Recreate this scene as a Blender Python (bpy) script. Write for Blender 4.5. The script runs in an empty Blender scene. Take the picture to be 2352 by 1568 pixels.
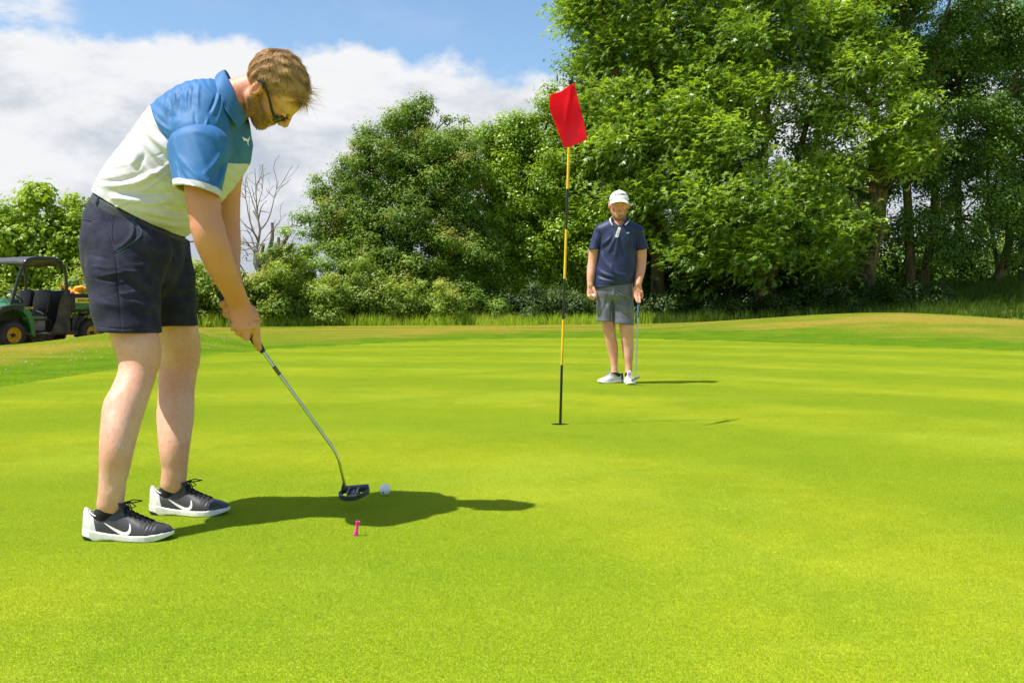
import bpy, math, random
import numpy as np
from mathutils import Vector, Matrix, noise as mnoise
from mathutils.bvhtree import BVHTree
R = math.radians
rng = np.random.default_rng(7)
random.seed(7)
sc = bpy.context.scene
COL = sc.collection

# ---------------------------------------------------------------- camera
F = 2287.0            # focal length in pixels of a 2352 px wide frame
EYE = 0.70
cam_d = bpy.data.cameras.new('camera')
cam_d.sensor_width = 36.0
cam_d.lens = 36.0 * F / 2352.0
cam_d.shift_y = -(784.0 - 709.3) / 2352.0
cam_d.clip_start = 0.05
cam_d.clip_end = 2000
cam = bpy.data.objects.new('camera', cam_d)
cam.location = (0, 0, EYE)
cam.rotation_euler = (R(90), 0, 0)
COL.objects.link(cam)
sc.camera = cam

# ---------------------------------------------------------------- sky
SUN_EL = 62.0
SUN_DIR = Vector((-1.0, -0.26, 0)).normalized() * math.cos(R(SUN_EL)) + Vector((0, 0, math.sin(R(SUN_EL))))
world = bpy.data.worlds.new('World')
sc.world = world
world.use_nodes = True
wt = world.node_tree
wt.nodes.clear()
def wn(t, **kw):
    n = wt.nodes.new(t)
    for k, v in kw.items():
        setattr(n, k, v)
    return n
def wl(a, b): wt.links.new(a, b)
def wmath(op, a, b=None, clamp=False):
    n = wn('ShaderNodeMath', operation=op)
    n.use_clamp = clamp
    for i, v in enumerate((a, b)):
        if v is None: continue
        if isinstance(v, (int, float)): n.inputs[i].default_value = v
        else: wl(v, n.inputs[i])
    return n.outputs[0]
def wrange(v, a, b, c=0.0, d=1.0, interp='SMOOTHSTEP'):
    n = wn('ShaderNodeMapRange', interpolation_type=interp)
    wl(v, n.inputs[0])
    for i, x in enumerate((a, b, c, d)): n.inputs[i + 1].default_value = x
    return n.outputs[0]
sky = wn('ShaderNodeTexSky', sky_type='NISHITA')
sky.sun_disc = False
sky.sun_elevation = R(SUN_EL)
sky.sun_rotation = math.atan2(SUN_DIR.x, SUN_DIR.y)
sky.altitude = 50
sky.air_density = 1.0
sky.dust_density = 0.4
sky.ozone_density = 1.6
tc = wn('ShaderNodeTexCoord')
sep = wn('ShaderNodeSeparateXYZ')
wl(tc.outputs['Generated'], sep.inputs[0])
def wnoise(scale, loc, stretch=(1, 1, 1), detail=8, rough=0.55, dist=0.0):
    mp = wn('ShaderNodeMapping')
    mp.inputs['Location'].default_value = loc
    mp.inputs['Scale'].default_value = stretch
    wl(tc.outputs['Generated'], mp.inputs[0])
    n = wn('ShaderNodeTexNoise')
    n.inputs['Scale'].default_value = scale
    n.inputs['Detail'].default_value = detail
    n.inputs['Roughness'].default_value = rough
    n.inputs['Distortion'].default_value = dist
    wl(mp.outputs[0], n.inputs['Vector'])
    return n.outputs[0]
z = sep.outputs[2]
nb = wnoise(6.5, (1.3, 0.4, 0.2), (1, 1, 1.3), 10, 0.58)
# cumulus bank: everything under an uneven top edge near 15 degrees
edge = wmath('SUBTRACT', 0.250, z)
x_ = sep.outputs[0]
edge = wmath('SUBTRACT', edge, wmath('MULTIPLY', wmath('MAXIMUM', wmath('ADD', x_, 0.26), 0.0), 0.05))
edge = wmath('ADD', edge, wmath('MULTIPLY', wmath('SUBTRACT', nb, 0.5), 0.16))
bank = wrange(edge, -0.006, 0.014)
# loose clouds higher up
nh = wnoise(2.2, (5.1, 2.4, 0.9), (1, 1, 2.0), 8, 0.55)
high = wrange(nh, 0.55, 0.68)
high = wmath('MULTIPLY', high, wrange(z, 0.24, 0.40))
wisp = wnoise(7.0, (0.6, 4.1, 1.7), (1, 1, 2.6), 7, 0.6)
wm = wrange(wisp, 0.40, 0.56, 0, 0.85)
wm = wmath('MULTIPLY', wm, wrange(x_, -0.375, -0.41))
mask = wmath('MAXIMUM', bank, high)
mask = wmath('MAXIMUM', mask, wm)
# soft tone inside the clouds: white crowns, blue-grey undersides
nt = wnoise(5.0, (0.3, 3.7, 1.2), (1, 1, 2.2), 10, 0.60, 0.2)
tone = wmath('ADD', wmath('MULTIPLY', nt, 1.9), wmath('MULTIPLY', z, 2.3))
tone = wrange(tone, 1.06, 1.50)
ccol = wn('ShaderNodeMix', data_type='RGBA')
wl(tone, ccol.inputs[0])
ccol.inputs[6].default_value = (0.54, 0.60, 0.69, 1)
ccol.inputs[7].default_value = (0.93, 0.935, 0.955, 1)
bg1 = wn('ShaderNodeBackground'); bg1.inputs[1].default_value = 0.105
tint = wn('ShaderNodeMix', data_type='RGBA', blend_type='MULTIPLY')
tint.inputs[0].default_value = 1.0
tint.inputs[7].default_value = (0.92, 1.0, 1.02, 1)
wl(sky.outputs[0], tint.inputs[6])
wl(tint.outputs[2], bg1.inputs[0])
bg2 = wn('ShaderNodeBackground'); bg2.inputs[1].default_value = 0.60
wl(ccol.outputs[2], bg2.inputs[0])
mx = wn('ShaderNodeMixShader')
wl(mask, mx.inputs[0]); wl(bg1.outputs[0], mx.inputs[1]); wl(bg2.outputs[0], mx.inputs[2])
wo = wn('ShaderNodeOutputWorld')
wl(mx.outputs[0], wo.inputs[0])

# ---------------------------------------------------------------- sun and exposure
sd = bpy.data.lights.new('sun', 'SUN')
sd.energy = 4.6
sd.angle = R(0.53)
sd.color = (1.0, 0.955, 0.88)
sun = bpy.data.objects.new('sun', sd)
sun.rotation_euler = SUN_DIR.to_track_quat('Z', 'Y').to_euler()
sun.location = (-10, -2, 20)
COL.objects.link(sun)
sc.view_settings.view_transform = 'Standard'
sc.view_settings.look = 'None'
sc.view_settings.exposure = 0.72
sc.view_settings.gamma = 1.0
sc.view_settings.use_curve_mapping = False
sc.cycles.max_bounces = 6
sc.cycles.diffuse_bounces = 3
sc.cycles.sample_clamp_indirect = 3.0
sc.cycles.adaptive_threshold = 0.006
sc.cycles.glossy_bounces = 2
sc.cycles.transmission_bounces = 4
sc.cycles.transparent_max_bounces = 6
sc.cycles.use_denoising = True

# ---------------------------------------------------------------- helpers
def W(u, v, D):
    """photo position (2352 px frame) at distance D -> world"""
    return np.array([(u - 1176.0) * D / F, D, EYE + (709.3 - v) * D / F])
def px(r, D): return r * D / F
def smooth(a, b, x):
    t = np.clip((x - a) / (b - a), 0, 1)
    return t * t * (3 - 2 * t)

def tag(o, label=None, cat=None, group=None, kind=None):
    if label: o['label'] = label
    if cat: o['category'] = cat
    if group: o['group'] = group
    if kind: o['kind'] = kind
    return o
def empty(name, loc=(0, 0, 0), rz=0.0, label=None, cat=None, group=None):
    o = bpy.data.objects.new(name, None)
    o.location = loc; o.rotation_euler = (0, 0, rz); o.empty_display_size = 0.1
    COL.objects.link(o)
    return tag(o, label, cat, group)
def link(name, me, mat=None, parent=None, world=True):
    """world=True: mesh is in world coordinates, keep it there under its parent"""
    o = bpy.data.objects.new(name, me)
    COL.objects.link(o)
    if mat is not None:
        for m in (mat if isinstance(mat, (list, tuple)) else [mat]): me.materials.append(m)
    if parent is not None:
        o.parent = parent
        if world:
            M = Matrix.Identity(4); p = parent
            while p is not None:
                M = p.matrix_basis @ M
                p = p.parent
            Mi = M.inverted()
            me.transform(Mi)
    return o
def np_mesh(name, V, Fc, smooth_=True, mat_idx=None):
    """V (n,3) array, Fc (m,k) int array"""
    V = np.asarray(V, np.float32); Fc = np.asarray(Fc, np.int32)
    me = bpy.data.meshes.new(name)
    me.vertices.add(len(V)); me.vertices.foreach_set('co', V.ravel())
    k = Fc.shape[1]
    me.loops.add(Fc.size); me.loops.foreach_set('vertex_index', Fc.ravel())
    me.polygons.add(len(Fc))
    me.polygons.foreach_set('loop_start', np.arange(0, Fc.size, k, dtype=np.int32))
    if mat_idx is not None: me.polygons.foreach_set('material_index', np.asarray(mat_idx, np.int32))
    me.update(calc_edges=True)
    if smooth_: me.polygons.foreach_set('use_smooth', np.ones(len(Fc), bool))
    return me
def pmesh(name, V, Fc, smooth_=False):
    me = bpy.data.meshes.new(name)
    me.from_pydata([tuple(map(float, v)) for v in V], [], [tuple(f) for f in Fc])
    if smooth_: me.polygons.foreach_set('use_smooth', [True] * len(me.polygons))
    return me
def fattr(me, name, arr):
    a = me.attributes.new(name, 'FLOAT', 'POINT')
    a.data.foreach_set('value', np.asarray(arr, np.float32))

# node material builder
class NM:
    def __init__(s, name):
        s.m = bpy.data.materials.new(name); s.m.use_nodes = True
        s.t = s.m.node_tree; s.t.nodes.clear()
        s.out = s.t.nodes.new('ShaderNodeOutputMaterial')
    def n(s, t, **kw):
        x = s.t.nodes.new(t)
        for k, v in kw.items(): setattr(x, k, v)
        return x
    def l(s, a, b): s.t.links.new(a, b)
    def set(s, sock, v):
        if v is None: return
        if isinstance(v, bpy.types.NodeSocket): s.l(v, sock)
        elif isinstance(v, (tuple, list)) and len(v) == 3 and sock.type == 'RGBA': sock.default_value = (*v, 1)
        else: sock.default_value = v
    def math(s, op, a, b=0.5, clamp=False):
        x = s.n('ShaderNodeMath', operation=op); x.use_clamp = clamp
        s.set(x.inputs[0], a); s.set(x.inputs[1], b); return x.outputs[0]
    def rng(s, v, a, b, c=0.0, d=1.0, sm=True):
        x = s.n('ShaderNodeMapRange', interpolation_type='SMOOTHSTEP' if sm else 'LINEAR')
        s.set(x.inputs[0], v)
        for i, q in enumerate((a, b, c, d)): x.inputs[i + 1].default_value = q
        return x.outputs[0]
    def coord(s, kind='Object'):
        if kind == 'World': return s.n('ShaderNodeNewGeometry').outputs['Position']
        return s.n('ShaderNodeTexCoord').outputs[kind]
    def noise(s, scale, detail=3, rough=0.5, vec=None, stretch=None, loc=None, dist=0.0, color=False):
        x = s.n('ShaderNodeTexNoise')
        x.inputs['Scale'].default_value = scale; x.inputs['Detail'].default_value = detail
        x.inputs['Roughness'].default_value = rough; x.inputs['Distortion'].default_value = dist
        if vec is None: vec = s.coord('World')
        if stretch or loc:
            mp = s.n('ShaderNodeMapping')
            if stretch: mp.inputs['Scale'].default_value = stretch
            if loc: mp.inputs['Location'].default_value = loc
            s.l(vec, mp.inputs[0]); vec = mp.outputs[0]
        s.l(vec, x.inputs['Vector'])
        return x.outputs[1 if color else 0]
    def mix(s, f, a, b, mode='MIX'):
        x = s.n('ShaderNodeMix', data_type='RGBA', blend_type=mode)
        s.set(x.inputs[0], f); s.set(x.inputs[6], a); s.set(x.inputs[7], b); return x.outputs[2]
    def attr(s, name):
        return s.n('ShaderNodeAttribute', attribute_name=name).outputs['Fac']
    def bump(s, h, strength=0.3, dist=0.01, normal=None):
        x = s.n('ShaderNodeBump'); x.inputs['Strength'].default_value = strength; x.inputs['Distance'].default_value = dist
        s.l(h, x.inputs['Height'])
        if normal is not None: s.l(normal, x.inputs['Normal'])
        return x.outputs[0]
    def pbr(s, col, rough=0.6, metal=0.0, spec=0.5, normal=None, sss=0.0, sheen=0.0, coat=0.0, trans=0.0, radius=(1, .35, .2), sss_scale=0.01):
        x = s.n('ShaderNodeBsdfPrincipled')
        s.set(x.inputs['Base Color'], col); s.set(x.inputs['Roughness'], rough); s.set(x.inputs['Metallic'], metal)
        s.set(x.inputs['Specular IOR Level'], spec)
        if normal is not None: s.l(normal, x.inputs['Normal'])
        if sss: x.inputs['Subsurface Weight'].default_value = sss; x.inputs['Subsurface Radius'].default_value = radius; x.inputs['Subsurface Scale'].default_value = sss_scale
        if sheen: x.inputs['Sheen Weight'].default_value = sheen; x.inputs['Sheen Roughness'].default_value = 0.4
        if coat: x.inputs['Coat Weight'].default_value = coat; x.inputs['Coat Roughness'].default_value = 0.08
        if trans: x.inputs['Transmission Weight'].default_value = trans
        return x.outputs[0]
    def done(s, shader):
        s.l(shader, s.out.inputs[0]); return s.m
def simple(name, col, rough=0.5, metal=0.0, var=0.12, scale=18.0, spec=0.5, bump=0.0, bscale=200.0, coat=0.0, coord='Object'):
    m = NM(name)
    c = m.coord(coord)
    n1 = m.noise(scale, 5, 0.6, c)
    dark = tuple(x * (1 - var) for x in col); light = tuple(min(1, x * (1 + var)) for x in col)
    cc = m.mix(m.rng(n1, 0.3, 0.7), dark, light)
    rr = m.math('ADD', rough - 0.06, m.math('MULTIPLY', n1, 0.12))
    nb_ = m.bump(m.noise(bscale, 3, 0.6, c), bump, 0.002) if bump else None
    return m.done(m.pbr(cc, rr, metal, spec, nb_, coat=coat))

def tube(pts, rads, seg=8, cap=True, closed=False):
    """tapered tube along pts -> V, F"""
    pts = [np.asarray(p, float) for p in pts]
    n = len(pts); V = []; Fc = []
    if np.isscalar(rads): rads = [rads] * n
    up = None
    for i in range(n):
        if closed: d = pts[(i + 1) % n] - pts[i - 1]
        else: d = pts[min(i + 1, n - 1)] - pts[max(i - 1, 0)]
        d = d / (np.linalg.norm(d) + 1e-12)
        if up is None:
            up = np.array([0, 0, 1.0]) if abs(d[2]) < 0.9 else np.array([1.0, 0, 0])
        a = up - d * np.dot(up, d); a /= np.linalg.norm(a) + 1e-12; up = a
        b = np.cross(d, a)
        for j in range(seg):
            t = 2 * math.pi * j / seg
            V.append(pts[i] + rads[i] * (math.cos(t) * a + math.sin(t) * b))
    m = n if closed else n - 1
    for i in range(m):
        for j in range(seg):
            i2 = (i + 1) % n
            Fc.append((i * seg + j, i * seg + (j + 1) % seg, i2 * seg + (j + 1) % seg, i2 * seg + j))
    if cap and not closed:
        Fc.append(tuple(range(seg))[::-1]); Fc.append(tuple((n - 1) * seg + j for j in range(seg)))
    return V, Fc
class Geo:
    """collects shapes that belong to ONE part"""
    def __init__(s): s.V = []; s.F = []
    def add(s, vf):
        o = len(s.V); s.V += [np.asarray(v, float) for v in vf[0]]; s.F += [tuple(i + o for i in f) for f in vf[1]]; return s
    def tube(s, pts, r, seg=8, cap=True, closed=False): return s.add(tube(pts, r, seg, cap, closed))
    def box(s, c, size, rz=0.0, rx=0.0, ry=0.0, bev=0.0):
        M = Matrix.Rotation(rz, 3, 'Z') @ Matrix.Rotation(ry, 3, 'Y') @ Matrix.Rotation(rx, 3, 'X')
        hx, hy, hz = (q / 2 for q in size)
        if bev <= 0:
            V = [Vector((a * hx, b * hy, d * hz)) for a in (-1, 1) for b in (-1, 1) for d in (-1, 1)]
            Fc = [(0, 1, 3, 2), (4, 6, 7, 5), (0, 4, 5, 1), (2, 3, 7, 6), (0, 2, 6, 4), (1, 5, 7, 3)]
        else:
            import bmesh
            bm = bmesh.new(); bmesh.ops.create_cube(bm, size=1.0)
            for v in bm.verts: v.co = Vector((v.co.x * size[0], v.co.y * size[1], v.co.z * size[2]))
            bmesh.ops.bevel(bm, geom=list(bm.edges), offset=bev, segments=2, affect='EDGES', profile=0.5)
            bm.verts.index_update()
            V = [v.co.copy() for v in bm.verts]; Fc = [tuple(v.index for v in f.verts) for f in bm.faces]; bm.free()
        return s.add(([np.array(M @ v) + np.array(c, float) for v in V], Fc))
    def prism(s, poly, c, ax, ay, az, depth):
        """poly 2D points in the plane (ax, ay) centred on c, extruded +-depth/2 along az"""
        ax, ay, az, c = (np.asarray(q, float) for q in (ax, ay, az, c))
        n = len(poly)
        V = [c + ax * p[0] + ay * p[1] - az * depth / 2 for p in poly] + [c + ax * p[0] + ay * p[1] + az * depth / 2 for p in poly]
        Fc = [tuple(range(n))[::-1], tuple(range(n, 2 * n))] + [(i, (i + 1) % n, n + (i + 1) % n, n + i) for i in range(n)]
        return s.add((V, Fc))
    def lathe(s, prof, c, axis=(0, 0, 1), seg=24, arc=None):
        """prof [(r, h)] round axis through c"""
        ax = np.asarray(axis, float); ax /= np.linalg.norm(ax)
        t = np.array([1.0, 0, 0]) if abs(ax[0]) < 0.8 else np.array([0, 1.0, 0])
        a = np.cross(ax, t); a /= np.linalg.norm(a); b = np.cross(ax, a)
        V = []; Fc = []
        for r, h in prof:
            for j in range(seg):
                q = 2 * math.pi * j / seg
                V.append(np.asarray(c, float) + ax * h + r * (math.cos(q) * a + math.sin(q) * b))
        for i in range(len(prof) - 1):
            for j in range(seg):
                Fc.append((i * seg + j, i * seg + (j + 1) % seg, (i + 1) * seg + (j + 1) % seg, (i + 1) * seg + j))
        return s.add((V, Fc))
    def ell(s, c, r, seg=16, rings=10, M=None):
        V = []; Fc = []
        for i in range(rings + 1):
            ph = math.pi * i / rings
            for j in range(seg):
                q = 2 * math.pi * j / seg
                p = np.array([r[0] * math.sin(ph) * math.cos(q), r[1] * math.sin(ph) * math.sin(q), r[2] * math.cos(ph)])
                if M is not None: p = M @ p
                V.append(p + np.asarray(c, float))
        for i in range(rings):
            for j in range(seg):
                Fc.append((i * seg + j, (i + 1) * seg + j, (i + 1) * seg + (j + 1) % seg, i * seg + (j + 1) % seg))
        return s.add((V, Fc))
    def build(s, name, mat, parent=None, smooth_=True, angle=40):
        import bmesh
        me = pmesh(name, s.V, s.F, smooth_)
        bm = bmesh.new(); bm.from_mesh(me)
        bmesh.ops.remove_doubles(bm, verts=bm.verts, dist=1e-5)
        bmesh.ops.recalc_face_normals(bm, faces=bm.faces)
        if smooth_:
            lim = R(angle)
            for e in bm.edges:
                if len(e.link_faces) == 2 and e.calc_face_angle(0) > lim: e.smooth = False
        bm.to_mesh(me); bm.free()
        return link(name, me, mat, parent)
# ================================================================ ground
def fbm(x, y, s, seed=0.0):
    """cheap smooth value noise on arrays"""
    out = np.zeros_like(x); a = 1.0
    r = np.random.default_rng(int(seed * 13 + 5))
    for o in range(3):
        for k in range(3):
            th = r.uniform(0, 2 * math.pi); ph = r.uniform(0, 6.28)
            out += a * np.sin((x * math.cos(th) + y * math.sin(th)) / s * 6.28 * (1.7 ** o) + ph)
        a *= 0.5
    return out / 4.0
def ground_z(x, y):
    x = np.asarray(x, float); y = np.asarray(y, float)
    z_ = 0.20 * smooth(20, 33, y)
    z_ = z_ + 0.44 * np.exp(-((x - 10.5) / 4.8) ** 2 - ((y - 28.0) / 3.6) ** 2)
    z_ = z_ + 0.30 * smooth(13, 26, x) * smooth(20, 28, y)
    z_ = z_ + 1.25 * smooth(31.5, 39, y) * smooth(5, 17, x)
    z_ = z_ + 0.36 * np.exp(-((x + 6.4) / 1.9) ** 2 - ((y - 18.6) / 2.2) ** 2) * smooth(-4.3, -6.0, x)
    z_ = z_ - 0.18 * np.exp(-((x + 9.0) / 3.4) ** 2 - ((y - 20.5) / 2.4) ** 2) * smooth(17.0, 19.0, y)
    z_ = z_ + 0.03 * fbm(x, y, 17.0, 1) * smooth(20, 26, y)
    far = np.sqrt((x) ** 2 + (y - 8) ** 2)
    z_ = z_ + 2.0 * smooth(60, 400, far) * (0.5 + 0.5 * fbm(x, y, 260.0, 2))
    return z_
GREEN = [(-4.55, 7.5), (-4.75, 9.1), (-4.9, 11.8), (-4.75, 14.4), (-4.1, 17.6), (-2.9, 20.3), (-1.2, 22.1), (0.6, 22.9), (2.6, 22.6),
         (4.9, 21.3), (6.9, 19.2), (8.6, 16.7), (10.2, 13.5), (11.2, 9.6), (11.0, 5), (9.2, 0.5), (5.5, -2.6), (1.0, -4.0), (-2.6, -3.2), (-4.2, 0.0), (-4.45, 4.0)]
def spline_closed(P, n=8):
    P = np.array(P, float); m = len(P); out = []
    for i in range(m):
        p0, p1, p2, p3 = P[i - 1], P[i], P[(i + 1) % m], P[(i + 2) % m]
        for k in range(n):
            t = k / n
            out.append(0.5 * ((2 * p1) + (-p0 + p2) * t + (2 * p0 - 5 * p1 + 4 * p2 - p3) * t * t + (-p0 + 3 * p1 - 3 * p2 + p3) * t ** 3))
    return np.array(out)
GP = spline_closed(GREEN)
def green_sd(x, y):
    """signed distance to the green's edge, + inside"""
    x = np.asarray(x, float); y = np.asarray(y, float)
    sh = x.shape; X = x.ravel(); Y = y.ravel()
    best = np.full(X.shape, 1e9); ins = np.zeros(X.shape, bool)
    A = GP; B = np.roll(GP, -1, 0)
    for (ax, ay), (bx, by) in zip(A, B):
        dx, dy = bx - ax, by - ay
        t = np.clip(((X - ax) * dx + (Y - ay) * dy) / (dx * dx + dy * dy), 0, 1)
        best = np.minimum(best, np.hypot(X - ax - t * dx, Y - ay - t * dy))
        c = ((ay > Y) != (by > Y))
        with np.errstate(divide='ignore', invalid='ignore'):
            xi = (bx - ax) * (Y - ay) / (by - ay + 1e-12) + ax
        ins ^= c & (X < xi)
    return np.where(ins, best, -best).reshape(sh)
HOLE = W(1286, 974, 6.05)[:2]
HOLE_R = 0.054

def turf_material(name, kind):
    m = NM(name)
    P = m.coord('World')
    big = m.noise(0.55, 3, 0.5, P, (1.0, 1.9, 1))
    big2 = m.noise(1.5, 4, 0.6, P, (1, 1, 1), (3, 1, 0))
    mid = m.noise(9.0, 4, 0.6, P)
    fine = m.noise(210.0, 3, 0.65, P)
    grain = m.noise(520.0, 2, 0.6, P)
    if kind == 'green':
        c = m.mix(m.rng(big, 0.36, 0.66), (0.390, 0.472, 0.008), (0.458, 0.522, 0.016))
        c = m.mix(m.rng(big2, 0.40, 0.72, 0, 0.55), c, (0.250, 0.400, 0.003))
        c = m.mix(m.rng(mid, 0.45, 0.75, 0, 0.4), c, (0.54, 0.58, 0.04))
        big3 = m.noise(0.8, 5, 0.6, P, (1, 1, 1), (9, 4, 0))
        c = m.mix(m.rng(big3, 0.46, 0.72, 0, 0.42), c, (0.50, 0.60, 0.07))
        big4 = m.noise(1.1, 5, 0.6, P, (0.8, 1.1, 1), (2, 14, 0))
        c = m.mix(m.rng(big4, 0.52, 0.78, 0, 0.36), c, (0.23, 0.36, 0.008))
        # curved mowing bands, wide and faint
        wv = m.n('ShaderNodeTexWave', wave_type='RINGS', rings_direction='Z')
        mp = m.n('ShaderNodeMapping'); mp.inputs['Location'].default_value = (1.5, -1.5, 0); mp.inputs['Scale'].default_value = (1, 0.8, 0)
        m.l(P, mp.inputs[0]); m.l(mp.outputs[0], wv.inputs[0])
        wv.inputs['Scale'].default_value = 0.13; wv.inputs['Distortion'].default_value = 2.2; wv.inputs['Detail'].default_value = 2; wv.inputs['Detail Scale'].default_value = 0.6
        c = m.mix(m.rng(wv.outputs[1], 0.2, 0.8, 0, 0.5), c, (0.255, 0.400, 0.003))
        g2 = m.noise(70.0, 4, 0.7, P, None, (4, 2, 1))
        c = m.mix(m.rng(g2, 0.54, 0.74, 0, 0.4), c, (0.62, 0.64, 0.07))
        c = m.mix(m.rng(g2, 0.46, 0.28, 0, 0.45), c, (0.17, 0.31, 0.003))
        c = m.mix(m.rng(fine, 0.5, 0.72, 0, 0.36), c, (0.62, 0.64, 0.09))
        c = m.mix(m.rng(fine, 0.48, 0.30, 0, 0.45), c, (0.13, 0.25, 0.003))
        c = m.mix(m.rng(grain, 0.60, 0.74, 0, 0.25), c, (0.72, 0.70, 0.16))
        h = m.math('ADD', fine, m.math('MULTIPLY', grain, 0.5))
        nrm = m.bump(h, 0.5, 0.004)
    else:
        dry = m.noise(0.42, 4, 0.55, P, (0.6, 1.6, 1), (7, 2, 0))
        c = m.mix(m.rng(big2, 0.3, 0.7), (0.15, 0.34, 0.004), (0.26, 0.43, 0.008))
        sep_ = m.n('ShaderNodeSeparateXYZ'); m.l(P, sep_.inputs[0])
        ex = m.math('MULTIPLY', m.math('SUBTRACT', sep_.outputs[0], 3.15), 1 / 8.05); ey = m.math('MULTIPLY', m.math('SUBTRACT', sep_.outputs[1], 9.45), 1 / 13.45)
        er = m.math('SQRT', m.math('ADD', m.math('MULTIPLY', ex, ex), m.math('MULTIPLY', ey, ey)))
        er = m.math('ADD', er, m.math('MULTIPLY', m.math('SUBTRACT', big, 0.5), 0.5))
        yy = m.rng(er, 1.14, 1.34)
        drym = m.math('MULTIPLY', m.rng(dry, 0.40, 0.62), yy)
        c = m.mix(m.math('MULTIPLY', yy, 0.55), c, (0.42, 0.44, 0.045))
        c = m.mix(m.math('MULTIPLY', drym, 0.8), c, (0.58, 0.45, 0.13))
        c = m.mix(m.rng(sep_.outputs[1], 31.0, 34.0, 0, 0.8), c, (0.07, 0.13, 0.012))  # shade under the trees put into the ground colour
        f2 = m.noise(38.0, 4, 0.65, P)
        c = m.mix(m.rng(f2, 0.48, 0.75, 0, 0.6), c, (0.58, 0.60, 0.12))
        c = m.mix(m.rng(f2, 0.46, 0.28, 0, 0.7), c, (0.11, 0.22, 0.006))
        nrm = m.bump(m.math('ADD', f2, m.math('MULTIPLY', mid, 1.5)), 0.6, 0.03)
    if name.endswith('blades'):
        rv = m.attr('rnd')
        c = m.mix(m.math('MULTIPLY', rv, 0.22), c, m.mix(0.5, c, (0.75, 0.75, 0.12)))
        a = m.pbr(c, 0.55, 0, 0.25, sheen=(0.18 if kind == 'green' else 0))
        tr = m.n('ShaderNodeBsdfTranslucent'); m.set(tr.inputs[0], m.mix(1.0, c, (1.15, 1.1, 0.5), 'MULTIPLY'))
        ms = m.n('ShaderNodeMixShader'); ms.inputs[0].default_value = 0.45
        m.l(a, ms.inputs[1]); m.l(tr.outputs[0], ms.inputs[2])
        return m.done(ms.outputs[0])
    return m.done(m.pbr(c, 0.8, 0, 0.15, nrm))
M_green = turf_material('turf_green', 'green')
M_green_b = turf_material('turf_green_blades', 'green')
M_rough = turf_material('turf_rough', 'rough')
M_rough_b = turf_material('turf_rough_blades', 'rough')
M_rough_b.name = 'rough_blades'

def axis_vals(parts):
    out = []
    for a, b, s in parts: out += list(np.arange(a, b, s))
    return np.array(out + [parts[-1][1]])
gx = axis_vals([(-1200, -200, 100), (-200, -40, 16), (-40, -14, 2), (-14, 30, 0.5), (30, 60, 3), (60, 200, 20), (200, 1200, 100)])
gy = axis_vals([(-600, -60, 90), (-60, -8, 8), (-8, 6, 1), (6, 46, 0.5), (46, 80, 3), (80, 240, 16), (240, 1500, 90)])
GX, GY = np.meshgrid(gx, gy)
GZ = ground_z(GX, GY)
sdg = green_sd(GX, GY)
GZ = GZ - 0.30 * smooth(0.75, 1.5, sdg) - 0.012
nx, ny = len(gx), len(gy)
idx = np.arange(nx * ny).reshape(ny, nx)
quads = np.stack([idx[:-1, :-1], idx[:-1, 1:], idx[1:, 1:], idx[1:, :-1]], -1).reshape(-1, 4)
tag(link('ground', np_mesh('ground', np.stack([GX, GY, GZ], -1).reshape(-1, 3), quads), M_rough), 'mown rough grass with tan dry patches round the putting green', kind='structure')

# putting green: a sheet with the hole cut through it
import bmesh
def build_green():
    S = 0.30
    bm = bmesh.new()
    bm.faces.new([bm.verts.new((x, y, 0)) for x, y in GP])
    x0, y0 = HOLE[0] - S / 2, HOLE[1] - S / 2
    for k in range(-60, 60):
        for co, no in (((x0 + k * S, 0, 0), (1, 0, 0)), ((0, y0 + k * S, 0), (0, 1, 0))):
            bmesh.ops.bisect_plane(bm, geom=list(bm.verts) + list(bm.edges) + list(bm.faces), plane_co=co, plane_no=no, dist=1e-5)
    cell = [f for f in bm.faces if abs(f.calc_center_median().x - HOLE[0]) < .02 and abs(f.calc_center_median().y - HOLE[1]) < .02]
    assert len(cell) == 1
    cv = sorted(cell[0].verts, key=lambda v: math.atan2(v.co.y - HOLE[1], v.co.x - HOLE[0]))
    bmesh.ops.delete(bm, geom=cell, context='FACES_ONLY')
    N = 32; ring = []
    for k in range(N):
        a = 2 * math.pi * k / N - 3 * math.pi / 4
        ring.append(bm.verts.new((HOLE[0] + HOLE_R * math.cos(a), HOLE[1] + HOLE_R * math.sin(a), 0.0)))
    for q in range(4):
        for k in range(8): bm.faces.new((cv[q], ring[(q * 8 + k + 1 - 4) % N], ring[(q * 8 + k - 4) % N]))
        bm.faces.new((cv[q], cv[(q + 1) % 4], ring[(q * 8 + 8 - 4) % N]))
    for v in bm.verts: v.co.z = float(ground_z(v.co.x, v.co.y))
    bmesh.ops.recalc_face_normals(bm, faces=bm.faces)
    me = bpy.data.meshes.new('putting_green'); bm.to_mesh(me); bm.free()
    if me.polygons[0].normal.z < 0: me.flip_normals()
    for p in me.polygons: p.use_smooth = True
    return me
tag(link('putting_green', build_green(), M_green), 'smooth bright yellow-green putting green with faint mowing bands', kind='structure')

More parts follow.
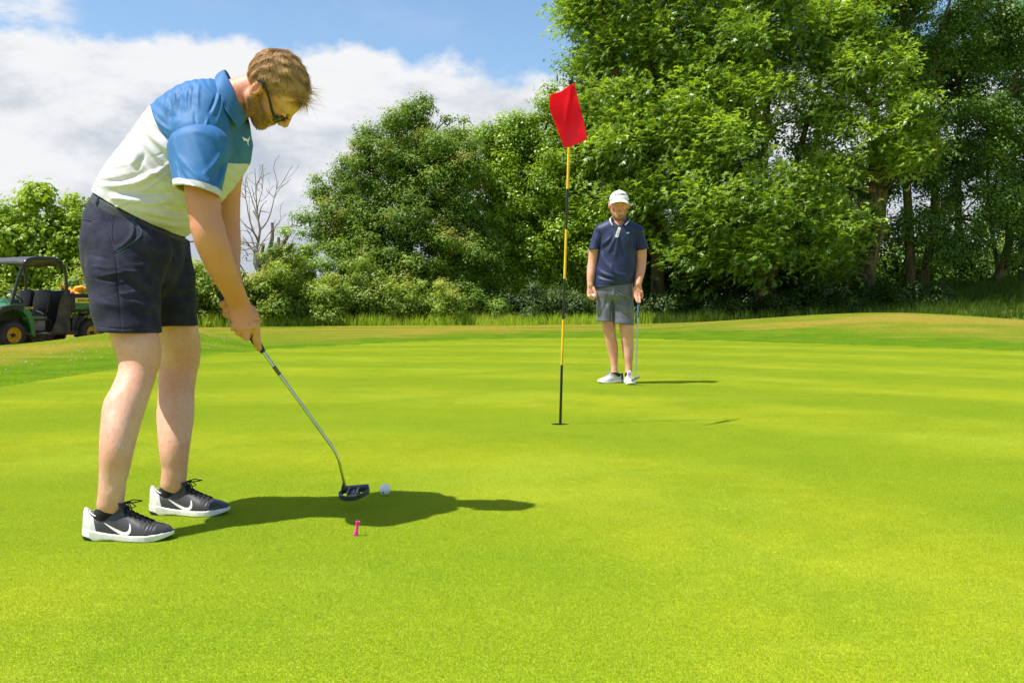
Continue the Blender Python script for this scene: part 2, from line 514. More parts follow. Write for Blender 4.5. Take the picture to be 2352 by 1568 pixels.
# turf patches: thousands of real blades, instanced over the green and the rough
def patch_mesh(name, S, n, hgt, wid, lean, mat, skip=None, seed=0):
    r = np.random.default_rng(seed)
    c = r.uniform(-S / 2, S / 2, (n, 2))
    if skip is not None:
        c = c[np.hypot(c[:, 0] - skip[0], c[:, 1] - skip[1]) > HOLE_R + 0.001]; n = len(c)
    th = r.uniform(0, 2 * math.pi, n); l = r.uniform(0.2, 1.0, n) * lean
    h = hgt * r.uniform(0.55, 1.1, n)
    d = np.stack([np.cos(th) * np.sin(l), np.sin(th) * np.sin(l), np.cos(l)], -1) * h[:, None]
    sa = th + math.pi / 2 + r.uniform(-.5, .5, n)
    s_ = np.stack([np.cos(sa), np.sin(sa), np.zeros(n)], -1) * (wid * r.uniform(.6, 1.2, n))[:, None] / 2
    b = np.concatenate([c, np.zeros((n, 1))], 1)
    V = np.stack([b - s_, b + s_, b + d], 1).reshape(-1, 3)
    me = np_mesh(name, V, np.arange(3 * n).reshape(-1, 3), False)
    fattr(me, 'rnd', np.repeat(r.uniform(0, 1, n), 3))
    me.materials.append(mat)
    return bpy.data.objects.new(name, me)
def instancer(name, pts, nrm_rot, srcs, label):
    me = bpy.data.meshes.new(name); me.vertices.add(len(pts)); me.vertices.foreach_set('co', np.asarray(pts, np.float32).ravel())
    a = me.attributes.new('rot', 'FLOAT_VECTOR', 'POINT'); a.data.foreach_set('vector', np.asarray(nrm_rot, np.float32).ravel())
    o = link(name, me); tag(o, label, None, kind='stuff')
    ng = bpy.data.node_groups.new(name, 'GeometryNodeTree')
    ng.interface.new_socket('Geometry', in_out='INPUT', socket_type='NodeSocketGeometry')
    ng.interface.new_socket('Geometry', in_out='OUTPUT', socket_type='NodeSocketGeometry')
    gi = ng.nodes.new('NodeGroupInput'); go = ng.nodes.new('NodeGroupOutput')
    iop = ng.nodes.new('GeometryNodeInstanceOnPoints')
    m2p = ng.nodes.new('GeometryNodeMeshToPoints')
    g2i = ng.nodes.new('GeometryNodeGeometryToInstance')
    for s_ in srcs[::-1]:
        oi = ng.nodes.new('GeometryNodeObjectInfo'); oi.inputs['Object'].default_value = s_
        ng.links.new(oi.outputs['Geometry'], g2i.inputs[0])
    at = ng.nodes.new('GeometryNodeInputNamedAttribute'); at.data_type = 'FLOAT_VECTOR'; at.inputs['Name'].default_value = 'rot'
    ng.links.new(gi.outputs[0], m2p.inputs[0]); ng.links.new(m2p.outputs[0], iop.inputs['Points'])
    ng.links.new(g2i.outputs[0], iop.inputs['Instance']); iop.inputs['Pick Instance'].default_value = True
    ng.links.new(at.outputs['Attribute'], iop.inputs['Rotation'])
    ng.links.new(iop.outputs[0], go.inputs[0])
    md = o.modifiers.new('scatter', 'NODES'); md.node_group = ng
    return o
def patch_points(S, region, test, y0=0.9):
    xs = np.arange(region[0], region[1], S); ys = np.arange(region[2], region[3], S)
    X, Y = np.meshgrid(xs, ys); X = X.ravel(); Y = Y.ravel()
    ok = (np.abs(X) < 0.56 * Y + 1.2) & (Y > y0) & test(X, Y)
    X, Y = X[ok], Y[ok]
    Z = ground_z(X, Y)
    e = 0.05
    gxs = (ground_z(X + e, Y) - ground_z(X - e, Y)) / (2 * e); gys = (ground_z(X, Y + e) - ground_z(X, Y - e)) / (2 * e)
    q = rng.integers(0, 4, len(X)) * (math.pi / 2)
    # small tilts: rotate Z first, then tilt to the slope
    rot = np.stack([np.arctan(gys), -np.arctan(gxs), q * 0], -1)
    flat = (np.abs(gxs) + np.abs(gys)) < 0.004
    rot[flat, 2] = q[flat]; rot[flat, 0] = 0; rot[flat, 1] = 0
    return np.stack([X, Y, Z], -1), rot
S = 0.30
hx0 = HOLE[0] + S / 2 * 0; 
offx = (HOLE[0] % S); offy = (HOLE[1] % S)
srcs = [patch_mesh('turf_patch', S, 40000, 0.0046, 0.0013, 1.2, M_green_b, seed=k) for k in range(4)]
reg = (-6.0 + (offx - (-6.0) % S), 12.5, 0.9 + (offy - 0.9 % S), 23.5)
pts, rot = patch_points(S, reg, lambda x, y: (green_sd(x, y) > -0.02))
dh = np.hypot(pts[:, 0] - HOLE[0], pts[:, 1] - HOLE[1])
keep = dh > 0.1
instancer('green_turf_blades', pts[keep], rot[keep], srcs, 'short dense mown turf blades covering the putting green')
hp = patch_mesh('hole_turf', S, 40000, 0.0046, 0.0013, 1.2, M_green_b, skip=(0, 0), seed=9)
hc = pts[~keep]
for p in hc:
    me = hp.data.copy(); me.transform(Matrix.Translation(Vector(p)))
    tag(link('turf_collar', me), 'short turf blades trimmed round the golf hole', None, kind='stuff')
S2 = 0.4
srcs2 = [patch_mesh('rough_patch', S2, 4500, 0.030, 0.0042, 1.0, M_rough_b, seed=20 + k) for k in range(4)]
pts2, rot2 = patch_points(S2, (-14, 20, 3.0, 31), lambda x, y: (green_sd(x, y) < 0.12))
instancer('rough_grass_blades', pts2, rot2, srcs2, 'longer mown rough grass blades round the putting green')

# daisies and clover heads in the fringe
r_ = np.random.default_rng(31); g = Geo()
for k in range(46):
    u_ = r_.uniform(0, 260) if k < 30 else r_.uniform(440, 620); D_ = r_.uniform(9.6, 17.5) if k < 30 else r_.uniform(15, 19)
    p = W(u_, 709, D_); x_0, y_0 = p[0], D_
    if float(green_sd(x_0, y_0)) > -0.15: continue
    z_0 = float(ground_z(x_0, y_0)) + .035
    g.ell((x_0, y_0, z_0), (.010, .010, .005), 6, 3)
tag(g.build('daisies', simple('white_petals', (0.8, 0.8, 0.76), .7)), 'tiny white daisies scattered in the grass fringe left of the green', None, kind='stuff')
# ================================================================ vegetation
def leaf_material(name, dark, light, tip=None, rough=0.45, trans=0.35, spec=0.4):
    m = NM(name)
    r = m.attr('rnd')
    n1 = m.noise(0.9, 3, 0.5, m.coord('World'))
    c = m.mix(r, dark, light)
    c = m.mix(m.rng(n1, 0.35, 0.7, 0, 0.6), c, m.mix(0.5, c, light))
    if tip: c = m.mix(m.rng(m.math('ADD', n1, m.math('MULTIPLY', r, 0.3)), 0.74, 0.92, 0, 0.7), c, tip)
    a = m.pbr(c, rough, 0, spec)
    tr = m.n('ShaderNodeBsdfTranslucent'); m.set(tr.inputs[0], m.mix(1.0, c, (1.55, 1.40, 0.5), 'MULTIPLY'))
    ms = m.n('ShaderNodeMixShader'); ms.inputs[0].default_value = trans
    m.l(a, ms.inputs[1]); m.l(tr.outputs[0], ms.inputs[2])
    return m.done(ms.outputs[0])
def bark_material(name, a, b, scale=6):
    m = NM(name); P = m.coord('World')
    n1 = m.noise(scale, 6, 0.65, P, (1, 1, 0.25)); n2 = m.noise(1.5, 3, 0.5, P)
    c = m.mix(m.rng(n1, 0.35, 0.68), a, b); c = m.mix(m.rng(n2, 0.45, 0.7, 0, 0.5), c, (0.10, 0.11, 0.035))
    return m.done(m.pbr(c, 0.9, 0, 0.2, m.bump(n1, 0.8, 0.03)))
L_haw = leaf_material('leaf_hawthorn', (0.050, 0.115, 0.012), (0.250, 0.390, 0.045), (0.30, 0.22, 0.05), 0.5, 0.42, 0.3)
L_may = leaf_material('leaf_maple', (0.065, 0.165, 0.007), (0.330, 0.480, 0.022), None, 0.38, 0.45)
L_syc = leaf_material('leaf_sycamore', (0.142, 0.257, 0.011), (0.350, 0.473, 0.021), None, 0.45, 0.42)
L_ash = leaf_material('leaf_ash', (0.065, 0.165, 0.012), (0.380, 0.550, 0.065), None, 0.36, 0.46, 0.6)
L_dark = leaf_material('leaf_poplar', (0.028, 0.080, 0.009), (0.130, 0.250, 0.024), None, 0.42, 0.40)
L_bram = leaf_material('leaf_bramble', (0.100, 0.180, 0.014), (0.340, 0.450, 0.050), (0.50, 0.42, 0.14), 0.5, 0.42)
L_under = leaf_material('leaf_shade_undergrowth', (0.020, 0.050, 0.008), (0.085, 0.150, 0.018), None, 0.5, 0.38)  # greens kept dark to stand for the shade below the crowns
L_grass = leaf_material('leaf_tall_grass', (0.162, 0.294, 0.019), (0.473, 0.595, 0.070), (0.42, 0.38, 0.12), 0.6, 0.45, 0.2)
L_grass_d = leaf_material('leaf_shade_grass', (0.035, 0.080, 0.008), (0.110, 0.190, 0.022), None, 0.6, 0.45, 0.2)  # darker copy of the tall grass, tree shade painted into its greens
B_ash = bark_material('bark_ash', (0.045, 0.036, 0.024), (0.19, 0.155, 0.09))
B_dead = bark_material('bark_dead', (0.13, 0.105, 0.085), (0.34, 0.29, 0.24))

def kites(P, A, N, L, Wd, base=0.0):
    """kite leaves at P along A with normal N; returns verts (n,4,3)"""
    A = A / (np.linalg.norm(A, axis=1, keepdims=True) + 1e-9)
    S_ = np.cross(N, A); S_ /= (np.linalg.norm(S_, axis=1, keepdims=True) + 1e-9)
    N2 = np.cross(A, S_)
    L = L[:, None]; Wd = Wd[:, None]
    b = P + A * base
    mid = b + A * L * 0.42 + N2 * L * 0.05
    return np.stack([b, mid + S_ * Wd / 2, b + A * L - N2 * L * 0.06, mid - S_ * Wd / 2], 1)
def unit(n):
    v = rng.normal(size=(n, 3)); return v / np.linalg.norm(v, axis=1, keepdims=True)
def clumps_in(envs, n, rr, shell=0.55, flat=0.8):
    """clump centres through the envelopes, more towards the outside"""
    vol = np.array([e[1][0] * e[1][1] * e[1][2] for e in envs]) ** 0.75
    pick = rng.choice(len(envs), n, p=vol / vol.sum())
    c = np.array([envs[i][0] for i in pick]); r = np.array([envs[i][1] for i in pick])
    d = unit(n); q = rng.uniform(0, 1, n) ** (1 - shell * 0.8)
    q = np.clip(q, 0.15, 1.0)
    rad = rng.uniform(rr[0], rr[1], n)
    pos = c + d * r * q[:, None]
    return pos, rad
def crown_mesh(name, pos, rad, mat, per, length, width, style='leaf', flat=0.75, core=0.25, jag=0.35):
    Vs = []; Rn = []
    per_n = (per * (rad / rad.mean()) ** 2).astype(int) + 5
    rep = np.repeat(np.arange(len(pos)), per_n)
    n = len(rep)
    d = unit(n); d[:, 2] = d[:, 2] * 0.9 + 0.12; d /= np.linalg.norm(d, axis=1, keepdims=True)
    q = np.where(rng.uniform(0, 1, n) < core, rng.uniform(0.1, 0.9, n), rng.normal(0.92, jag * 0.35, n))
    rc = rad[rep]
    # lumpy clump shape
    lump = 1 + jag * np.sin(d[:, 0] * 5 + rep * 1.7) * np.cos(d[:, 2] * 6 + rep * 2.3)
    P = pos[rep] + d * (rc * q * lump)[:, None] * np.array([1, 1, flat])
    clump_r = rng.uniform(-0.34, 0.34, len(pos))[rep] + 0.18 * d[:, 2]  # light relief in leaf tone: bright and dark clumps, lighter tops
    if style == 'leaf':
        N = d * 0.85 + unit(n) * 0.45 + np.array([-0.20, -0.12, 0.50])
        A = unit(n) * 0.8 + d * 0.5 + np.array([0, 0, -0.25])
        A = A - N * (A * N).sum(1, keepdims=True) / (N * N).sum(1, keepdims=True)
        Vk = kites(P, A, N, length * rng.uniform(.6, 1.25, n), width * rng.uniform(.7, 1.2, n))
        Vs.append(Vk.reshape(-1, 3)); Rn.append(np.repeat(np.clip(rng.uniform(0, 1, n) * 0.5 + 0.22 + clump_r, 0, 1), 4))
    else:   # feathery sprays: leaflets fanning from one point and drooping
        K = 6
        ax = d * 0.8 + unit(n) * 0.4 + np.array([0, 0, 0.10]); ax /= np.linalg.norm(ax, axis=1, keepdims=True)
        up = d * 0.55 + np.array([-0.3, -0.2, 0.8]) + unit(n) * 0.3
        side = np.cross(ax, up); side /= (np.linalg.norm(side, axis=1, keepdims=True) + 1e-9)
        nn = np.cross(side, ax)
        sz = rng.uniform(.7, 1.2, n); rr_ = np.clip(rng.uniform(0, 1, n) * 0.5 + 0.22 + clump_r, 0, 1)
        for k in range(K):
            an = (k - (K - 1) / 2) * 0.55 + rng.uniform(-.15, .15, n)
            A = ax * np.cos(an)[:, None] + side * np.sin(an)[:, None] + np.array([0, 0, -0.22])
            Pk = P + ax * (0.02 + 0.025 * k) 
            Vk = kites(Pk, A, nn + unit(n) * 0.25, length * sz * rng.uniform(.75, 1.1, n), width * sz)
            Vs.append(Vk.reshape(-1, 3)); Rn.append(np.repeat(rr_, 4))
    V = np.concatenate(Vs); 
    me = np_mesh(name, V, np.arange(len(V)).reshape(-1, 4), False)
    fattr(me, 'rnd', np.concatenate(Rn)); me.materials.append(mat)
    return me
def limb(g, a, b, r0, r1, wob=0.12, n=6, seg=7, sag=0.0):
    a = np.asarray(a, float); b = np.asarray(b, float); L = np.linalg.norm(b - a)
    pts = []; rads = []
    w = rng.normal(size=3) * wob * L; w2 = rng.normal(size=3) * wob * L * 0.5
    for i in range(n + 1):
        t = i / n
        pts.append(a + (b - a) * t + w * math.sin(math.pi * t) * 0.5 + w2 * math.sin(2 * math.pi * t) * 0.5 + np.array([0, 0, sag * L * math.sin(math.pi * t)]))
        rads.append(r0 + (r1 - r0) * t ** 0.8)
    g.tube(pts, rads, seg)
    return pts
def make_tree(name, label, cat, base, trunks, envs, n, rr, mat, per, length, width, style='leaf', bark=None, group=None, flat=0.75, shell=0.85, twigs=10, jag=0.35, core=0.25, zmin=None, front=None):
    root = empty(name, tuple(base), 0, label, cat, group)
    pos, rad = clumps_in(envs, n, rr, shell)
    if zmin is not None:
        gz_ = ground_z(pos[:, 0], pos[:, 1]) + zmin
        pos[:, 2] = np.maximum(pos[:, 2], gz_)
    me = crown_mesh('crown', pos, rad, mat, per, length, width, style, flat, core, jag)
    link('crown', me, None, root)
    g = Geo(); ends = []
    for (a, b, r0) in trunks:
        p = limb(g, a, b, r0, r0 * 0.35, 0.05, 8, 10)
        # flared foot
        g.lathe([(r0 * 1.5, -0.3), (r0 * 1.25, 0.05), (r0 * 1.02, 0.3)], a, (0, 0, 1), 10)
        ends += p[2:]
    if trunks:
        k = rng.choice(len(pos), min(twigs, len(pos)), replace=False)
        E_ = np.array(ends)
        for i in k:
            q = pos[i]; cand = E_[E_[:, 2] < q[2] - 0.2]
            if len(cand) == 0: cand = E_[:1]
            j = cand[np.argmin(np.linalg.norm(cand - q, axis=1))]
            r_ = trunks[0][2] * rng.uniform(.2, .38)
            pp = limb(g, j, q, r_, 0.015, 0.08, 5, 6)
            limb(g, pp[3], q + rng.normal(size=3) * 0.3, r_ * .4, 0.01, 0.1, 4, 5)
        me = g.build('trunk', bark or B_ash, root)
    return root
def E_(u, v, D, ru, rv, rd):
    """crown lobe given by its place in the view, radii in view px and rd in metres"""
    return (W(u, v, D), np.array([px(ru, D), rd, px(rv, D)]))
def gb(u, D, dz=0.0):
    """a point on the ground below view column u at distance D"""
    x = (u - 1176) * D / F
    return np.array([x, D, float(ground_z(x, D)) + dz])

# sycamore behind the utility vehicle
make_tree('sycamore_tree', 'yellow-green broad-leaved tree behind the green utility vehicle at the left', 'tree', gb(60, 31),
    [(gb(60, 31), W(70, 520, 31), 0.16)],
    [E_(90, 500, 31, 95, 70, 1.3), E_(0, 560, 30.5, 130, 75, 1.5), E_(175, 560, 31, 70, 90, 1.3), E_(85, 440, 31, 40, 38, 0.6), E_(-90, 540, 31, 90, 90, 1.4), E_(150, 640, 30.6, 90, 60, 1.2), E_(10, 640, 30.4, 110, 60, 1.2), E_(85, 590, 30.2, 90, 60, 1.0)],
    190, (0.24, 0.5), L_syc, 210, 0.15, 0.125, bark=B_ash, twigs=22, jag=0.45)
# low hedge behind the vehicle
def bush(name, label, u, D, wpx, hpx, mat, n, per, length, width, depth=1.0, cat='bush', group=None, rr=(0.25, 0.5), style='leaf', lift=0.45):
    b = gb(u, D)
    h = px(hpx, D)
    w_ = px(wpx, D) / 2; env = []
    for q in range(6):
        fx_ = -0.8 + 1.6 * q / 5; hh = h * rng.uniform(.55, 1.12) * (1 - .35 * fx_ ** 2)
        env.append((b + np.array([fx_ * w_ + rng.normal() * .1, rng.uniform(-.4, .4) * depth, hh * lift]), np.array([w_ * rng.uniform(.22, .42), depth * .7, hh * .55])))
    return make_tree(name, label, cat, b, [], env, n, rr, mat, per, length, width, style, group=group, zmin=0.1, jag=0.45, core=0.4, shell=0.4)
bush('hedge_bush', 'pale bramble bush behind the open load bed of the vehicle', 205, 27.5, 150, 150, L_bram, 40, 260, 0.10, 0.07)
bush('hedge_bush', 'leafy bush showing through the cab of the vehicle', 90, 28.5, 170, 110, L_bram, 40, 240, 0.10, 0.075)
bush('hedge_bush', 'yellow-green bush at the left edge behind the bonnet', -30, 28.2, 160, 120, L_syc, 30, 220, 0.12, 0.09)

# dead tree: bare branches beside the golfer's arm
def dead_tree():
    root = empty('dead_tree', tuple(gb(620, 31.2)), 0, 'bare grey dead tree with twisted stumps above the brambles', 'tree')
    g = Geo(); D0 = 31.2
    base = W(612, 640, D0)
    def br(u, v, dd, r, src, r0, tw=3):
        e = W(u, v + 14, D0 + dd); r0 = r0 * .75; r = r * .75
        p = limb(g, src, e, r0, r, 0.10, 7, 6)
        for _ in range(tw):
            q = p[rng.integers(3, 7)]
            e2 = q + (e - src) * rng.uniform(.15, .36) + rng.normal(size=3) * np.array([.36, .3, .28])
            p2 = limb(g, q, e2, r0 * 0.35, 0.007, 0.12, 5, 5)
            if rng.uniform() < 0.8: limb(g, p2[2], p2[2] + (e2 - q) * .6 + rng.normal(size=3) * .25, r0 * .18, 0.005, .12, 4, 4)
        return p
    p = br(582, 470, 0.2, 0.03, base, 0.12, 4)
    br(585, 372, 0, .008, p[5], .045, 5); br(552, 430, .3, .008, p[4], .04, 4); br(640, 402, -.2, .007, p[5], .04, 4)
    br(605, 385, .2, .006, p[6], .03, 3); br(560, 500, .1, .008, p[2], .04, 3); br(655, 480, -.3, .006, p[2], .035, 4); br(562, 395, -.2, .006, p[6], .03, 3)
    for u, v in ((625, 512), (640, 545), (662, 540), (650, 560), (606, 560), (590, 575), (672, 560)):
        limb(g, base + rng.normal(size=3) * .12, W(u, v, D0 + rng.uniform(-.3, .3)), .11, .045, .14, 6, 7)
    for k in range(34):
        a = W(rng.uniform(560, 690), rng.uniform(560, 655), D0 + rng.uniform(-.6, .3))
        limb(g, a, a + rng.normal(size=3) * np.array([.55, .3, .32]), .022, .006, .18, 6, 5)
    limb(g, W(430, 555, 30), W(560, 560, 31), .03, .012, .12, 6, 5)
    g.build('branches', B_dead, root)
dead_tree()

# hawthorn and maple in the middle
make_tree('hawthorn_tree', 'tall dark hawthorn tree with brownish tips in the middle of the hedge', 'tree', gb(930, 35),
    [(gb(930, 35), W(940, 380, 35), 0.2), (gb(1000, 35.2), W(1030, 420, 35.2), 0.14)],
    [E_(940, 330, 35, 75, 90, 1.5), E_(960, 262, 35, 26, 34, .6), E_(1003, 260, 35, 22, 34, .5), E_(925, 262, 35, 22, 30, .5), E_(880, 400, 34.8, 100, 90, 1.7), E_(810, 505, 34.6, 78, 85, 1.4), E_(755, 550, 34.4, 45, 45, .9), E_(745, 440, 34.6, 30, 26, .5), E_(810, 380, 34.7, 42, 36, .6), E_(850, 325, 34.7, 34, 34, .6),
     E_(1000, 400, 34.6, 110, 110, 1.7), E_(1050, 350, 35, 70, 60, 1.1), E_(950, 540, 34.0, 150, 110, 1.7), E_(1050, 560, 34.0, 110, 110, 1.6), E_(850, 600, 33.6, 110, 75, 1.3), E_(725, 480, 34.4, 16, 40, .3), E_(958, 238, 35, 9, 22, .2), E_(976, 242, 35, 9, 22, .2), E_(915, 268, 35, 10, 24, .22), E_(1035, 280, 35, 10, 24, .22), E_(940, 235, 35, 9, 28, .2), E_(1003, 235, 35, 8, 30, .2), E_(1012, 262, 35, 12, 26, .25), E_(885, 275, 34.9, 10, 32, .25), E_(850, 300, 34.8, 9, 28, .22), E_(793, 352, 34.7, 10, 34, .25), E_(725, 430, 34.5, 9, 34, .22), E_(700, 505, 34.4, 22, 14, .3), E_(1060, 285, 35, 10, 24, .25), E_(1085, 300, 35, 12, 24, .25), E_(770, 420, 34.6, 16, 30, .3)],
    560, (0.20, 0.50), L_haw, 300, 0.095, 0.06, twigs=60, jag=0.5, core=0.3)
make_tree('maple_tree', 'dense bright green maple tree behind the flag', 'tree', gb(1240, 37),
    [(gb(1240, 37), W(1240, 330, 37), 0.2)],
    [E_(1250, 322, 37, 95, 85, 1.8), E_(1282, 255, 37, 48, 42, 1.0), E_(1170, 350, 37, 60, 55, 1.2), E_(1135, 335, 36.4, 45, 50, 1.0), E_(1195, 305, 36.8, 42, 40, .9), E_(1150, 318, 36.6, 16, 30, .4), E_(1228, 252, 36.9, 20, 26, .5), E_(1262, 225, 37, 18, 26, .5), E_(1130, 420, 36.6, 80, 80, 1.4), E_(1240, 430, 36.4, 130, 110, 1.8), E_(1340, 380, 37, 90, 120, 1.6), E_(1200, 540, 35.6, 120, 80, 1.5), E_(1330, 540, 35.6, 110, 80, 1.5), E_(1120, 560, 35.4, 80, 80, 1.2), E_(1240, 640, 35.6, 150, 50, 1.0)],
    380, (0.28, 0.68), L_may, 300, 0.115, 0.080, twigs=50, jag=0.5, core=0.3)

# the big ashes and the darker trees behind them
make_tree('ash_tree', 'large light green ash tree directly behind the man in the white cap', 'tree', gb(1500, 36.5),
    [(gb(1510, 36.5), W(1500, 150, 36.5), 0.30), (W(1505, 480, 36.5), W(1420, 180, 36), .16)],
    [E_(1400, 60, 36.5, 105, 90, 1.8), E_(1345, 130, 36.5, 50, 70, 1.2), E_(1350, 40, 36.5, 48, 40, 1.0), E_(1430, 200, 36, 110, 90, 1.8), E_(1360, 250, 35.8, 50, 80, 1.2), E_(1530, 60, 36.5, 110, 110, 2), E_(1400, -70, 36.5, 120, 90, 2), E_(1550, -90, 36.5, 130, 90, 2),
     E_(1440, 350, 35.2, 120, 100, 1.8), E_(1540, 260, 35.6, 120, 100, 1.8), E_(1400, 470, 34.8, 100, 60, 1.3), E_(1500, 450, 34.6, 100, 55, 1.2)],
    230, (0.42, 0.95), L_ash, 115, 0.17, 0.046, 'spray', twigs=60, jag=0.5, core=0.35, flat=0.7)
make_tree('ash_tree', 'broad ash tree with hanging boughs in the middle of the right-hand wood', 'tree', gb(1755, 36),
    [(gb(1742, 36), W(1770, 150, 36.4), 0.26), (gb(1762, 36.2), W(1900, 130, 36.6), 0.2)],
    [E_(1690, 260, 34.6, 110, 80, 1.5), E_(1640, 350, 34.4, 100, 80, 1.5), E_(1720, 380, 34.2, 110, 80, 1.5), E_(1640, 470, 34.0, 120, 80, 1.4), E_(1740, 480, 34.0, 110, 70, 1.3), E_(1620, 560, 33.8, 90, 60, 1.2), E_(1650, 640, 33.6, 90, 45, 1.0), E_(1800, 460, 34.4, 70, 60, 1.1),
     E_(1660, 120, 36, 120, 110, 2.0), E_(1700, -40, 36.4, 130, 100, 2.0), E_(1800, 130, 36.4, 60, 90, 1.2), E_(1850, 560, 34.2, 80, 50, 1.0), E_(1760, 600, 33.8, 60, 50, .8), E_(1825, 235, 35.6, 40, 50, .8), E_(1690, 560, 33.6, 80, 60, 1.1), E_(1880, 480, 34.4, 60, 50, 1.0)],
    230, (0.42, 0.92), L_ash, 115, 0.17, 0.046, 'spray', twigs=60, jag=0.5, core=0.3, flat=0.7)
make_tree('ash_tree', 'sunlit ash tree leaning over the thick pale trunk at the right', 'tree', gb(1985, 37),
    [(gb(1988, 37), W(2030, 470, 37), 0.31), (W(2020, 520, 37), W(1990, 60, 37.3), .24), (W(2022, 530, 37), W(2090, 120, 37.5), .18)],
    [E_(1900, 60, 36, 90, 80, 1.5), E_(1980, 150, 35.6, 100, 80, 1.5), E_(1900, 250, 35.6, 80, 70, 1.3), E_(2040, 250, 35.2, 110, 70, 1.4), E_(1960, 350, 35.2, 100, 60, 1.3), E_(1880, 420, 35.4, 80, 60, 1.2), E_(2090, 340, 35.4, 70, 50, 1.0), E_(1960, -60, 36.4, 130, 80, 1.8), E_(1960, 500, 35.6, 70, 50, 1), E_(1900, 610, 35.8, 60, 40, .8)],
    140, (0.40, 0.85), L_ash, 105, 0.17, 0.046, 'spray', twigs=55, jag=0.5, core=0.3, flat=0.7)
make_tree('poplar_tree', 'dark slender tree with twin trunks right of the thick pale trunk', 'tree', gb(2098, 38),
    [(gb(2092, 38), W(2080, 60, 38), 0.22), (gb(2118, 38.3), W(2150, 100, 38.3), 0.2)],
    [E_(2060, 60, 38, 90, 110, 1.6), E_(2160, 20, 38, 90, 100, 1.6), E_(2110, 200, 38, 80, 110, 1.4), E_(2120, 350, 37.6, 80, 80, 1.2), E_(2060, 470, 37.4, 60, 60, 1.0), E_(2170, 480, 37.4, 70, 60, 1.0), E_(2110, -80, 38, 120, 80, 1.8), E_(2180, 560, 37.8, 50, 40, .8), E_(2060, 545, 37.2, 60, 40, .9), E_(2130, 590, 37, 40, 24, .7)],
    120, (0.38, 0.8), L_dark, 330, 0.115, 0.075, twigs=50, jag=0.5, core=0.3, bark=B_ash)
make_tree('poplar_tree', 'dark tree on the bank at the far right edge', 'tree', gb(2280, 38.5),
    [(gb(2282, 38.5), W(2345, 150, 38.5), 0.2), (gb(2300, 38.6), W(2270, 300, 38.8), 0.1), (gb(2290, 38.4), W(2330, 520, 38.6), 0.06)],
    [E_(2260, 100, 38, 90, 120, 1.5), E_(2340, 60, 38, 80, 110, 1.5), E_(2290, 280, 37.6, 90, 90, 1.4), E_(2370, 300, 37.6, 80, 130, 1.4), E_(2240, 420, 37.4, 80, 60, 1.1), E_(2340, 480, 37.4, 80, 70, 1.1), E_(2300, -80, 38.2, 140, 80, 1.8), E_(2440, 200, 38, 80, 200, 1.6), E_(2240, 530, 37.2, 70, 45, 1.0), E_(2340, 560, 37.2, 60, 40, .9)],
    140, (0.38, 0.85), L_dark, 330, 0.115, 0.075, twigs=50, jag=0.5, core=0.3, bark=B_ash)
# second rank: dark leaf colour stands for the shade behind the front trees
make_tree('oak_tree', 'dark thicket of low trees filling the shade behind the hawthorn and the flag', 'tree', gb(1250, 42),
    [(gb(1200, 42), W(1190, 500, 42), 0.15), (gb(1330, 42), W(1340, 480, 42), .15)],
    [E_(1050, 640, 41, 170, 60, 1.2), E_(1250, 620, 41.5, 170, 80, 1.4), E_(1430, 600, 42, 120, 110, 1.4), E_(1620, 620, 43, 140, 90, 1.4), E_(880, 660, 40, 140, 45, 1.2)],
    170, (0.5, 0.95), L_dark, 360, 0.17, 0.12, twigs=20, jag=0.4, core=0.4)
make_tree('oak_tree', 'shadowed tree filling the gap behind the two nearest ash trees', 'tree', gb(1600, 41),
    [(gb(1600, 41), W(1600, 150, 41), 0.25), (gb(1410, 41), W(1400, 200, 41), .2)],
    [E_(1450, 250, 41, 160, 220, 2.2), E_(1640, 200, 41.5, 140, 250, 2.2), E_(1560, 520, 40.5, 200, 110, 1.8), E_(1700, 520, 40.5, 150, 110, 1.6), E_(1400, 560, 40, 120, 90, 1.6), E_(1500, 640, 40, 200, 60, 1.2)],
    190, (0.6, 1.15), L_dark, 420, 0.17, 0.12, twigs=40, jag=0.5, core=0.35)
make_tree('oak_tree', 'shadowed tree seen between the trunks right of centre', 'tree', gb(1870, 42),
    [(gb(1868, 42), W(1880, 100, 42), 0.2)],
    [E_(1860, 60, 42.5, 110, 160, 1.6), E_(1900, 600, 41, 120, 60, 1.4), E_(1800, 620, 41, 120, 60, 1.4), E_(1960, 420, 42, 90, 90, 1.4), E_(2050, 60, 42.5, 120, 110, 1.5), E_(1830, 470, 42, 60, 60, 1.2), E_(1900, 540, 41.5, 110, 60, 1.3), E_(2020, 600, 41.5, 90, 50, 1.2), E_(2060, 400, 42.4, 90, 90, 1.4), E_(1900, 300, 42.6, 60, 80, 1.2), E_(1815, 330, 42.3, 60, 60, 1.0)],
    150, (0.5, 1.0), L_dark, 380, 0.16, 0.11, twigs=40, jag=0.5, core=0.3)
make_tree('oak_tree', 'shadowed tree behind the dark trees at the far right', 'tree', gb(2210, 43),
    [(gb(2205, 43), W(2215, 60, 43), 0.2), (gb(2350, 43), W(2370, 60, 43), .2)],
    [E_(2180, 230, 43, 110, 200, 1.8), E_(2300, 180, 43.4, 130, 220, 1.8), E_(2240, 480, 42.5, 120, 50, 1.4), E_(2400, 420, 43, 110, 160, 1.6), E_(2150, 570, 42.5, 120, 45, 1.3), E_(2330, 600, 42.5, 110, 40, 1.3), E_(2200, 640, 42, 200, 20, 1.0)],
    170, (0.5, 1.0), L_dark, 380, 0.16, 0.11, twigs=40, jag=0.5, core=0.3)

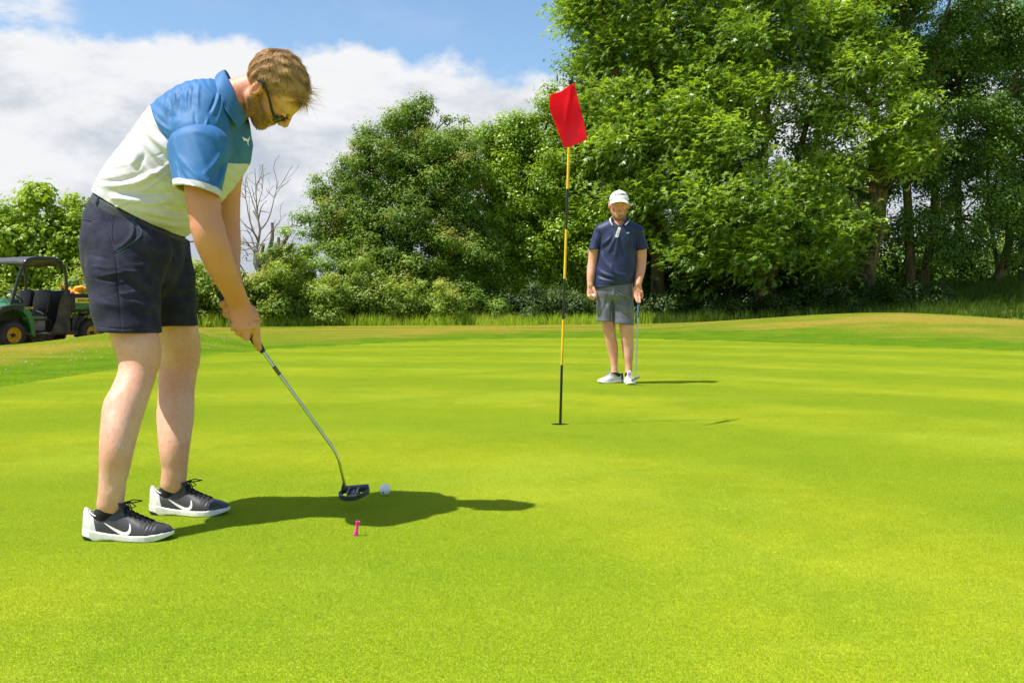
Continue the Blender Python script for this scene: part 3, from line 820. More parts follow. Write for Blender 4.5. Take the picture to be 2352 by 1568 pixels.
# bramble thicket and undergrowth
i_b = 0
for u, D, w_, h_, mt, lab in (
    (450, 30.2, 200, 230, L_bram, 'tangled bramble bush seen between the golfer and his forearm'),
    (560, 30.5, 230, 215, L_bram, 'pale flowering bramble bush below the dead tree'),
    (680, 31.0, 230, 185, L_bram, 'bramble bush at the foot of the dead tree stumps'),
    (700, 33.0, 190, 230, L_may, 'fresh green elder bush at the left foot of the hawthorn'),
    (800, 31.8, 240, 170, L_bram, 'wide bramble bush below the left side of the hawthorn'),
    (940, 32.2, 240, 150, L_bram, 'low bramble bush in front of the hawthorn trunk'),
    (1060, 32.8, 220, 140, L_haw, 'dark low bush right of the bramble bank'),
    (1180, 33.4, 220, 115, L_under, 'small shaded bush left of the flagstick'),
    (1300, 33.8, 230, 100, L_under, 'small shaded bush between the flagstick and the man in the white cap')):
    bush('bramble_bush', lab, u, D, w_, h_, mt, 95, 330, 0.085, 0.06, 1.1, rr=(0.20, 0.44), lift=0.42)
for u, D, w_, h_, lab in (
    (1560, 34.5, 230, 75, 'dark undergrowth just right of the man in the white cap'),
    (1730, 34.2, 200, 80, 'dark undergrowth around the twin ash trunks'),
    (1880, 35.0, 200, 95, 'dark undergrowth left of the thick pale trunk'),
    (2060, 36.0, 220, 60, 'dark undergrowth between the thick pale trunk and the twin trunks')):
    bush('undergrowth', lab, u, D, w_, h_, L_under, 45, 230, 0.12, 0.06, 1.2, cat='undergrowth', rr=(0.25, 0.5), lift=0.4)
# sunlit field edge seen through the wood
for u, D, w_, h_, lab in ((1960, 52, 420, 140, 'sunlit hedge glimpsed beyond the trees left of the twin trunks'), (2260, 54, 420, 150, 'sunlit hedge glimpsed beyond the trees at the far right')):
    bush('far_hedge', lab, u, D, w_, h_, L_syc, 110, 130, 0.24, 0.17, 1.4, cat='hedge', rr=(0.5, 0.9), lift=0.5)

# tall unmown grass along the foot of the hedge
def tall_grass(name, label, n, region, mat, hgt, wid, cond=None):
    r = np.random.default_rng(77)
    u = r.uniform(region[0], region[1], n); D = r.uniform(0, 1, n) 
    x0 = (u - 1176) / F
    d0 = np.interp(u, *region[2]); D = d0 + D * region[3]
    x = x0 * D
    cl = 0.5 + 0.5 * fbm(x, D, 1.3, 5) + 0.35 * fbm(x, D, 0.45, 6)
    k = cl > r.uniform(0.15, 0.95, n)
    x, D, cl = x[k], D[k], cl[k]; n = len(x)
    z_ = ground_z(x, D)
    h = hgt * r.uniform(.4, 1.1, n) * (0.55 + 0.6 * np.clip(cl, 0, 1.2))
    th = r.uniform(0, 6.28, n); ln = r.uniform(.08, .6, n)
    tip = np.stack([np.cos(th) * np.sin(ln), np.sin(th) * np.sin(ln), np.cos(ln)], -1) * h[:, None]
    b = np.stack([x, D, z_], -1)
    sa = r.uniform(0, 6.28, n); s_ = np.stack([np.cos(sa), np.sin(sa), sa * 0], -1) * wid / 2
    m1 = b + tip * np.array([.4, .4, .6])
    V = np.stack([b - s_, b + s_, m1 + s_ * .8, m1 - s_ * .8, b + tip], 1)
    Fq = np.arange(n)[:, None] * 5
    T = np.concatenate([Fq + [[0, 1, 2]], Fq + [[0, 2, 3]], Fq + [[3, 2, 4]]], 0)
    me = np_mesh(name, V.reshape(-1, 3), T, False); fattr(me, 'rnd', np.repeat(r.uniform(0, 1, n), 5)); me.materials.append(mat)
    tag(link(name, me), label, None, kind='stuff')
tall_grass('tall_grass', 'tall unmown grass along the foot of the hedge', 52000, (-60, 1500, ([0, 260, 450, 900, 1500], [26.0, 27.5, 28.9, 30.6, 32.0]), 2.4), L_grass, 0.46, 0.013)
tall_grass('shaded_grass', 'long grass coloured dark for shade on the bank under the trees', 60000, (1380, 2420, ([1380, 1900, 2420], [32.0, 32.4, 32.4]), 7.0), L_grass_d, 0.5, 0.016)

print('TRIS', sum(len(m.polygons) for m in bpy.data.meshes) * 2)
# ================================================================ implicit-surface modelling kit
def nrm(v):
    v = np.asarray(v, float); return v / (np.linalg.norm(v) + 1e-12)
class SDF:
    def __init__(s, lo, hi, h):
        s.lo = np.array(lo, float); s.h = h
        s.n = np.ceil((np.array(hi, float) - s.lo) / h).astype(int) + 1
        s.ax = [s.lo[i] + h * np.arange(s.n[i]) for i in range(3)]
        s.d = np.full(s.n, 1.0, np.float32)
    def _slice(s, lo, hi):
        a = np.clip(np.floor((np.asarray(lo) - s.lo) / s.h).astype(int), 0, s.n)
        b = np.clip(np.ceil((np.asarray(hi) - s.lo) / s.h).astype(int) + 1, 0, s.n)
        return tuple(slice(a[i], max(a[i], b[i])) for i in range(3))
    def _grid(s, sl):
        return (s.ax[0][sl[0]][:, None, None], s.ax[1][sl[1]][None, :, None], s.ax[2][sl[2]][None, None, :])
    def op(s, fn, lo, hi, k=0.0, mode='add', pad=None):
        m = (pad if pad is not None else k + 4 * s.h)
        sl = s._slice(np.asarray(lo) - m, np.asarray(hi) + m)
        if any(q.stop <= q.start for q in sl): return
        X, Y, Z = s._grid(sl)
        b = np.broadcast_to(fn(X, Y, Z), tuple(q.stop - q.start for q in sl)).astype(np.float32)
        a = s.d[sl]
        if mode == 'add':
            if k > 0:
                hh = np.clip(0.5 + 0.5 * (a - b) / k, 0, 1); r = a + (b - a) * hh - k * hh * (1 - hh)
            else: r = np.minimum(a, b)
        elif mode == 'sub':
            if k > 0:
                hh = np.clip(0.5 - 0.5 * (a + b) / k, 0, 1); r = a + (-b - a) * hh + k * hh * (1 - hh)
            else: r = np.maximum(a, -b)
        else: r = np.maximum(a, b)
        s.d[sl] = r
    # primitives -------------------------------------------------
    def cone(s, a, b, ra, rb=None, k=0.0, mode='add'):
        a = np.asarray(a, float); b = np.asarray(b, float); rb = ra if rb is None else rb
        ab = b - a; L2 = float(ab @ ab) + 1e-12
        def fn(X, Y, Z):
            x, y, z_ = X - a[0], Y - a[1], Z - a[2]
            t = np.clip((x * ab[0] + y * ab[1] + z_ * ab[2]) / L2, 0, 1)
            return np.sqrt((x - t * ab[0]) ** 2 + (y - t * ab[1]) ** 2 + (z_ - t * ab[2]) ** 2) - (ra + (rb - ra) * t)
        m = max(ra, rb); s.op(fn, np.minimum(a, b) - m, np.maximum(a, b) + m, k, mode)
    def chain(s, P, rr, k=0.0, mode='add', kk=None):
        for i in range(len(P) - 1): s.cone(P[i], P[i + 1], rr[i], rr[i + 1], k, mode)
    def econe(s, a, b, ra, rb, side, k=0.0, mode='add', capk=1.0):
        """tapered capsule of elliptical section; ra, rb = (radius along side, radius across)"""
        a = np.asarray(a, float); b = np.asarray(b, float)
        ab = b - a; L = np.linalg.norm(ab); ax = ab / L
        sd_ = nrm(np.asarray(side, float) - ax * np.dot(side, ax)); cr = np.cross(ax, sd_)
        def fn(X, Y, Z):
            x, y, z_ = X - a[0], Y - a[1], Z - a[2]
            w = x * ax[0] + y * ax[1] + z_ * ax[2]
            t = np.clip(w / L, 0, 1)
            r1 = ra[0] + (rb[0] - ra[0]) * t; r2 = ra[1] + (rb[1] - ra[1]) * t
            u = x * sd_[0] + y * sd_[1] + z_ * sd_[2]; v = x * cr[0] + y * cr[1] + z_ * cr[2]
            e = w - t * L; rm = np.minimum(r1, r2)
            re = rm * capk
            q = np.sqrt((u / r1) ** 2 + (v / r2) ** 2 + (e / re) ** 2)
            g = np.sqrt((u / r1 ** 2) ** 2 + (v / r2 ** 2) ** 2 + (e / re ** 2) ** 2) + 1e-9
            return q * (q - 1) / g
        m = max(*ra, *rb); s.op(fn, np.minimum(a, b) - m, np.maximum(a, b) + m, k, mode)
    def ell(s, c, r, M=None, k=0.0, mode='add'):
        """ellipsoid; M rows = its axes in world"""
        c = np.asarray(c, float); M = np.eye(3) if M is None else np.asarray(M, float)
        def fn(X, Y, Z):
            x, y, z_ = X - c[0], Y - c[1], Z - c[2]
            q = 0; g = 0
            for i in range(3):
                w = x * M[i][0] + y * M[i][1] + z_ * M[i][2]
                q = q + (w / r[i]) ** 2; g = g + (w / r[i] ** 2) ** 2
            q = np.sqrt(q); return q * (q - 1) / (np.sqrt(g) + 1e-9)
        m = max(r); s.op(fn, c - m, c + m, k, mode)
    def plane(s, p, n, mode='cut', k=0.0):
        """remove everything on the side the normal points to"""
        p = np.asarray(p, float); n = nrm(n)
        def fn(X, Y, Z): return (X - p[0]) * n[0] + (Y - p[1]) * n[1] + (Z - p[2]) * n[2]
        s.op(fn, s.lo, s.lo + s.h * s.n, k, 'int')
    def mesh(s):
        """surface nets"""
        d = s.d; nx_, ny_, nz_ = s.n
        neg = d < 0
        c = np.zeros((nx_ - 1, ny_ - 1, nz_ - 1), np.int8)
        for i in (0, 1):
            for j in (0, 1):
                for k in (0, 1):
                    c += neg[i:nx_ - 1 + i, j:ny_ - 1 + j, k:nz_ - 1 + k]
        act = (c > 0) & (c < 8)
        ci = np.argwhere(act); n = len(ci)
        idm = np.full(act.shape, -1, np.int32); idm[act] = np.arange(n)
        acc = np.zeros((n, 3)); cnt = np.zeros(n)
        corners = [(i, j, k) for i in (0, 1) for j in (0, 1) for k in (0, 1)]
        for a in corners:
            for ax_ in range(3):
                if a[ax_]: continue
                b = list(a); b[ax_] = 1
                da = d[ci[:, 0] + a[0], ci[:, 1] + a[1], ci[:, 2] + a[2]]; db = d[ci[:, 0] + b[0], ci[:, 1] + b[1], ci[:, 2] + b[2]]
                m = (da < 0) != (db < 0)
                t = np.where(m, da / (da - db + 1e-12), 0)
                p = np.array(a, float)[None] + t[:, None] * np.eye(3)[ax_][None]
                acc[m] += p[m]; cnt[m] += 1
        V = s.lo + s.h * (ci + acc / cnt[:, None])
        Q = []
        for ax_ in range(3):
            o = [q for q in range(3) if q != ax_]
            sl0 = [slice(None)] * 3; sl1 = [slice(None)] * 3
            sl0[ax_] = slice(0, s.n[ax_] - 1); sl1[ax_] = slice(1, s.n[ax_])
            A = neg[tuple(sl0)]; B = neg[tuple(sl1)]
            e = np.argwhere(A != B)
            e = e[(e[:, o[0]] > 0) & (e[:, o[1]] > 0) & (e[:, o[0]] < s.n[o[0]] - 1) & (e[:, o[1]] < s.n[o[1]] - 1)]
            fl = A[e[:, 0], e[:, 1], e[:, 2]]
            def idx_(du, dv):
                q = e.copy(); q[:, o[0]] += du; q[:, o[1]] += dv; return idm[q[:, 0], q[:, 1], q[:, 2]]
            f = np.stack([idx_(-1, -1), idx_(0, -1), idx_(0, 0), idx_(-1, 0)], 1)
            if ax_ == 1: fl = ~fl
            f[~fl] = f[~fl][:, ::-1]
            Q.append(f)
        Q = np.concatenate(Q); Q = Q[(Q >= 0).all(1)]
        return V, Q
def vnormals(V, Q):
    n = np.cross(V[Q[:, 2]] - V[Q[:, 0]], V[Q[:, 3]] - V[Q[:, 1]])
    N = np.zeros_like(V)
    for i in range(4): np.add.at(N, Q[:, i], n)
    return N / (np.linalg.norm(N, axis=1, keepdims=True) + 1e-12)
def relax(V, Q, it=2, f=0.5):
    n = len(V)
    for _ in range(it):
        S_ = np.zeros_like(V); C_ = np.zeros(n)
        for i in range(4):
            a = Q[:, i]; b = Q[:, (i + 1) % 4]
            np.add.at(S_, a, V[b]); np.add.at(C_, a, 1); np.add.at(S_, b, V[a]); np.add.at(C_, b, 1)
        V = V + f * (S_ / np.maximum(C_, 1)[:, None] - V)
    return V
def sdf_obj(name, V, Q, mat, parent, attrs=None):
    me = np_mesh(name, V, Q)
    for k, v in (attrs or {}).items(): fattr(me, k, v)
    return link(name, me, mat, parent)
def seg_dist(V, a, b):
    a = np.asarray(a, float); b = np.asarray(b, float); ab = b - a
    t = np.clip(((V - a) @ ab) / (ab @ ab + 1e-12), 0, 1)
    return np.linalg.norm(V - a - t[:, None] * ab, axis=1), t
def crease(V, N, a, b, w, depth, c=None):
    """a fold: ridge (+) or valley (-) along a-b (optionally bowed through c)"""
    pts = [np.asarray(a, float), np.asarray(b, float)]
    if c is not None:
        a_, c_, b_ = pts[0], np.asarray(c, float), pts[1]
        ts = np.linspace(0, 1, 7)
        pts = [(1 - t) ** 2 * a_ + 2 * t * (1 - t) * c_ + t * t * b_ for t in ts]
    best = np.full(len(V), 9.0); tt = np.zeros(len(V))
    for i in range(len(pts) - 1):
        d, t = seg_dist(V, pts[i], pts[i + 1])
        m = d < best; best[m] = d[m]; tt[m] = (i + t[m]) / (len(pts) - 1)
    fall = np.sin(np.pi * np.clip(tt * 0.92 + 0.04, 0, 1)) ** 0.5
    return V + N * (depth * np.exp(-(best / w) ** 2) * fall)[:, None]
def bvh_of(V, Q): return BVHTree.FromPolygons([tuple(v) for v in V.tolist()], [tuple(f) for f in Q.tolist()])
def obj_bvh(o):
    me = o.data; M = Matrix.Identity(4); p = o
    while p is not None: M = p.matrix_basis @ M; p = p.parent
    return BVHTree.FromPolygons([M @ v.co for v in me.vertices], [tuple(f.vertices) for f in me.polygons])
def grid_poly(polys, step):
    """2D polygon(s) -> triangulated, subdivided flat mesh (V2, F)"""
    bm = bmesh.new()
    for poly in polys:
        vs = [bm.verts.new((x, y, 0)) for x, y in poly]
        try: bm.faces.new(vs)
        except ValueError: pass
    bmesh.ops.triangulate(bm, faces=bm.faces)
    for _ in range(3):
        es = [e for e in bm.edges if e.calc_length() > step]
        if not es: break
        bmesh.ops.subdivide_edges(bm, edges=es, cuts=1)
        bmesh.ops.triangulate(bm, faces=[f for f in bm.faces if len(f.verts) > 3])
    V = [(v.co.x, v.co.y) for v in bm.verts]; bm.verts.index_update()
    Fc = [tuple(v.index for v in f.verts) for f in bm.faces]; bm.free()
    return V, Fc
def decal(name, polys, bvh, org, ax, ay, dr, mat, parent, step=0.01, off=0.0012, reach=0.6, thick=0.0):
    """lay a flat print on a surface: points org+ax*x+ay*y, cast along dr"""
    V2, Fc = grid_poly(polys, step) if not isinstance(polys, tuple) else polys
    ax, ay, dr, org = (np.asarray(q, float) for q in (ax, ay, dr, org)); dr = nrm(dr)
    out = []; ok = []
    for x, y in V2:
        p = org + ax * x + ay * y
        hit = bvh.ray_cast(Vector(p), Vector(dr), reach)
        if hit[0] is None: out.append(np.zeros(3)); ok.append(False)
        else: out.append(np.array(hit[0]) - dr * off); ok.append(True)
    Fc = [f for f in Fc if all(ok[i] for i in f)]
    if not Fc: return None
    me = pmesh(name, out, Fc, True)
    import bmesh as _b
    bm = _b.new(); bm.from_mesh(me); _b.ops.delete(bm, geom=[v for v in bm.verts if not v.link_faces], context='VERTS')
    _b.ops.recalc_face_normals(bm, faces=bm.faces); bm.to_mesh(me); bm.free()
    return link(name, me, mat, parent)
def text_mesh(txt, size, shear=0.0, bold=0.0, align='CENTER', space=1.0):
    cu = bpy.data.curves.new('t', 'FONT'); cu.body = txt; cu.size = size; cu.shear = shear; cu.align_x = align; cu.offset = bold; cu.space_character = space
    o = bpy.data.objects.new('t', cu); COL.objects.link(o)
    dg = bpy.context.evaluated_depsgraph_get(); me = bpy.data.meshes.new_from_object(o.evaluated_get(dg))
    V = [(v.co.x, v.co.y) for v in me.vertices]; Fc = [tuple(p.vertices) for p in me.polygons]
    bpy.data.objects.remove(o); bpy.data.meshes.remove(me); bpy.data.curves.remove(cu)
    return (V, Fc)

# materials of people
def skin_material(name, base, red, pale, hair=0.0):
    m = NM(name); P = m.coord('World')
    n1 = m.noise(7, 3, 0.5, P); n2 = m.noise(55, 4, 0.6, P); n3 = m.noise(420, 2, 0.5, P)
    c = m.mix(m.rng(n1, 0.35, 0.68), pale, base)
    c = m.mix(m.math('MULTIPLY', m.rng(n2, 0.42, 0.74), 0.24), c, red)
    c = m.mix(m.attr('red'), c, red)
    c = m.mix(m.attr('tan'), c, tuple(q * f for q, f in zip(base, (0.84, 0.62, 0.50))))
    c = m.mix(m.math('MULTIPLY', m.attr('hair'), m.rng(m.noise(300, 3, 0.7, P), 0.30, 0.55)), c, (0.17, 0.095, 0.042))
    if hair:
        hn = m.noise(260, 3, 0.7, P, (1, 1, 0.4)); c = m.mix(m.math('MULTIPLY', m.rng(hn, 0.58, 0.70), hair), c, (0.42, 0.27, 0.14))
    b = m.bump(m.math('ADD', n3, m.math('MULTIPLY', n2, 2.2)), 0.28, 0.002)
    return m.done(m.pbr(c, 0.48, 0, 0.42, b))
def cloth_material(name, col_fn, rough=0.75, weave=700, bump_=0.2, sheen=0.3, spec=0.25):
    m = NM(name); P = m.coord('World')
    c = col_fn(m, P)
    n = m.noise(weave, 2, 0.6, P); n2 = m.noise(38, 4, 0.6, P)
    b = m.bump(m.math('ADD', m.math('MULTIPLY', n, 0.35), n2), bump_, 0.003)
    return m.done(m.pbr(c, rough, 0, spec, b, sheen=sheen))
M_skin = skin_material('skin_fair', (0.70, 0.36, 0.245), (0.66, 0.19, 0.12), (0.78, 0.46, 0.34), 0.3)
M_skin2 = skin_material('skin_ruddy', (0.70, 0.33, 0.22), (0.64, 0.19, 0.12), (0.76, 0.42, 0.30))
# ================================================================ head builder shared by both men
def head_prims(s, S, f, u, k, beard=0.0, jaw=1.0):
    f = nrm(f); u = nrm(u - np.dot(u, f) * f); r = np.cross(f, u)
    Mx = np.array([f, u, r])
    P = lambda a, b, c=0.0: np.asarray(S) + k * (a * f + b * u + c * r)
    E3 = lambda c, rr, kk=0.012, mode='add', M=Mx: s.ell(P(*c), [q * k for q in rr], M, kk * k, mode)
    E3((-.008, .012, 0), (.094, .088, .0755), 0)
    E3((.030, .018, 0), (.066, .062, .063), .02)
    E3((.040, -.042, 0), (.052, .064, .055), .02)
    for q in (-1, 1):
        s.cone(P(.002, -.062, q * .050), P(.068, -.110, q * .014), .020 * k * jaw, .017 * k * jaw, .022 * k)
        E3((.058, -.030, q * .043), (.022, .018, .018), .018)
        s.cone(P(.080, .010, q * .040), P(.090, .006, q * .012), .010 * k, .010 * k, .010 * k)
        E3((.098, -.014, q * .033), (.014, .011, .017), .008, 'sub')
        E3((.078, -.014, q * .031), (.0145, .0130, .0150), .002)
        E3((.0885, -.0215, q * .032), (.006, .003, .014), .004)   # lower lid
        E3((.0895, -.0065, q * .032), (.007, .003, .015), .004)   # upper lid
        E3((.104, -.047, q * .0125), (.010, .0085, .0075), .005)
        # ear
        t = .30
        Me = np.array([math.cos(t) * f + math.sin(t) * u, -math.sin(t) * f + math.cos(t) * u, r])
        tilt = nrm(r * 0.92 - q * f * 0.38); Me2 = np.array([np.cross(Me[1], tilt), Me[1], tilt])
        E3((-.012, -.018, q * .0845), (.0170, .0280, .0070), .004, 'add', Me2)
        E3((-.008, -.018, q * .0925), (.0095, .0165, .0060), .003, 'sub', Me2)
        E3((-.004, -.028, q * .0830), (.0060, .0100, .0060), .004, 'add', Me2)
        s.cone(P(-.004, -.022, q * .062), P(-.004, -.020, q * .078), .016 * k, .010 * k, .006 * k)
        s.cone(P(.002, -.004, q * .081), P(.002, -.046, q * .077), .0045 * k, .0055 * k, .004 * k)
    E3((.080, -.112, 0), (.018, .017, .023), .014)
    E3((.068, -.078, 0), (.028, .030, .031), .016)
    E3((.095, -.0735, 0), (.0080, .0045, .0220), .004)
    E3((.093, -.0830, 0), (.0085, .0055, .0190), .004)
    s.cone(P(.094, .002), P(.116, -.038), .0068 * k, .0095 * k, .010 * k)
    E3((.113, -.042, 0), (.011, .009, .010), .006)
    return P, f, u, r

# ================================================================ golfer
W0, px0 = W, px
def dense(rows, n=5):
    """Catmull-Rom through rows of numbers"""
    P = np.array(rows, float); o = []
    for i in range(len(P) - 1):
        p0, p1, p2, p3 = P[max(i - 1, 0)], P[i], P[i + 1], P[min(i + 2, len(P) - 1)]
        for k in range(n):
            t = k / n; o.append(0.5 * ((2 * p1) + (-p0 + p2) * t + (2 * p0 - 5 * p1 + 4 * p2 - p3) * t * t + (-p0 + 3 * p1 - 3 * p2 + p3) * t ** 3))
    return np.array(o + [P[-1]])
def leanf(v): 
    """the upper body leans away from the eye: distance factor by height"""
    return 1.0 + 0.055 * float(smooth(1060, 790, v))
def W(u, v, D): return W0(u, v, D * leanf(v))
def px(r_, D): return px0(r_, D) * 1.055
def crease_uv(V, N, a, b, w, depth, c=None):
    """a fold drawn on the camera-facing cloth; a, b, c and w in view pixels, depth in metres"""
    u = 1176 + V[:, 0] * F / V[:, 1]; v = 709.3 - (V[:, 2] - EYE) * F / V[:, 1]
    P2 = np.stack([u, v, 0 * u], 1)
    pts = [np.array([*a, 0.]), np.array([*b, 0.])]
    if c is not None:
        a_, b_, c_ = pts[0], pts[1], np.array([*c, 0.])
        pts = [(1 - t) ** 2 * a_ + 2 * t * (1 - t) * c_ + t * t * b_ for t in np.linspace(0, 1, 8)]
    best = np.full(len(V), 1e9); tt = np.zeros(len(V))
    for i in range(len(pts) - 1):
        d, t = seg_dist(P2, pts[i], pts[i + 1]); m = d < best; best[m] = d[m]; tt[m] = (i + t[m]) / (len(pts) - 1)
    fall = np.sin(np.pi * np.clip(tt * .94 + .03, 0, 1)) ** .6
    face = smooth(.25, -.15, N[:, 1])
    return V + N * (depth * np.exp(-(best / w) ** 2) * fall * face)[:, None]
golfer = empty('person', tuple(W(320, 1240, 3.2) * np.array([1, 1, 0])), 0,
               'bending man in a blue and white polo shirt and navy shorts putting a golf ball', 'person')
HS = W(634, 194, 3.18); HF = nrm((.45, .22, -.86)); HU = nrm((.80, -.40, .42)); HU = nrm(HU - np.dot(HU, HF) * HF); HK = 1.11
def golfer_body():
    s = SDF((-1.45, 2.86, 0.03), (-0.56, 3.80, 1.69), 0.0032)
    y_ = (0, 1, 0)
    # torso core (under the shirt)
    tor = [(318, 480, 86, .14), (368, 428, 92, .15), (414, 377, 94, .155), (454, 325, 88, .15), (491, 280, 66, .13), (520, 250, 46, .10)]
    for a, b in zip(tor[:-1], tor[1:]):
        s.econe(W(a[0], a[1], 3.21), W(b[0], b[1], 3.21), (a[3], px(a[2], 3.21)), (b[3], px(b[2], 3.21)), y_, .02)
    s.econe(W(312, 490, 3.21), W(305, 580, 3.21), (.125, px(85, 3.21)), (.13, px(88, 3.21)), y_, .02)
    # neck and head
    s.econe(W(512, 240, 3.21), W(588, 205, 3.225), (.072, px(48, 3.2)), (.054, px(40, 3.2)), y_, .02)
    P, f, u, r = head_prims(s, HS, HF, HU, HK)
    # sterno muscle from behind the ear to the collar
    s.cone(W(590, 222, 3.165), W(566, 262, 3.18), .012, .010, .02)
    def limb_(pts, fl=1.0, k=.004):
        pts = [tuple(q) for q in dense(pts)]
        for a, b in zip(pts[:-1], pts[1:]):
            s.econe(W(*a[:3]), W(*b[:3]), (px0(a[3], a[2]) * fl, px0(a[3], a[2]) * leanf(a[1])), (px0(b[3], b[2]) * fl, px0(b[3], b[2]) * leanf(b[1])), y_, k)
    # legs (traced from the photograph)
    limb_([(297, 575, 3.12, 56), (292, 690, 3.09, 50), (300, 735, 3.06, 50), (307, 765, 3.05, 51), (318, 800, 3.03, 49), (321, 831, 3.03, 45)], .95)
    limb_([(321, 831, 3.03, 44), (311, 870, 3.03, 41), (295, 910, 3.03, 42), (279, 950, 3.03, 41), (268, 1000, 3.03, 36.5), (263, 1050, 3.03, 33), (258.5, 1100, 3.03, 29), (256, 1135, 3.03, 29), (252, 1160, 3.03, 28)], .93)
    limb_([(358, 575, 3.28, 62), (390, 690, 3.33, 48), (403, 735, 3.34, 46), (406, 750, 3.34, 46), (411, 800, 3.35, 47), (412, 830, 3.36, 44)], .95)
    limb_([(412, 830, 3.36, 44), (408, 858, 3.37, 41), (405, 898, 3.38, 39.5), (404, 950, 3.39, 40), (401, 1000, 3.40, 36.5), (400, 1045, 3.40, 31), (401, 1072, 3.40, 27.5), (400, 1090, 3.40, 27.5), (397, 1112, 3.40, 26.5)], .93)
    for (u_, v_, D, sc_) in ((338, 838, 3.03, 1.0), (428, 826, 3.36, .95)):      # kneecaps
        s.ell(W(u_ + 4, v_ - 2, D), (.030 * sc_, .034, .032 * sc_), None, .008)
        s.ell(W(u_ - 2, v_ + 32, D), (.022, .024, .020), None, .012); 0
    s.ell(W(268, 942, 3.03), (.036, .042, .060), None, .02); s.ell(W(392, 955, 3.40), (.036, .046, .07), None, .025)
    s.ell(W(262, 1128, 3.01), (.009, .008, .012), None, .016)
    s.cone(W(334, 880, 3.03), W(282, 1090, 3.03), .018, .014, .014); s.cone(W(430, 872, 3.37), W(418, 1060, 3.40), .017, .013, .014)
    # right arm
    def arm(pts, k=.004):
        pts = [tuple(q) for q in dense(pts)]
        for a, b in zip(pts[:-1], pts[1:]):
            s.econe(W(*a[:3]), W(*b[:3]), (px(a[4], a[2]), px(a[3], a[2])), (px(b[4], b[2]), px(b[3], b[2])), y_, k)
    arm([(458, 330, 3.05, 52, 46), (462, 400, 3.01, 42, 40), (467, 455, 2.99, 39, 38), (473, 505, 2.975, 34, 34), (481, 540, 2.97, 36, 33), (494, 575, 2.985, 36, 32), (512, 620, 3.02, 32, 27), (532, 660, 3.07, 27, 20), (547, 694, 3.12, 24, 16)])
    s.ell(W(452, 522, 2.97), (.018, .02, .02), None, .016)
    s.ell(W(497, 530, 2.98), (.022, .024, .045), None, .02)
    # left arm
    arm([(525, 330, 3.38, 50, 44), (527, 400, 3.41, 30, 30), (525, 450, 3.43, 26, 26), (524, 510, 3.435, 26, 25), (522, 560, 3.42, 30, 27), (524, 620, 3.36, 27, 22), (533, 665, 3.29, 21, 17), (538, 690, 3.25, 19, 14)])
    # ---- right hand
    c = lambda a, b, ra, rb=None, k=.004: s.cone(W(*a), W(*b), px(ra, 3.15), px(rb if rb else ra, 3.15), k)
    s.econe(W(549, 698, 3.125), W(562, 736, 3.13), (.019, px(25, 3.13)), (.016, px(30, 3.13)), y_, .008)
    s.ell(W(584, 724, 3.14), (.014, .014, .016), None, .012)
    for (u_, v_) in ((585, 745), (570, 751), (555, 751), (542, 744)):
        s.ell(W(u_, v_, 3.125), (px(9.5, 3.13), .012, px(9.5, 3.13)), None, .006)
        c((u_, v_, 3.122), (552 + (u_ - 562) * .3, 705, 3.118), 3.6, 2.0, .006)      # tendons
    c((585, 746, 3.14), (589, 778, 3.17), 10.5, 8.8); c((589, 778, 3.17), (594.5, 800, 3.21), 8.8, 7.6)
    s.ell(W(589, 776, 3.165), (px(9.4, 3.14), .0125, px(7, 3.14)), None, .004)
    c((570, 752, 3.13), (566, 773, 3.145), 10, 8.8); c((566, 773, 3.145), (558, 768, 3.19), 8.6, 7.6)
    c((555, 752, 3.13), (550, 764, 3.15), 9, 8); c((550, 764, 3.15), (545, 757, 3.19), 8, 7)
    c((542, 744, 3.135), (538, 754, 3.16), 8, 7); c((538, 754, 3.16), (534, 747, 3.19), 7, 6)
    c((574, 712, 3.15), (588, 735, 3.18), 13, 10, .008); c((588, 735, 3.18), (590, 764, 3.225), 10, 8)
    # ---- left hand, wrapped round the top of the grip
    s.econe(W(539, 688, 3.245), W(535, 722, 3.235), (.016, px(23, 3.2)), (.016, px(26, 3.2)), y_, .008)
    for i, (gu, gv) in enumerate(((519, 690), (528, 702), (537, 714), (546, 726))):
        a = (gu + 8, gv - 6, 3.225); b = (gu - 9, gv + 8, 3.20); c_ = (gu - 8.5, gv + 9, 3.165); d = (gu + 2, gv + 2, 3.148)
        c(a, b, 7.6, 7.6); c(b, c_, 7.6, 7.2); c(c_, d, 7.2, 6.4)
    c((553, 742, 3.20), (534, 756, 3.195), 6.5, 5.2)
    V, Q = s.mesh()
    V = relax(V, Q, 2, .45)
    # paint-free anatomy marks: redness, tan, stubble
    d = V - HS; hf = d @ f / HK; hu = d @ u / HK; hr = d @ r / HK
    inh = (np.abs(hf) < .16) & (np.abs(hu) < .16) & (np.abs(hr) < .12)
    beard = np.where(inh, smooth(.012, -.012, hu - np.interp(hf, [-.01, .03, .06, .085, .11], [.015, -.035, -.048, -.058, -.062])) * smooth(-.006, .010, hf), 0)
    beard *= smooth(-.17, -.13, hu)
    mouth = np.exp(-((hu + .078) / .009) ** 2) * (np.abs(hr) < .022) * (hf > .08)
    beard = np.clip(beard * 1.0 - mouth, 0, 1) * 0.75 * smooth(.082, .070, np.abs(hr))
    scalp = np.where(inh, smooth(-.004, .012, hu - hairline(hf)), 0)
    hair = np.maximum(beard, scalp)
    red = np.zeros(len(V))
    ear = inh & (np.abs(hr) > .074); red[ear] = .55
    red = np.maximum(red, np.where(inh, np.exp(-((hu + .045) / .018) ** 2 - (hr / .02) ** 2) * (hf > .09) * .5, 0))
    for q in ((338, 838, 3.03), (430, 828, 3.36)): red = np.maximum(red, .35 * np.exp(-(np.linalg.norm(V - W(*q), axis=1) / .045) ** 2))
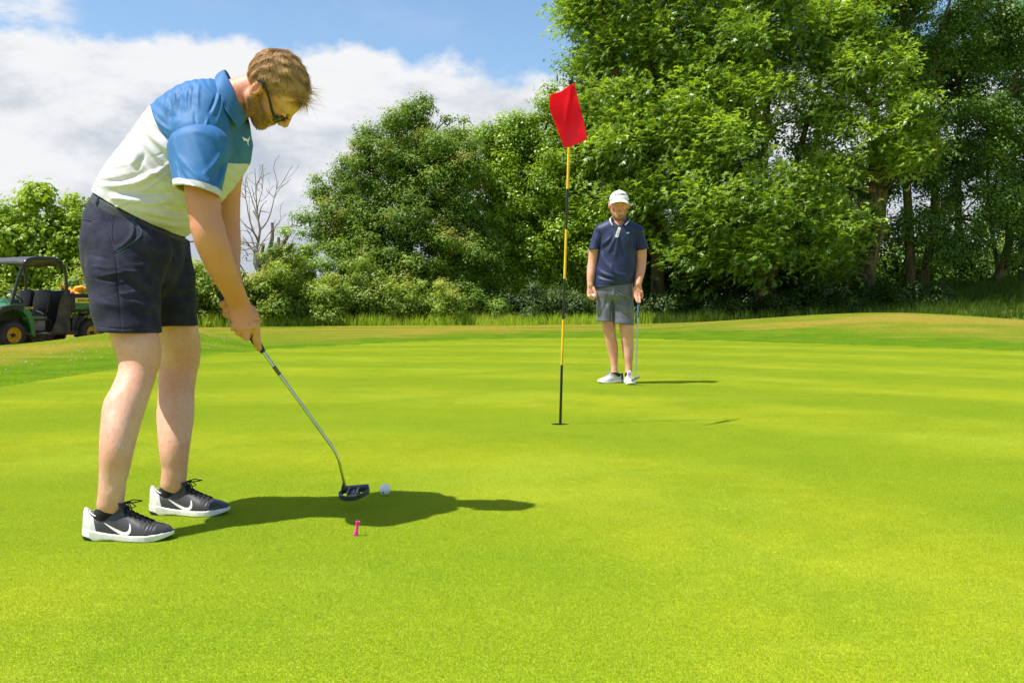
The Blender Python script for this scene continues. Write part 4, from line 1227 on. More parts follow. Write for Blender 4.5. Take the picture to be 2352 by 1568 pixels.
    for q in ((587, 745, 3.11), (590, 725, 3.12), (570, 752, 3.11), (555, 752, 3.11), (452, 524, 2.95)): red = np.maximum(red, .5 * np.exp(-(np.linalg.norm(V - W(*q), axis=1) / .014) ** 2))
    red = np.maximum(red, .42 * smooth(-.98, -.90, V[:, 0]) * smooth(.84, .76, V[:, 2]) * (V[:, 2] > .5))
    neck = (V[:, 2] > 1.30) & (~ear); red = np.maximum(red, np.where(neck & (V[:, 0] < -.78), .25, 0))
    tan = smooth(.60, .72, V[:, 2]) * .78 * (1 - .45 * smooth(1.25, 1.32, V[:, 2]))
    o = sdf_obj('body', V, Q, M_skin, golfer, {'red': red, 'tan': tan, 'hair': hair})
    return o, bvh_of(V, Q)
def hairline(f_):
    return np.interp(f_, [-.11, -.085, -.05, -.026, .004, .022, .040, .062, .078, .1], [-.062, -.062, -.052, -.020, .012, .008, .028, .048, .058, .062])
g_body, g_bvh = golfer_body()

# ---- hair: thousands of fine strands over a close cap
def hair_mesh(name, S, f, u, k, region, length, flow, n, mat, parent, seg=5, width=.0011, seed=3):
    f = nrm(f); u = nrm(u - np.dot(u, f) * f); r = np.cross(f, u)
    R_ = np.random.default_rng(seed)
    d = R_.normal(size=(n * 3, 3)); d /= np.linalg.norm(d, axis=1, keepdims=True)
    def hit(c, r_):
        o = np.array([0, .015, 0]) - np.array(c); A = (d / r_) ** 2; A = A.sum(1); B = (d * o / np.array(r_) ** 2).sum(1); C = (o ** 2 / np.array(r_) ** 2).sum() - 1
        return (-B + np.sqrt(np.maximum(B * B - A * C, 0))) / A
    t_ = np.maximum(hit((-.008, .012, 0), np.array([.094, .088, .0755])), hit((.030, .018, 0), np.array([.066, .062, .063])))
    loc = np.array([0, .015, 0]) + d * t_[:, None]
    ok = region(loc, R_); loc = loc[ok][:n]; d = d[ok][:n]; m = len(loc)
    nl = d / np.array([.094, .088, .0755]); nl /= np.linalg.norm(nl, axis=1, keepdims=True)
    L = length(loc, R_); tdir = flow(loc, nl, R_)
    M = np.array([f, u, r])
    cur = loc.copy(); rows = [cur.copy()]
    grav = M @ np.array([0, 0, -1.0])
    dirn = nl * 0.55 + tdir * 0.85; dirn /= np.linalg.norm(dirn, axis=1, keepdims=True)
    ph = loc * 210; wob = R_.normal(size=(m, 3)) * .05 + .17 * np.stack([np.sin(ph[:, 0] + ph[:, 2] * 1.3), np.sin(ph[:, 1] * 1.2 + 2), np.cos(ph[:, 2] + ph[:, 0] * .6)], -1)
    for i in range(seg):
        t = (i + 1) / seg
        dirn = dirn + tdir * 0.30 - nl * 0.16 + wob * t + grav * (0.10 * (L[:, None] / .03) * t)
        dirn /= np.linalg.norm(dirn, axis=1, keepdims=True)
        cur = cur + dirn * (L / seg)[:, None]
        # keep out of the skull
        q = (cur - np.array([-.008, .012, 0])) / np.array([.0955, .0895, .077]); ql = np.linalg.norm(q, axis=1)
        inside = ql < 1; cur[inside] = (q[inside] / ql[inside][:, None]) * np.array([.0955, .0895, .077]) + np.array([-.008, .012, 0])
        rows.append(cur.copy())
    rows = np.stack(rows, 1)                       # m, seg+1, 3
    Wd = rows @ M * k + np.asarray(S)
    tan_ = np.gradient(Wd, axis=1); tan_ /= (np.linalg.norm(tan_, axis=2, keepdims=True) + 1e-9)
    nw = (nl @ M)[:, None, :] + R_.normal(size=(m, 1, 3)) * .4
    side = np.cross(tan_, np.broadcast_to(nw, tan_.shape)); side /= (np.linalg.norm(side, axis=2, keepdims=True) + 1e-9)
    wv = width * R_.uniform(.6, 1.2, m)[:, None, None] * np.linspace(1, .25, seg + 1)[None, :, None]
    A = Wd - side * wv / 2; B = Wd + side * wv / 2
    V = np.stack([A, B], 2).reshape(-1, 3)
    b0 = (np.arange(m) * (seg + 1) * 2)[:, None]; i_ = np.arange(seg)[None, :] * 2
    Q = np.stack([b0 + i_, b0 + i_ + 1, b0 + i_ + 3, b0 + i_ + 2], -1).reshape(-1, 4)
    me = np_mesh(name, V, Q); lock = .5 + .5 * np.sin(loc[:, 0] * 150 + loc[:, 2] * 110) * np.cos(loc[:, 1] * 130 + loc[:, 2] * 60); fattr(me, 'rnd', np.repeat(R_.uniform(0, 1, m) * .35 + lock * .65, (seg + 1) * 2)); fattr(me, 'along', np.tile(np.repeat(np.linspace(0, 1, seg + 1), 2), m))
    return link(name, me, mat, parent)
def hair_material(name, root, mid, tip):
    m = NM(name)
    c = m.mix(m.attr('rnd'), root, mid); c = m.mix(m.math('MULTIPLY', m.attr('along'), m.math('ADD', m.attr('rnd'), 0.25)), c, tip)
    a = m.pbr(c, 0.5, 0, 0.3)
    tr = m.n('ShaderNodeBsdfTranslucent'); m.set(tr.inputs[0], c)
    ms = m.n('ShaderNodeMixShader'); ms.inputs[0].default_value = 0.25
    m.l(a, ms.inputs[1]); m.l(tr.outputs[0], ms.inputs[2])
    return m.done(ms.outputs[0])
M_hair = hair_material('hair_blond_brown', (0.16, 0.075, 0.028), (0.44, 0.235, 0.095), (0.85, 0.56, 0.27))
def reg_g(l, R_): return l[:, 1] > hairline(l[:, 0]) + R_.normal(size=len(l)) * .004
def len_g(l, R_):
    top = smooth(.02, .085, l[:, 1]) * (0.45 + 0.55 * smooth(-.05, .06, l[:, 0]))
    fr = smooth(.045, .085, l[:, 0]) * smooth(.03, .06, l[:, 1])
    return (.010 + .024 * top + .024 * fr) * R_.uniform(.75, 1.2, len(l))
def flow_g(l, nl, R_):
    wh = np.array([-.075, .070, -.008])
    t = (l - wh) * np.array([1, 1, .8]); t[:, 0] += .02
    low = smooth(.05, .0, l[:, 1])[:, None]
    t = t / (np.linalg.norm(t, axis=1, keepdims=True) + 1e-9) * (1 - .4 * low) + np.array([.1, -1, 0]) * .45 * low
    t = t - nl * (t * nl).sum(1, keepdims=True)
    cl = np.stack([np.sin(l[:, 0] * 260 + l[:, 2] * 90), np.cos(l[:, 1] * 230), np.sin(l[:, 2] * 240 + l[:, 0] * 130)], -1) * .42
    t = t + cl + R_.normal(size=t.shape) * .09
    return t / np.linalg.norm(t, axis=1, keepdims=True)
g_hair = hair_mesh('hair', HS, HF, HU, HK, reg_g, len_g, flow_g, 30000, M_hair, golfer, width=.0009)
# wind-blown fringe at the forehead
def reg_f(l, R_): return (l[:, 0] > .050) & (l[:, 1] > .050) & (np.abs(l[:, 2]) < .055)
def len_f(l, R_): return R_.uniform(.035, .082, len(l))
def flow_f(l, nl, R_):
    t = np.array([.42, .72, .10]) + R_.normal(size=l.shape) * .12
    t += np.stack([np.sin(l[:, 2] * 190), np.cos(l[:, 2] * 150 + l[:, 0] * 200), np.sin(l[:, 2] * 260 + l[:, 1] * 100)], -1) * .42
    return t / np.linalg.norm(t, axis=1, keepdims=True)
fr = hair_mesh('fringe', HS, HF, HU, HK, reg_f, len_f, flow_f, 1100, M_hair, g_hair, 7, .0013, 8)
# short beard bristles
def beard_strands():
    R_ = np.random.default_rng(12); me = g_body.data
    n = len(me.vertices); co = np.empty(n * 3); me.vertices.foreach_get('co', co); co = co.reshape(-1, 3) + np.array(golfer.location)
    nr = np.empty(n * 3); me.vertices.foreach_get('normal', nr); nr = nr.reshape(-1, 3)
    d = co - HS; hf = d @ HF / HK; f = HF; u = nrm(HU - np.dot(HU, f) * f); hu = d @ u / HK; hr = d @ np.cross(f, u) / HK
    inh = (np.abs(hf) < .13) & (hu < .02) & (hu > -.15) & (np.abs(hr) < .1)
    lim = np.interp(hf, [-.01, .03, .06, .085, .11], [.012, -.040, -.053, -.063, -.066])
    ok = np.where(inh & (hu < lim) & (hf > .004) & (np.abs(hr) < .074))[0]
    mouth = (np.abs(hu[ok] + .078) < .006) & (np.abs(hr[ok]) < .02); ok = ok[~mouth]
    pick = R_.choice(ok, 7000); P0 = co[pick] + R_.normal(size=(7000, 3)) * .001; N = nr[pick]
    dr = N * .8 + (f * .35 - u * .6) + R_.normal(size=N.shape) * .25; dr /= np.linalg.norm(dr, axis=1, keepdims=True)
    L = R_.uniform(.0022, .0055, (7000, 1)); sd_ = np.cross(dr, R_.normal(size=dr.shape)); sd_ /= np.linalg.norm(sd_, axis=1, keepdims=True)
    V = np.stack([P0 - sd_ * .0004, P0 + sd_ * .0004, P0 + dr * L], 1).reshape(-1, 3)
    me2 = np_mesh('beard', V, np.arange(len(V)).reshape(-1, 3)); fattr(me2, 'rnd', np.repeat(R_.uniform(0, 1, 7000), 3)); fattr(me2, 'along', np.tile([0, 0, 1.0], 7000))
    link('beard', me2, M_beard, golfer)
M_beard = hair_material('beard_brown', (0.14, 0.065, 0.028), (0.32, 0.17, 0.08), (0.60, 0.40, 0.22))
beard_strands()

def leg_hair():
    R_ = np.random.default_rng(19); me = g_body.data; n = len(me.vertices)
    co = np.empty(n * 3); me.vertices.foreach_get('co', co); co = co.reshape(-1, 3) + np.array(golfer.location); nr = np.empty(n * 3); me.vertices.foreach_get('normal', nr); nr = nr.reshape(-1, 3)
    ok = np.where(((co[:, 2] < .62) & (co[:, 2] > .14)) | ((co[:, 2] > .78) & (co[:, 2] < 1.1) & (co[:, 0] > -1.02) & (co[:, 0] < -.86)))[0]
    k = 9000; pick = R_.choice(ok, k); P0 = co[pick]; N = nr[pick]
    d = N * .55 + np.array([0, 0, -.7]) + R_.normal(size=(k, 3)) * .3; d /= np.linalg.norm(d, axis=1, keepdims=True)
    L = R_.uniform(.006, .013, (k, 1)); s_ = np.cross(d, R_.normal(size=d.shape)); s_ /= np.linalg.norm(s_, axis=1, keepdims=True)
    V = np.stack([P0 - s_ * .00022, P0 + s_ * .00022, P0 + d * L], 1).reshape(-1, 3)
    m2 = np_mesh('body_hair', V, np.arange(len(V)).reshape(-1, 3)); fattr(m2, 'rnd', np.repeat(R_.uniform(.3, 1, k), 3)); fattr(m2, 'along', np.tile([.3, .3, 1.0], k))
    o = link('body_hair', m2, M_beard, golfer); o['kind'] = 'stuff'
leg_hair()
# ---- sunglasses
M_black = simple('black_plastic', (0.012, 0.012, 0.014), 0.35, 0, 0.1)
M_lens = NM('dark_lens'); M_lens = M_lens.done(M_lens.pbr((0.012, 0.013, 0.012), 0.12, 0, 0.35))
def sunglasses():
    f = HF; u = nrm(HU - np.dot(HU, f) * f); r = np.cross(f, u)
    P = lambda a, b, c: HS + HK * (a * f + b * u + c * r)
    g = Geo()
    for q in (-1, 1):
        g.tube([P(-.030, -.002, q * .084), P(-.014, .012, q * .083), (P(.03, .002, q * .080)), P(.06, -.012, q * .074), P(.088, -.022, q * .066), P(.095, -.027, q * .053)], [.0034, .0040, .0040, .0044, .0056, .0050], 8)
        ring = [P(.101 - .012 * (abs(math.cos(t) * .024 + q * .034 * 1) / .058) ** 2 * 1.0, -.029 + .017 * math.sin(t), q * .034 + .024 * math.cos(t)) for t in np.linspace(0, 2 * math.pi, 24, endpoint=False)]
        g.tube(ring, .0027, 6, closed=True)
    g.tube([P(.103, -.018, -.012), P(.112, -.016, 0), P(.103, -.018, .012)], .0024, 6)
    root = g.build('sunglasses', M_black, golfer)
    for q in (-1, 1):
        c0 = P(.0985, -.029, q * .034); V = [c0]; 
        for t in np.linspace(0, 2 * math.pi, 24, endpoint=False):
            V.append(P(.100 - .012 * (abs(math.cos(t) * .023 + q * .034) / .058) ** 2, -.029 + .0165 * math.sin(t), q * .034 + .0235 * math.cos(t)))
        V2 = [np.asarray(v) + f * .0012 for v in V]
        Fc = [(0, 1 + i, 1 + (i + 1) % 24) for i in range(24)] + [(25, 26 + (i + 1) % 24, 26 + i) for i in range(24)]
        me = pmesh('lens', V + V2, Fc, True); link('lens', me, M_lens, root)
sunglasses()

# ================================================================ golfer's clothes
def v_of(V): return 709.3 - (V[:, 2] - EYE) * F / V[:, 1]
def u_of(V): return 1176 + V[:, 0] * F / V[:, 1]
def polo_cols(m, P):
    blue = m.mix(m.rng(m.noise(9, 3, 0.5, P), .35, .7), (0.022, 0.125, 0.33), (0.030, 0.155, 0.39))
    white = m.mix(m.rng(m.noise(7, 3, 0.5, P), .35, .7), (0.55, 0.535, 0.61), (0.62, 0.605, 0.68))
    return m.mix(m.rng(m.attr('blue'), -.0015, .0015), white, blue)
M_polo = cloth_material('polo_cloth', polo_cols, 0.60, 900, 0.28, 0.05, 0.3)
def shirt_torso():
    s = SDF((-1.46, 3.02, 0.85), (-0.72, 3.76, 1.63), 0.0036)
    y_ = (0, 1, 0); D = 3.21
    tor = [(308, 505, 108, .164), (320, 484, 111, .170), (340, 458, 117, .178), (369, 428, 121, .184), (414, 377, 124, .190), (454, 321, 124, .192), (491, 272, 104, .182), (518, 246, 76, .150), (536, 234, 52, .105)]
    tor = dense(tor, 3)
    for a, b in zip(tor[:-1], tor[1:]):
        s.econe(W(a[0], a[1], D), W(b[0], b[1], D), (a[3], px(a[2], D)), (b[3], px(b[2], D)), y_, .010, capk=.22)
    s.ell(W(390, 462, D), (px(58, D), .15, px(66, D)), None, .03)
    s.econe(W(484, 268, 3.11), W(457, 318, 3.065), (.076, px(52, 3.1)), (.086, px(67, 3.07)), y_, .035)
    s.cone(W(505, 275, 3.32), W(520, 320, 3.36), .072, .076, .03)
    # hem
    p0 = W(209, 431, D); p1 = W(418, 541, D); hd = nrm(p1 - p0); hn = np.cross(hd, (0, 1, 0)); hn = hn if hn[2] < 0 else -hn
    # open below and round the neck
    s.econe(W(300, 520, D), W(330, 470, D), (.160, px(108, D)), (.168, px(112, D)), y_, 0, 'sub')
    s.plane(p0 + hn * .003, hn)
    s.econe(W(533, 230, D), W(600, 205, 3.2), (.080, px(57, D)), (.085, px(62, D)), y_, .004, 'sub')
    nn_ = nrm(np.array([.93, 0, .37])); s.plane(W(545, 232, D), nn_, k=.02)
    V, Q = s.mesh(); V = relax(V, Q, 5); N = vnormals(V, Q)
    
    # folds: waist bunching, drag lines from the armpit, back pleats
    for a, b, w, d, c in (
        ((235, 425), (360, 400), 7.2, .009, (300, 435)),
        ((225, 415), (330, 395), 5.0, -.007, (280, 420)),
        ((255, 452), (420, 470), 7.9, .010, (340, 470)),
        ((270, 440), (410, 440), 5.8, -.008, (340, 452)),
        ((300, 475), (440, 500), 7.2, .009, (380, 500)),
        ((330, 462), (440, 480), 5.0, -.006, (390, 480)),
        ((350, 505), (440, 515), 6.5, .007, (400, 522)),
        ((390, 492), (432, 488), 8.6, -.009, (412, 494)),
        ((300, 380), (312, 345), 7.2, .008, (320, 365)),
        ((312, 392), (330, 350), 5.0, -.006, (330, 372)),
        ((335, 408), (395, 372), 5.8, .008, (360, 400)),
        ((310, 345), (395, 425), 5.8, .006, (335, 400)),
        ((335, 290), (392, 350), 5.8, .006, (350, 325)),
        ((345, 275), (392, 325), 4.3, -.005, (358, 305)),
        ((352, 262), (390, 300), 4.3, .005, (362, 285)),
        ((330, 320), (396, 385), 5.8, .005, (350, 360)),
        ((325, 440), (398, 392), 3.6, .004, (362, 418)),
        ((405, 205), (402, 262), 3.6, .0045, (396, 235)),
        ((420, 202), (414, 262), 2.9, -.004, (410, 232)),
        ((432, 198), (428, 258), 3.6, .0045, (424, 228)),
        ((446, 196), (440, 255), 2.9, -.0035, (440, 226)),
        ((458, 192), (455, 250), 3.6, .004, (452, 222)),
        ((385, 222), (386, 270), 3.6, .004, (380, 246)),
        ((505, 205), (488, 262), 4.3, .006, (500, 236)),
        ((498, 212), (480, 258), 2.9, -.005, (492, 236)),
        ((512, 225), (498, 285), 4.3, .005, (508, 256)),
        ((522, 270), (528, 360), 5.8, .007, (520, 320)),
        ((535, 285), (548, 370), 5.0, -.006, (538, 330)),
        ((508, 290), (512, 380), 5.8, -.007, (506, 340))):
        V = crease_uv(V, N, a, b, w, d, c)
    rw = np.random.default_rng(5)
    for _ in range(26):
        a = np.array([rw.uniform(235, 400), rw.uniform(360, 500)]); th = rw.uniform(-.5, .35); L_ = rw.uniform(25, 80)
        b = a + L_ * np.array([math.cos(th), math.sin(th)]); c_ = (a + b) / 2 + rw.normal(size=2) * 6
        V = crease_uv(V, N, a, b, rw.uniform(2.2, 4.5), rw.uniform(-.004, .005), c_)
    for _ in range(14):
        a = np.array([rw.uniform(385, 540), rw.uniform(190, 270)]); th = rw.uniform(1.2, 2.0); L_ = rw.uniform(20, 55)
        b = a + L_ * np.array([math.cos(th), math.sin(th)]); V = crease_uv(V, N, a, b, rw.uniform(2.0, 4.0), rw.uniform(-.003, .004), (a + b) / 2 + rw.normal(size=2) * 4)
    un = fbm(V[:, 0] * 9, V[:, 2] * 14 + V[:, 0] * 6, 1.0, 3) * fbm(V[:, 0] * 5, V[:, 1] * 5, 1.0, 4)
    V = V + N * (0.005 * un * smooth(1.25, 1.0, V[:, 2]))[:, None]
    u_, v_ = u_of(V), v_of(V)
    # colour block: blue yoke above a bowed line
    bx = np.array([300, 345, 352, 366, 385, 405, 450, 500, 512, 540, 600]); bv = np.array([236, 243, 268, 300, 326, 345, 362, 372, 374, 376, 377])
    line = np.interp(u_, bx, bv)
    blue = (line - v_) * 3.2 / F
    blue = np.where(V[:, 1] > 3.475, (np.interp(u_, [340, 400, 560], [243, 300, 377]) - v_) * 3.3 / F, blue)
    o = sdf_obj('shirt', V, Q, M_polo, golfer, {'blue': blue})
    return o, bvh_of(V, Q)
g_shirt, g_shirt_bvh = shirt_torso()
def sleeve(name, a, b, ra, rb, da, db, hem_p, hem_n, lo, hi, blue_fn, folds, inner):
    s = SDF(lo, hi, 0.0034); y_ = (0, 1, 0)
    s.econe(W(*a), W(*b), (da, px(ra, a[2])), (db, px(rb, b[2])), y_, 0)
    e = W(*b) + (W(*b) - W(*a)) * .25
    s.econe(W(*b), e, (db, px(rb, b[2])), (db, px(rb, b[2])), y_, .01)
    hp = W(*hem_p); hn = nrm(hem_n)
    st = W(*b) - (W(*b) - W(*a)) * .30
    s.econe(st, e + (W(*b) - W(*a)) * .2, (db - .006, px(rb, b[2]) - .006), (db - .006, px(rb, b[2]) - .006), y_, 0, 'sub')
    s.plane(hp, hn)
    V, Q = s.mesh(); V = relax(V, Q, 2); N = vnormals(V, Q)
    for f_ in folds: V = crease_uv(V, N, f_[0][:2], f_[1][:2], f_[2] * 740, f_[3], None if len(f_) < 5 else f_[4][:2])
    hd = (V - hp) @ hn
    return sdf_obj('sleeve', V, Q, M_polo, g_shirt, {'blue': blue_fn(V, hd)})
sleeve('r', (457, 342, 3.035), (454, 440, 2.965), 72, 52, .084, .072, (453, 442, 2.965), (-.20, -.15, -.97), (-1.18, 2.96, .93), (-.80, 3.42, 1.40),
       lambda V, hd: -(hd + .0215),
       [((395, 300, 2.96), (415, 425, 2.9), .007, .004, (402, 360, 2.93)), ((410, 360, 2.9), (490, 430, 2.9), .008, .005, (455, 410, 2.88)), ((405, 385, 2.9), (470, 440, 2.88), .006, -.004, (430, 420, 2.88)),
        ((520, 330, 2.98), (470, 400, 2.88), .008, .005, (500, 375, 2.9)), ((528, 350, 2.98), (480, 430, 2.88), .007, -.005, (510, 400, 2.9)), ((525, 380, 2.97), (495, 435, 2.9), .006, .004), ((440, 300, 2.93), (500, 330, 2.93), .010, .003, (475, 300, 2.9)), ((500, 310), (522, 400), .007, .005, (518, 350)), ((512, 330), (500, 420), .006, -.006, (516, 380)), ((396, 340), (440, 436), .006, -.004, (412, 400)), ((430, 300), (480, 420), .012, .003, (470, 350))], .006)
sleeve('l', (522, 335, 3.37), (529, 440, 3.43), 58, 37, .085, .062, (528, 436, 3.43), (.76, .12, -.62), (-1.18, 3.36, .93), (-.72, 3.82, 1.40),
       lambda V, hd: (378 - v_of(V)) * 3.4 / F, [], .006)

# seams of the shirt
def seam(name, pts, bvh, mat, parent, r=.0012, off=.0008, dr=(0, 1, 0)):
    out = []
    n = 4
    P = [np.array(p, float) for p in pts]; Q_ = []
    for i in range(len(P) - 1):
        p0, p1, p2, p3 = P[max(i - 1, 0)], P[i], P[i + 1], P[min(i + 2, len(P) - 1)]
        for k in range(n):
            t = k / n; Q_.append(0.5 * ((2 * p1) + (-p0 + p2) * t + (2 * p0 - 5 * p1 + 4 * p2 - p3) * t * t + (-p0 + 3 * p1 - 3 * p2 + p3) * t ** 3))
    Q_.append(P[-1])
    cam_ = np.array([0, 0, EYE])
    for p in Q_:
        tgt = W0(p[0], p[1], 3.0); d = Vector(nrm(tgt - cam_))
        h = bvh.ray_cast(Vector(cam_), d, 6)
        if h[0] is not None: out.append(np.array(h[0]) + np.array(h[1]) * (off if h[1].dot(d) < 0 else -off))
    if len(out) > 2: return Geo().tube(out, r, 6).build(name, mat, parent)
M_blue_seam = simple('blue_thread', (0.02, 0.10, 0.27), 0.7)
M_grey_seam = simple('pale_thread', (0.58, 0.58, 0.54), 0.7)
seam('seam', [(345, 244), (352, 270), (368, 302), (392, 332)], g_shirt_bvh, M_grey_seam, g_shirt, .0009, .0002)
seam('seam', [(326, 440), (360, 418), (398, 384)], g_shirt_bvh, M_grey_seam, g_shirt, .0010, .0003)

# ---- collar
M_collar = cloth_material('collar_cloth', lambda m, P: m.mix(m.rng(m.noise(9, 3, .5, P), .35, .7), (0.022, 0.120, 0.31), (0.030, 0.150, 0.37)), 0.65, 900, 0.15, 0.15, 0.3)
def collar(inner, outer, bvh, parent, mat, snap, name='collar', th=.003, lift=.004):
    def spl(P, n=6):
        P = [np.array(p, float) for p in P]; o = []
        for i in range(len(P) - 1):
            p0, p1, p2, p3 = P[max(i - 1, 0)], P[i], P[i + 1], P[min(i + 2, len(P) - 1)]
            for k in range(n):
                t = k / n; o.append(0.5 * ((2 * p1) + (-p0 + p2) * t + (2 * p0 - 5 * p1 + 4 * p2 - p3) * t * t + (-p0 + 3 * p1 - 3 * p2 + p3) * t ** 3))
        return o + [P[-1]]
    A = spl(inner); B = spl(outer); V = []; K = 5
    for a, b in zip(A, B):
        for k in range(K + 1):
            t = k / K; p = a * (1 - t) + b * t
            p = p + snap(a, b) * (math.sin(math.pi * t) * .006)
            V.append(p)
    for i, p in enumerate(V):
        loc, nn, _, dist = bvh.find_nearest(Vector(p))
        k = i % (K + 1)
        if loc is not None and k >= 3:
            q = Vector(p) - loc
            if q.dot(nn) < lift: V[i] = np.array(loc + nn * lift)
    Fc = []
    for i in range(len(A) - 1):
        for k in range(K):
            a = i * (K + 1) + k; Fc.append((a, a + 1, a + K + 2, a + K + 1))
    me = pmesh(name, V, Fc, True); o = link(name, me, mat, parent)
    md = o.modifiers.new('thick', 'SOLIDIFY'); md.thickness = th; md.offset = 0
    md = o.modifiers.new('sub', 'SUBSURF'); md.levels = 1; md.render_levels = 1
    return o
ctr = W(548, 220, 3.21)
collar([W(567, 270, 3.15), W(555, 246, 3.125), W(542, 218, 3.11), (W(529, 190, 3.12)), W(519, 169, 3.15), W(515, 161, 3.20), W(523, 166, 3.26), W(538, 196, 3.29), W(556, 232, 3.30), W(572, 262, 3.27), W(580, 276, 3.23)],
       [W(546, 295, 3.08), W(531, 273, 3.06), W(517, 252, 3.055), W(503, 222, 3.07), W(494, 197, 3.11), W(492, 183, 3.20), W(505, 184, 3.30), W(530, 218, 3.345), W(560, 250, 3.35), W(586, 282, 3.32), W(590, 300, 3.27)],
       g_shirt_bvh, g_shirt, M_collar, lambda a, b: nrm((a + b) / 2 - ctr))
# leaping-cat emblem on the chest
M_white_print = simple('white_print', (0.82, 0.82, 0.80), 0.6)
def cam_decal(name, polys, bvh, mat, parent, off=.0012, step=6.0, far=14):
    """print laid on a surface; polygon corners are sight lines from the eye point onto it"""
    V2, Fc = grid_poly(polys, step) if not isinstance(polys, tuple) else polys
    c0 = np.array([0, 0, EYE]); out = []; ok = []
    for (x, y) in V2:
        d = Vector(nrm(W0(x, y, 3.0) - c0)); h = bvh.ray_cast(Vector(c0), d, far)
        if h[0] is None: out.append((0, 0, 0)); ok.append(False)
        else: out.append(tuple(h[0] - d * off)); ok.append(True)
    Fc = [f for f in Fc if all(ok[i] for i in f)]
    if not Fc: return None
    me = pmesh(name, out, Fc, True); return link(name, me, mat, parent)
cat = [(556.5, 314), (560, 316.5), (564, 318), (568, 320), (570.5, 318.5), (572, 314.5), (573.8, 315), (573.5, 319.5), (571.8, 324), (570.6, 328.5), (571.4, 333.5), (570.2, 335.5), (568.6, 330), (567.5, 325), (564.5, 323.5), (561, 323), (558.2, 324.2), (559.8, 321.2), (557.8, 318.5)]
cam_decal('emblem', [cat], g_shirt_bvh, M_white_print, g_shirt, .0016, 3)

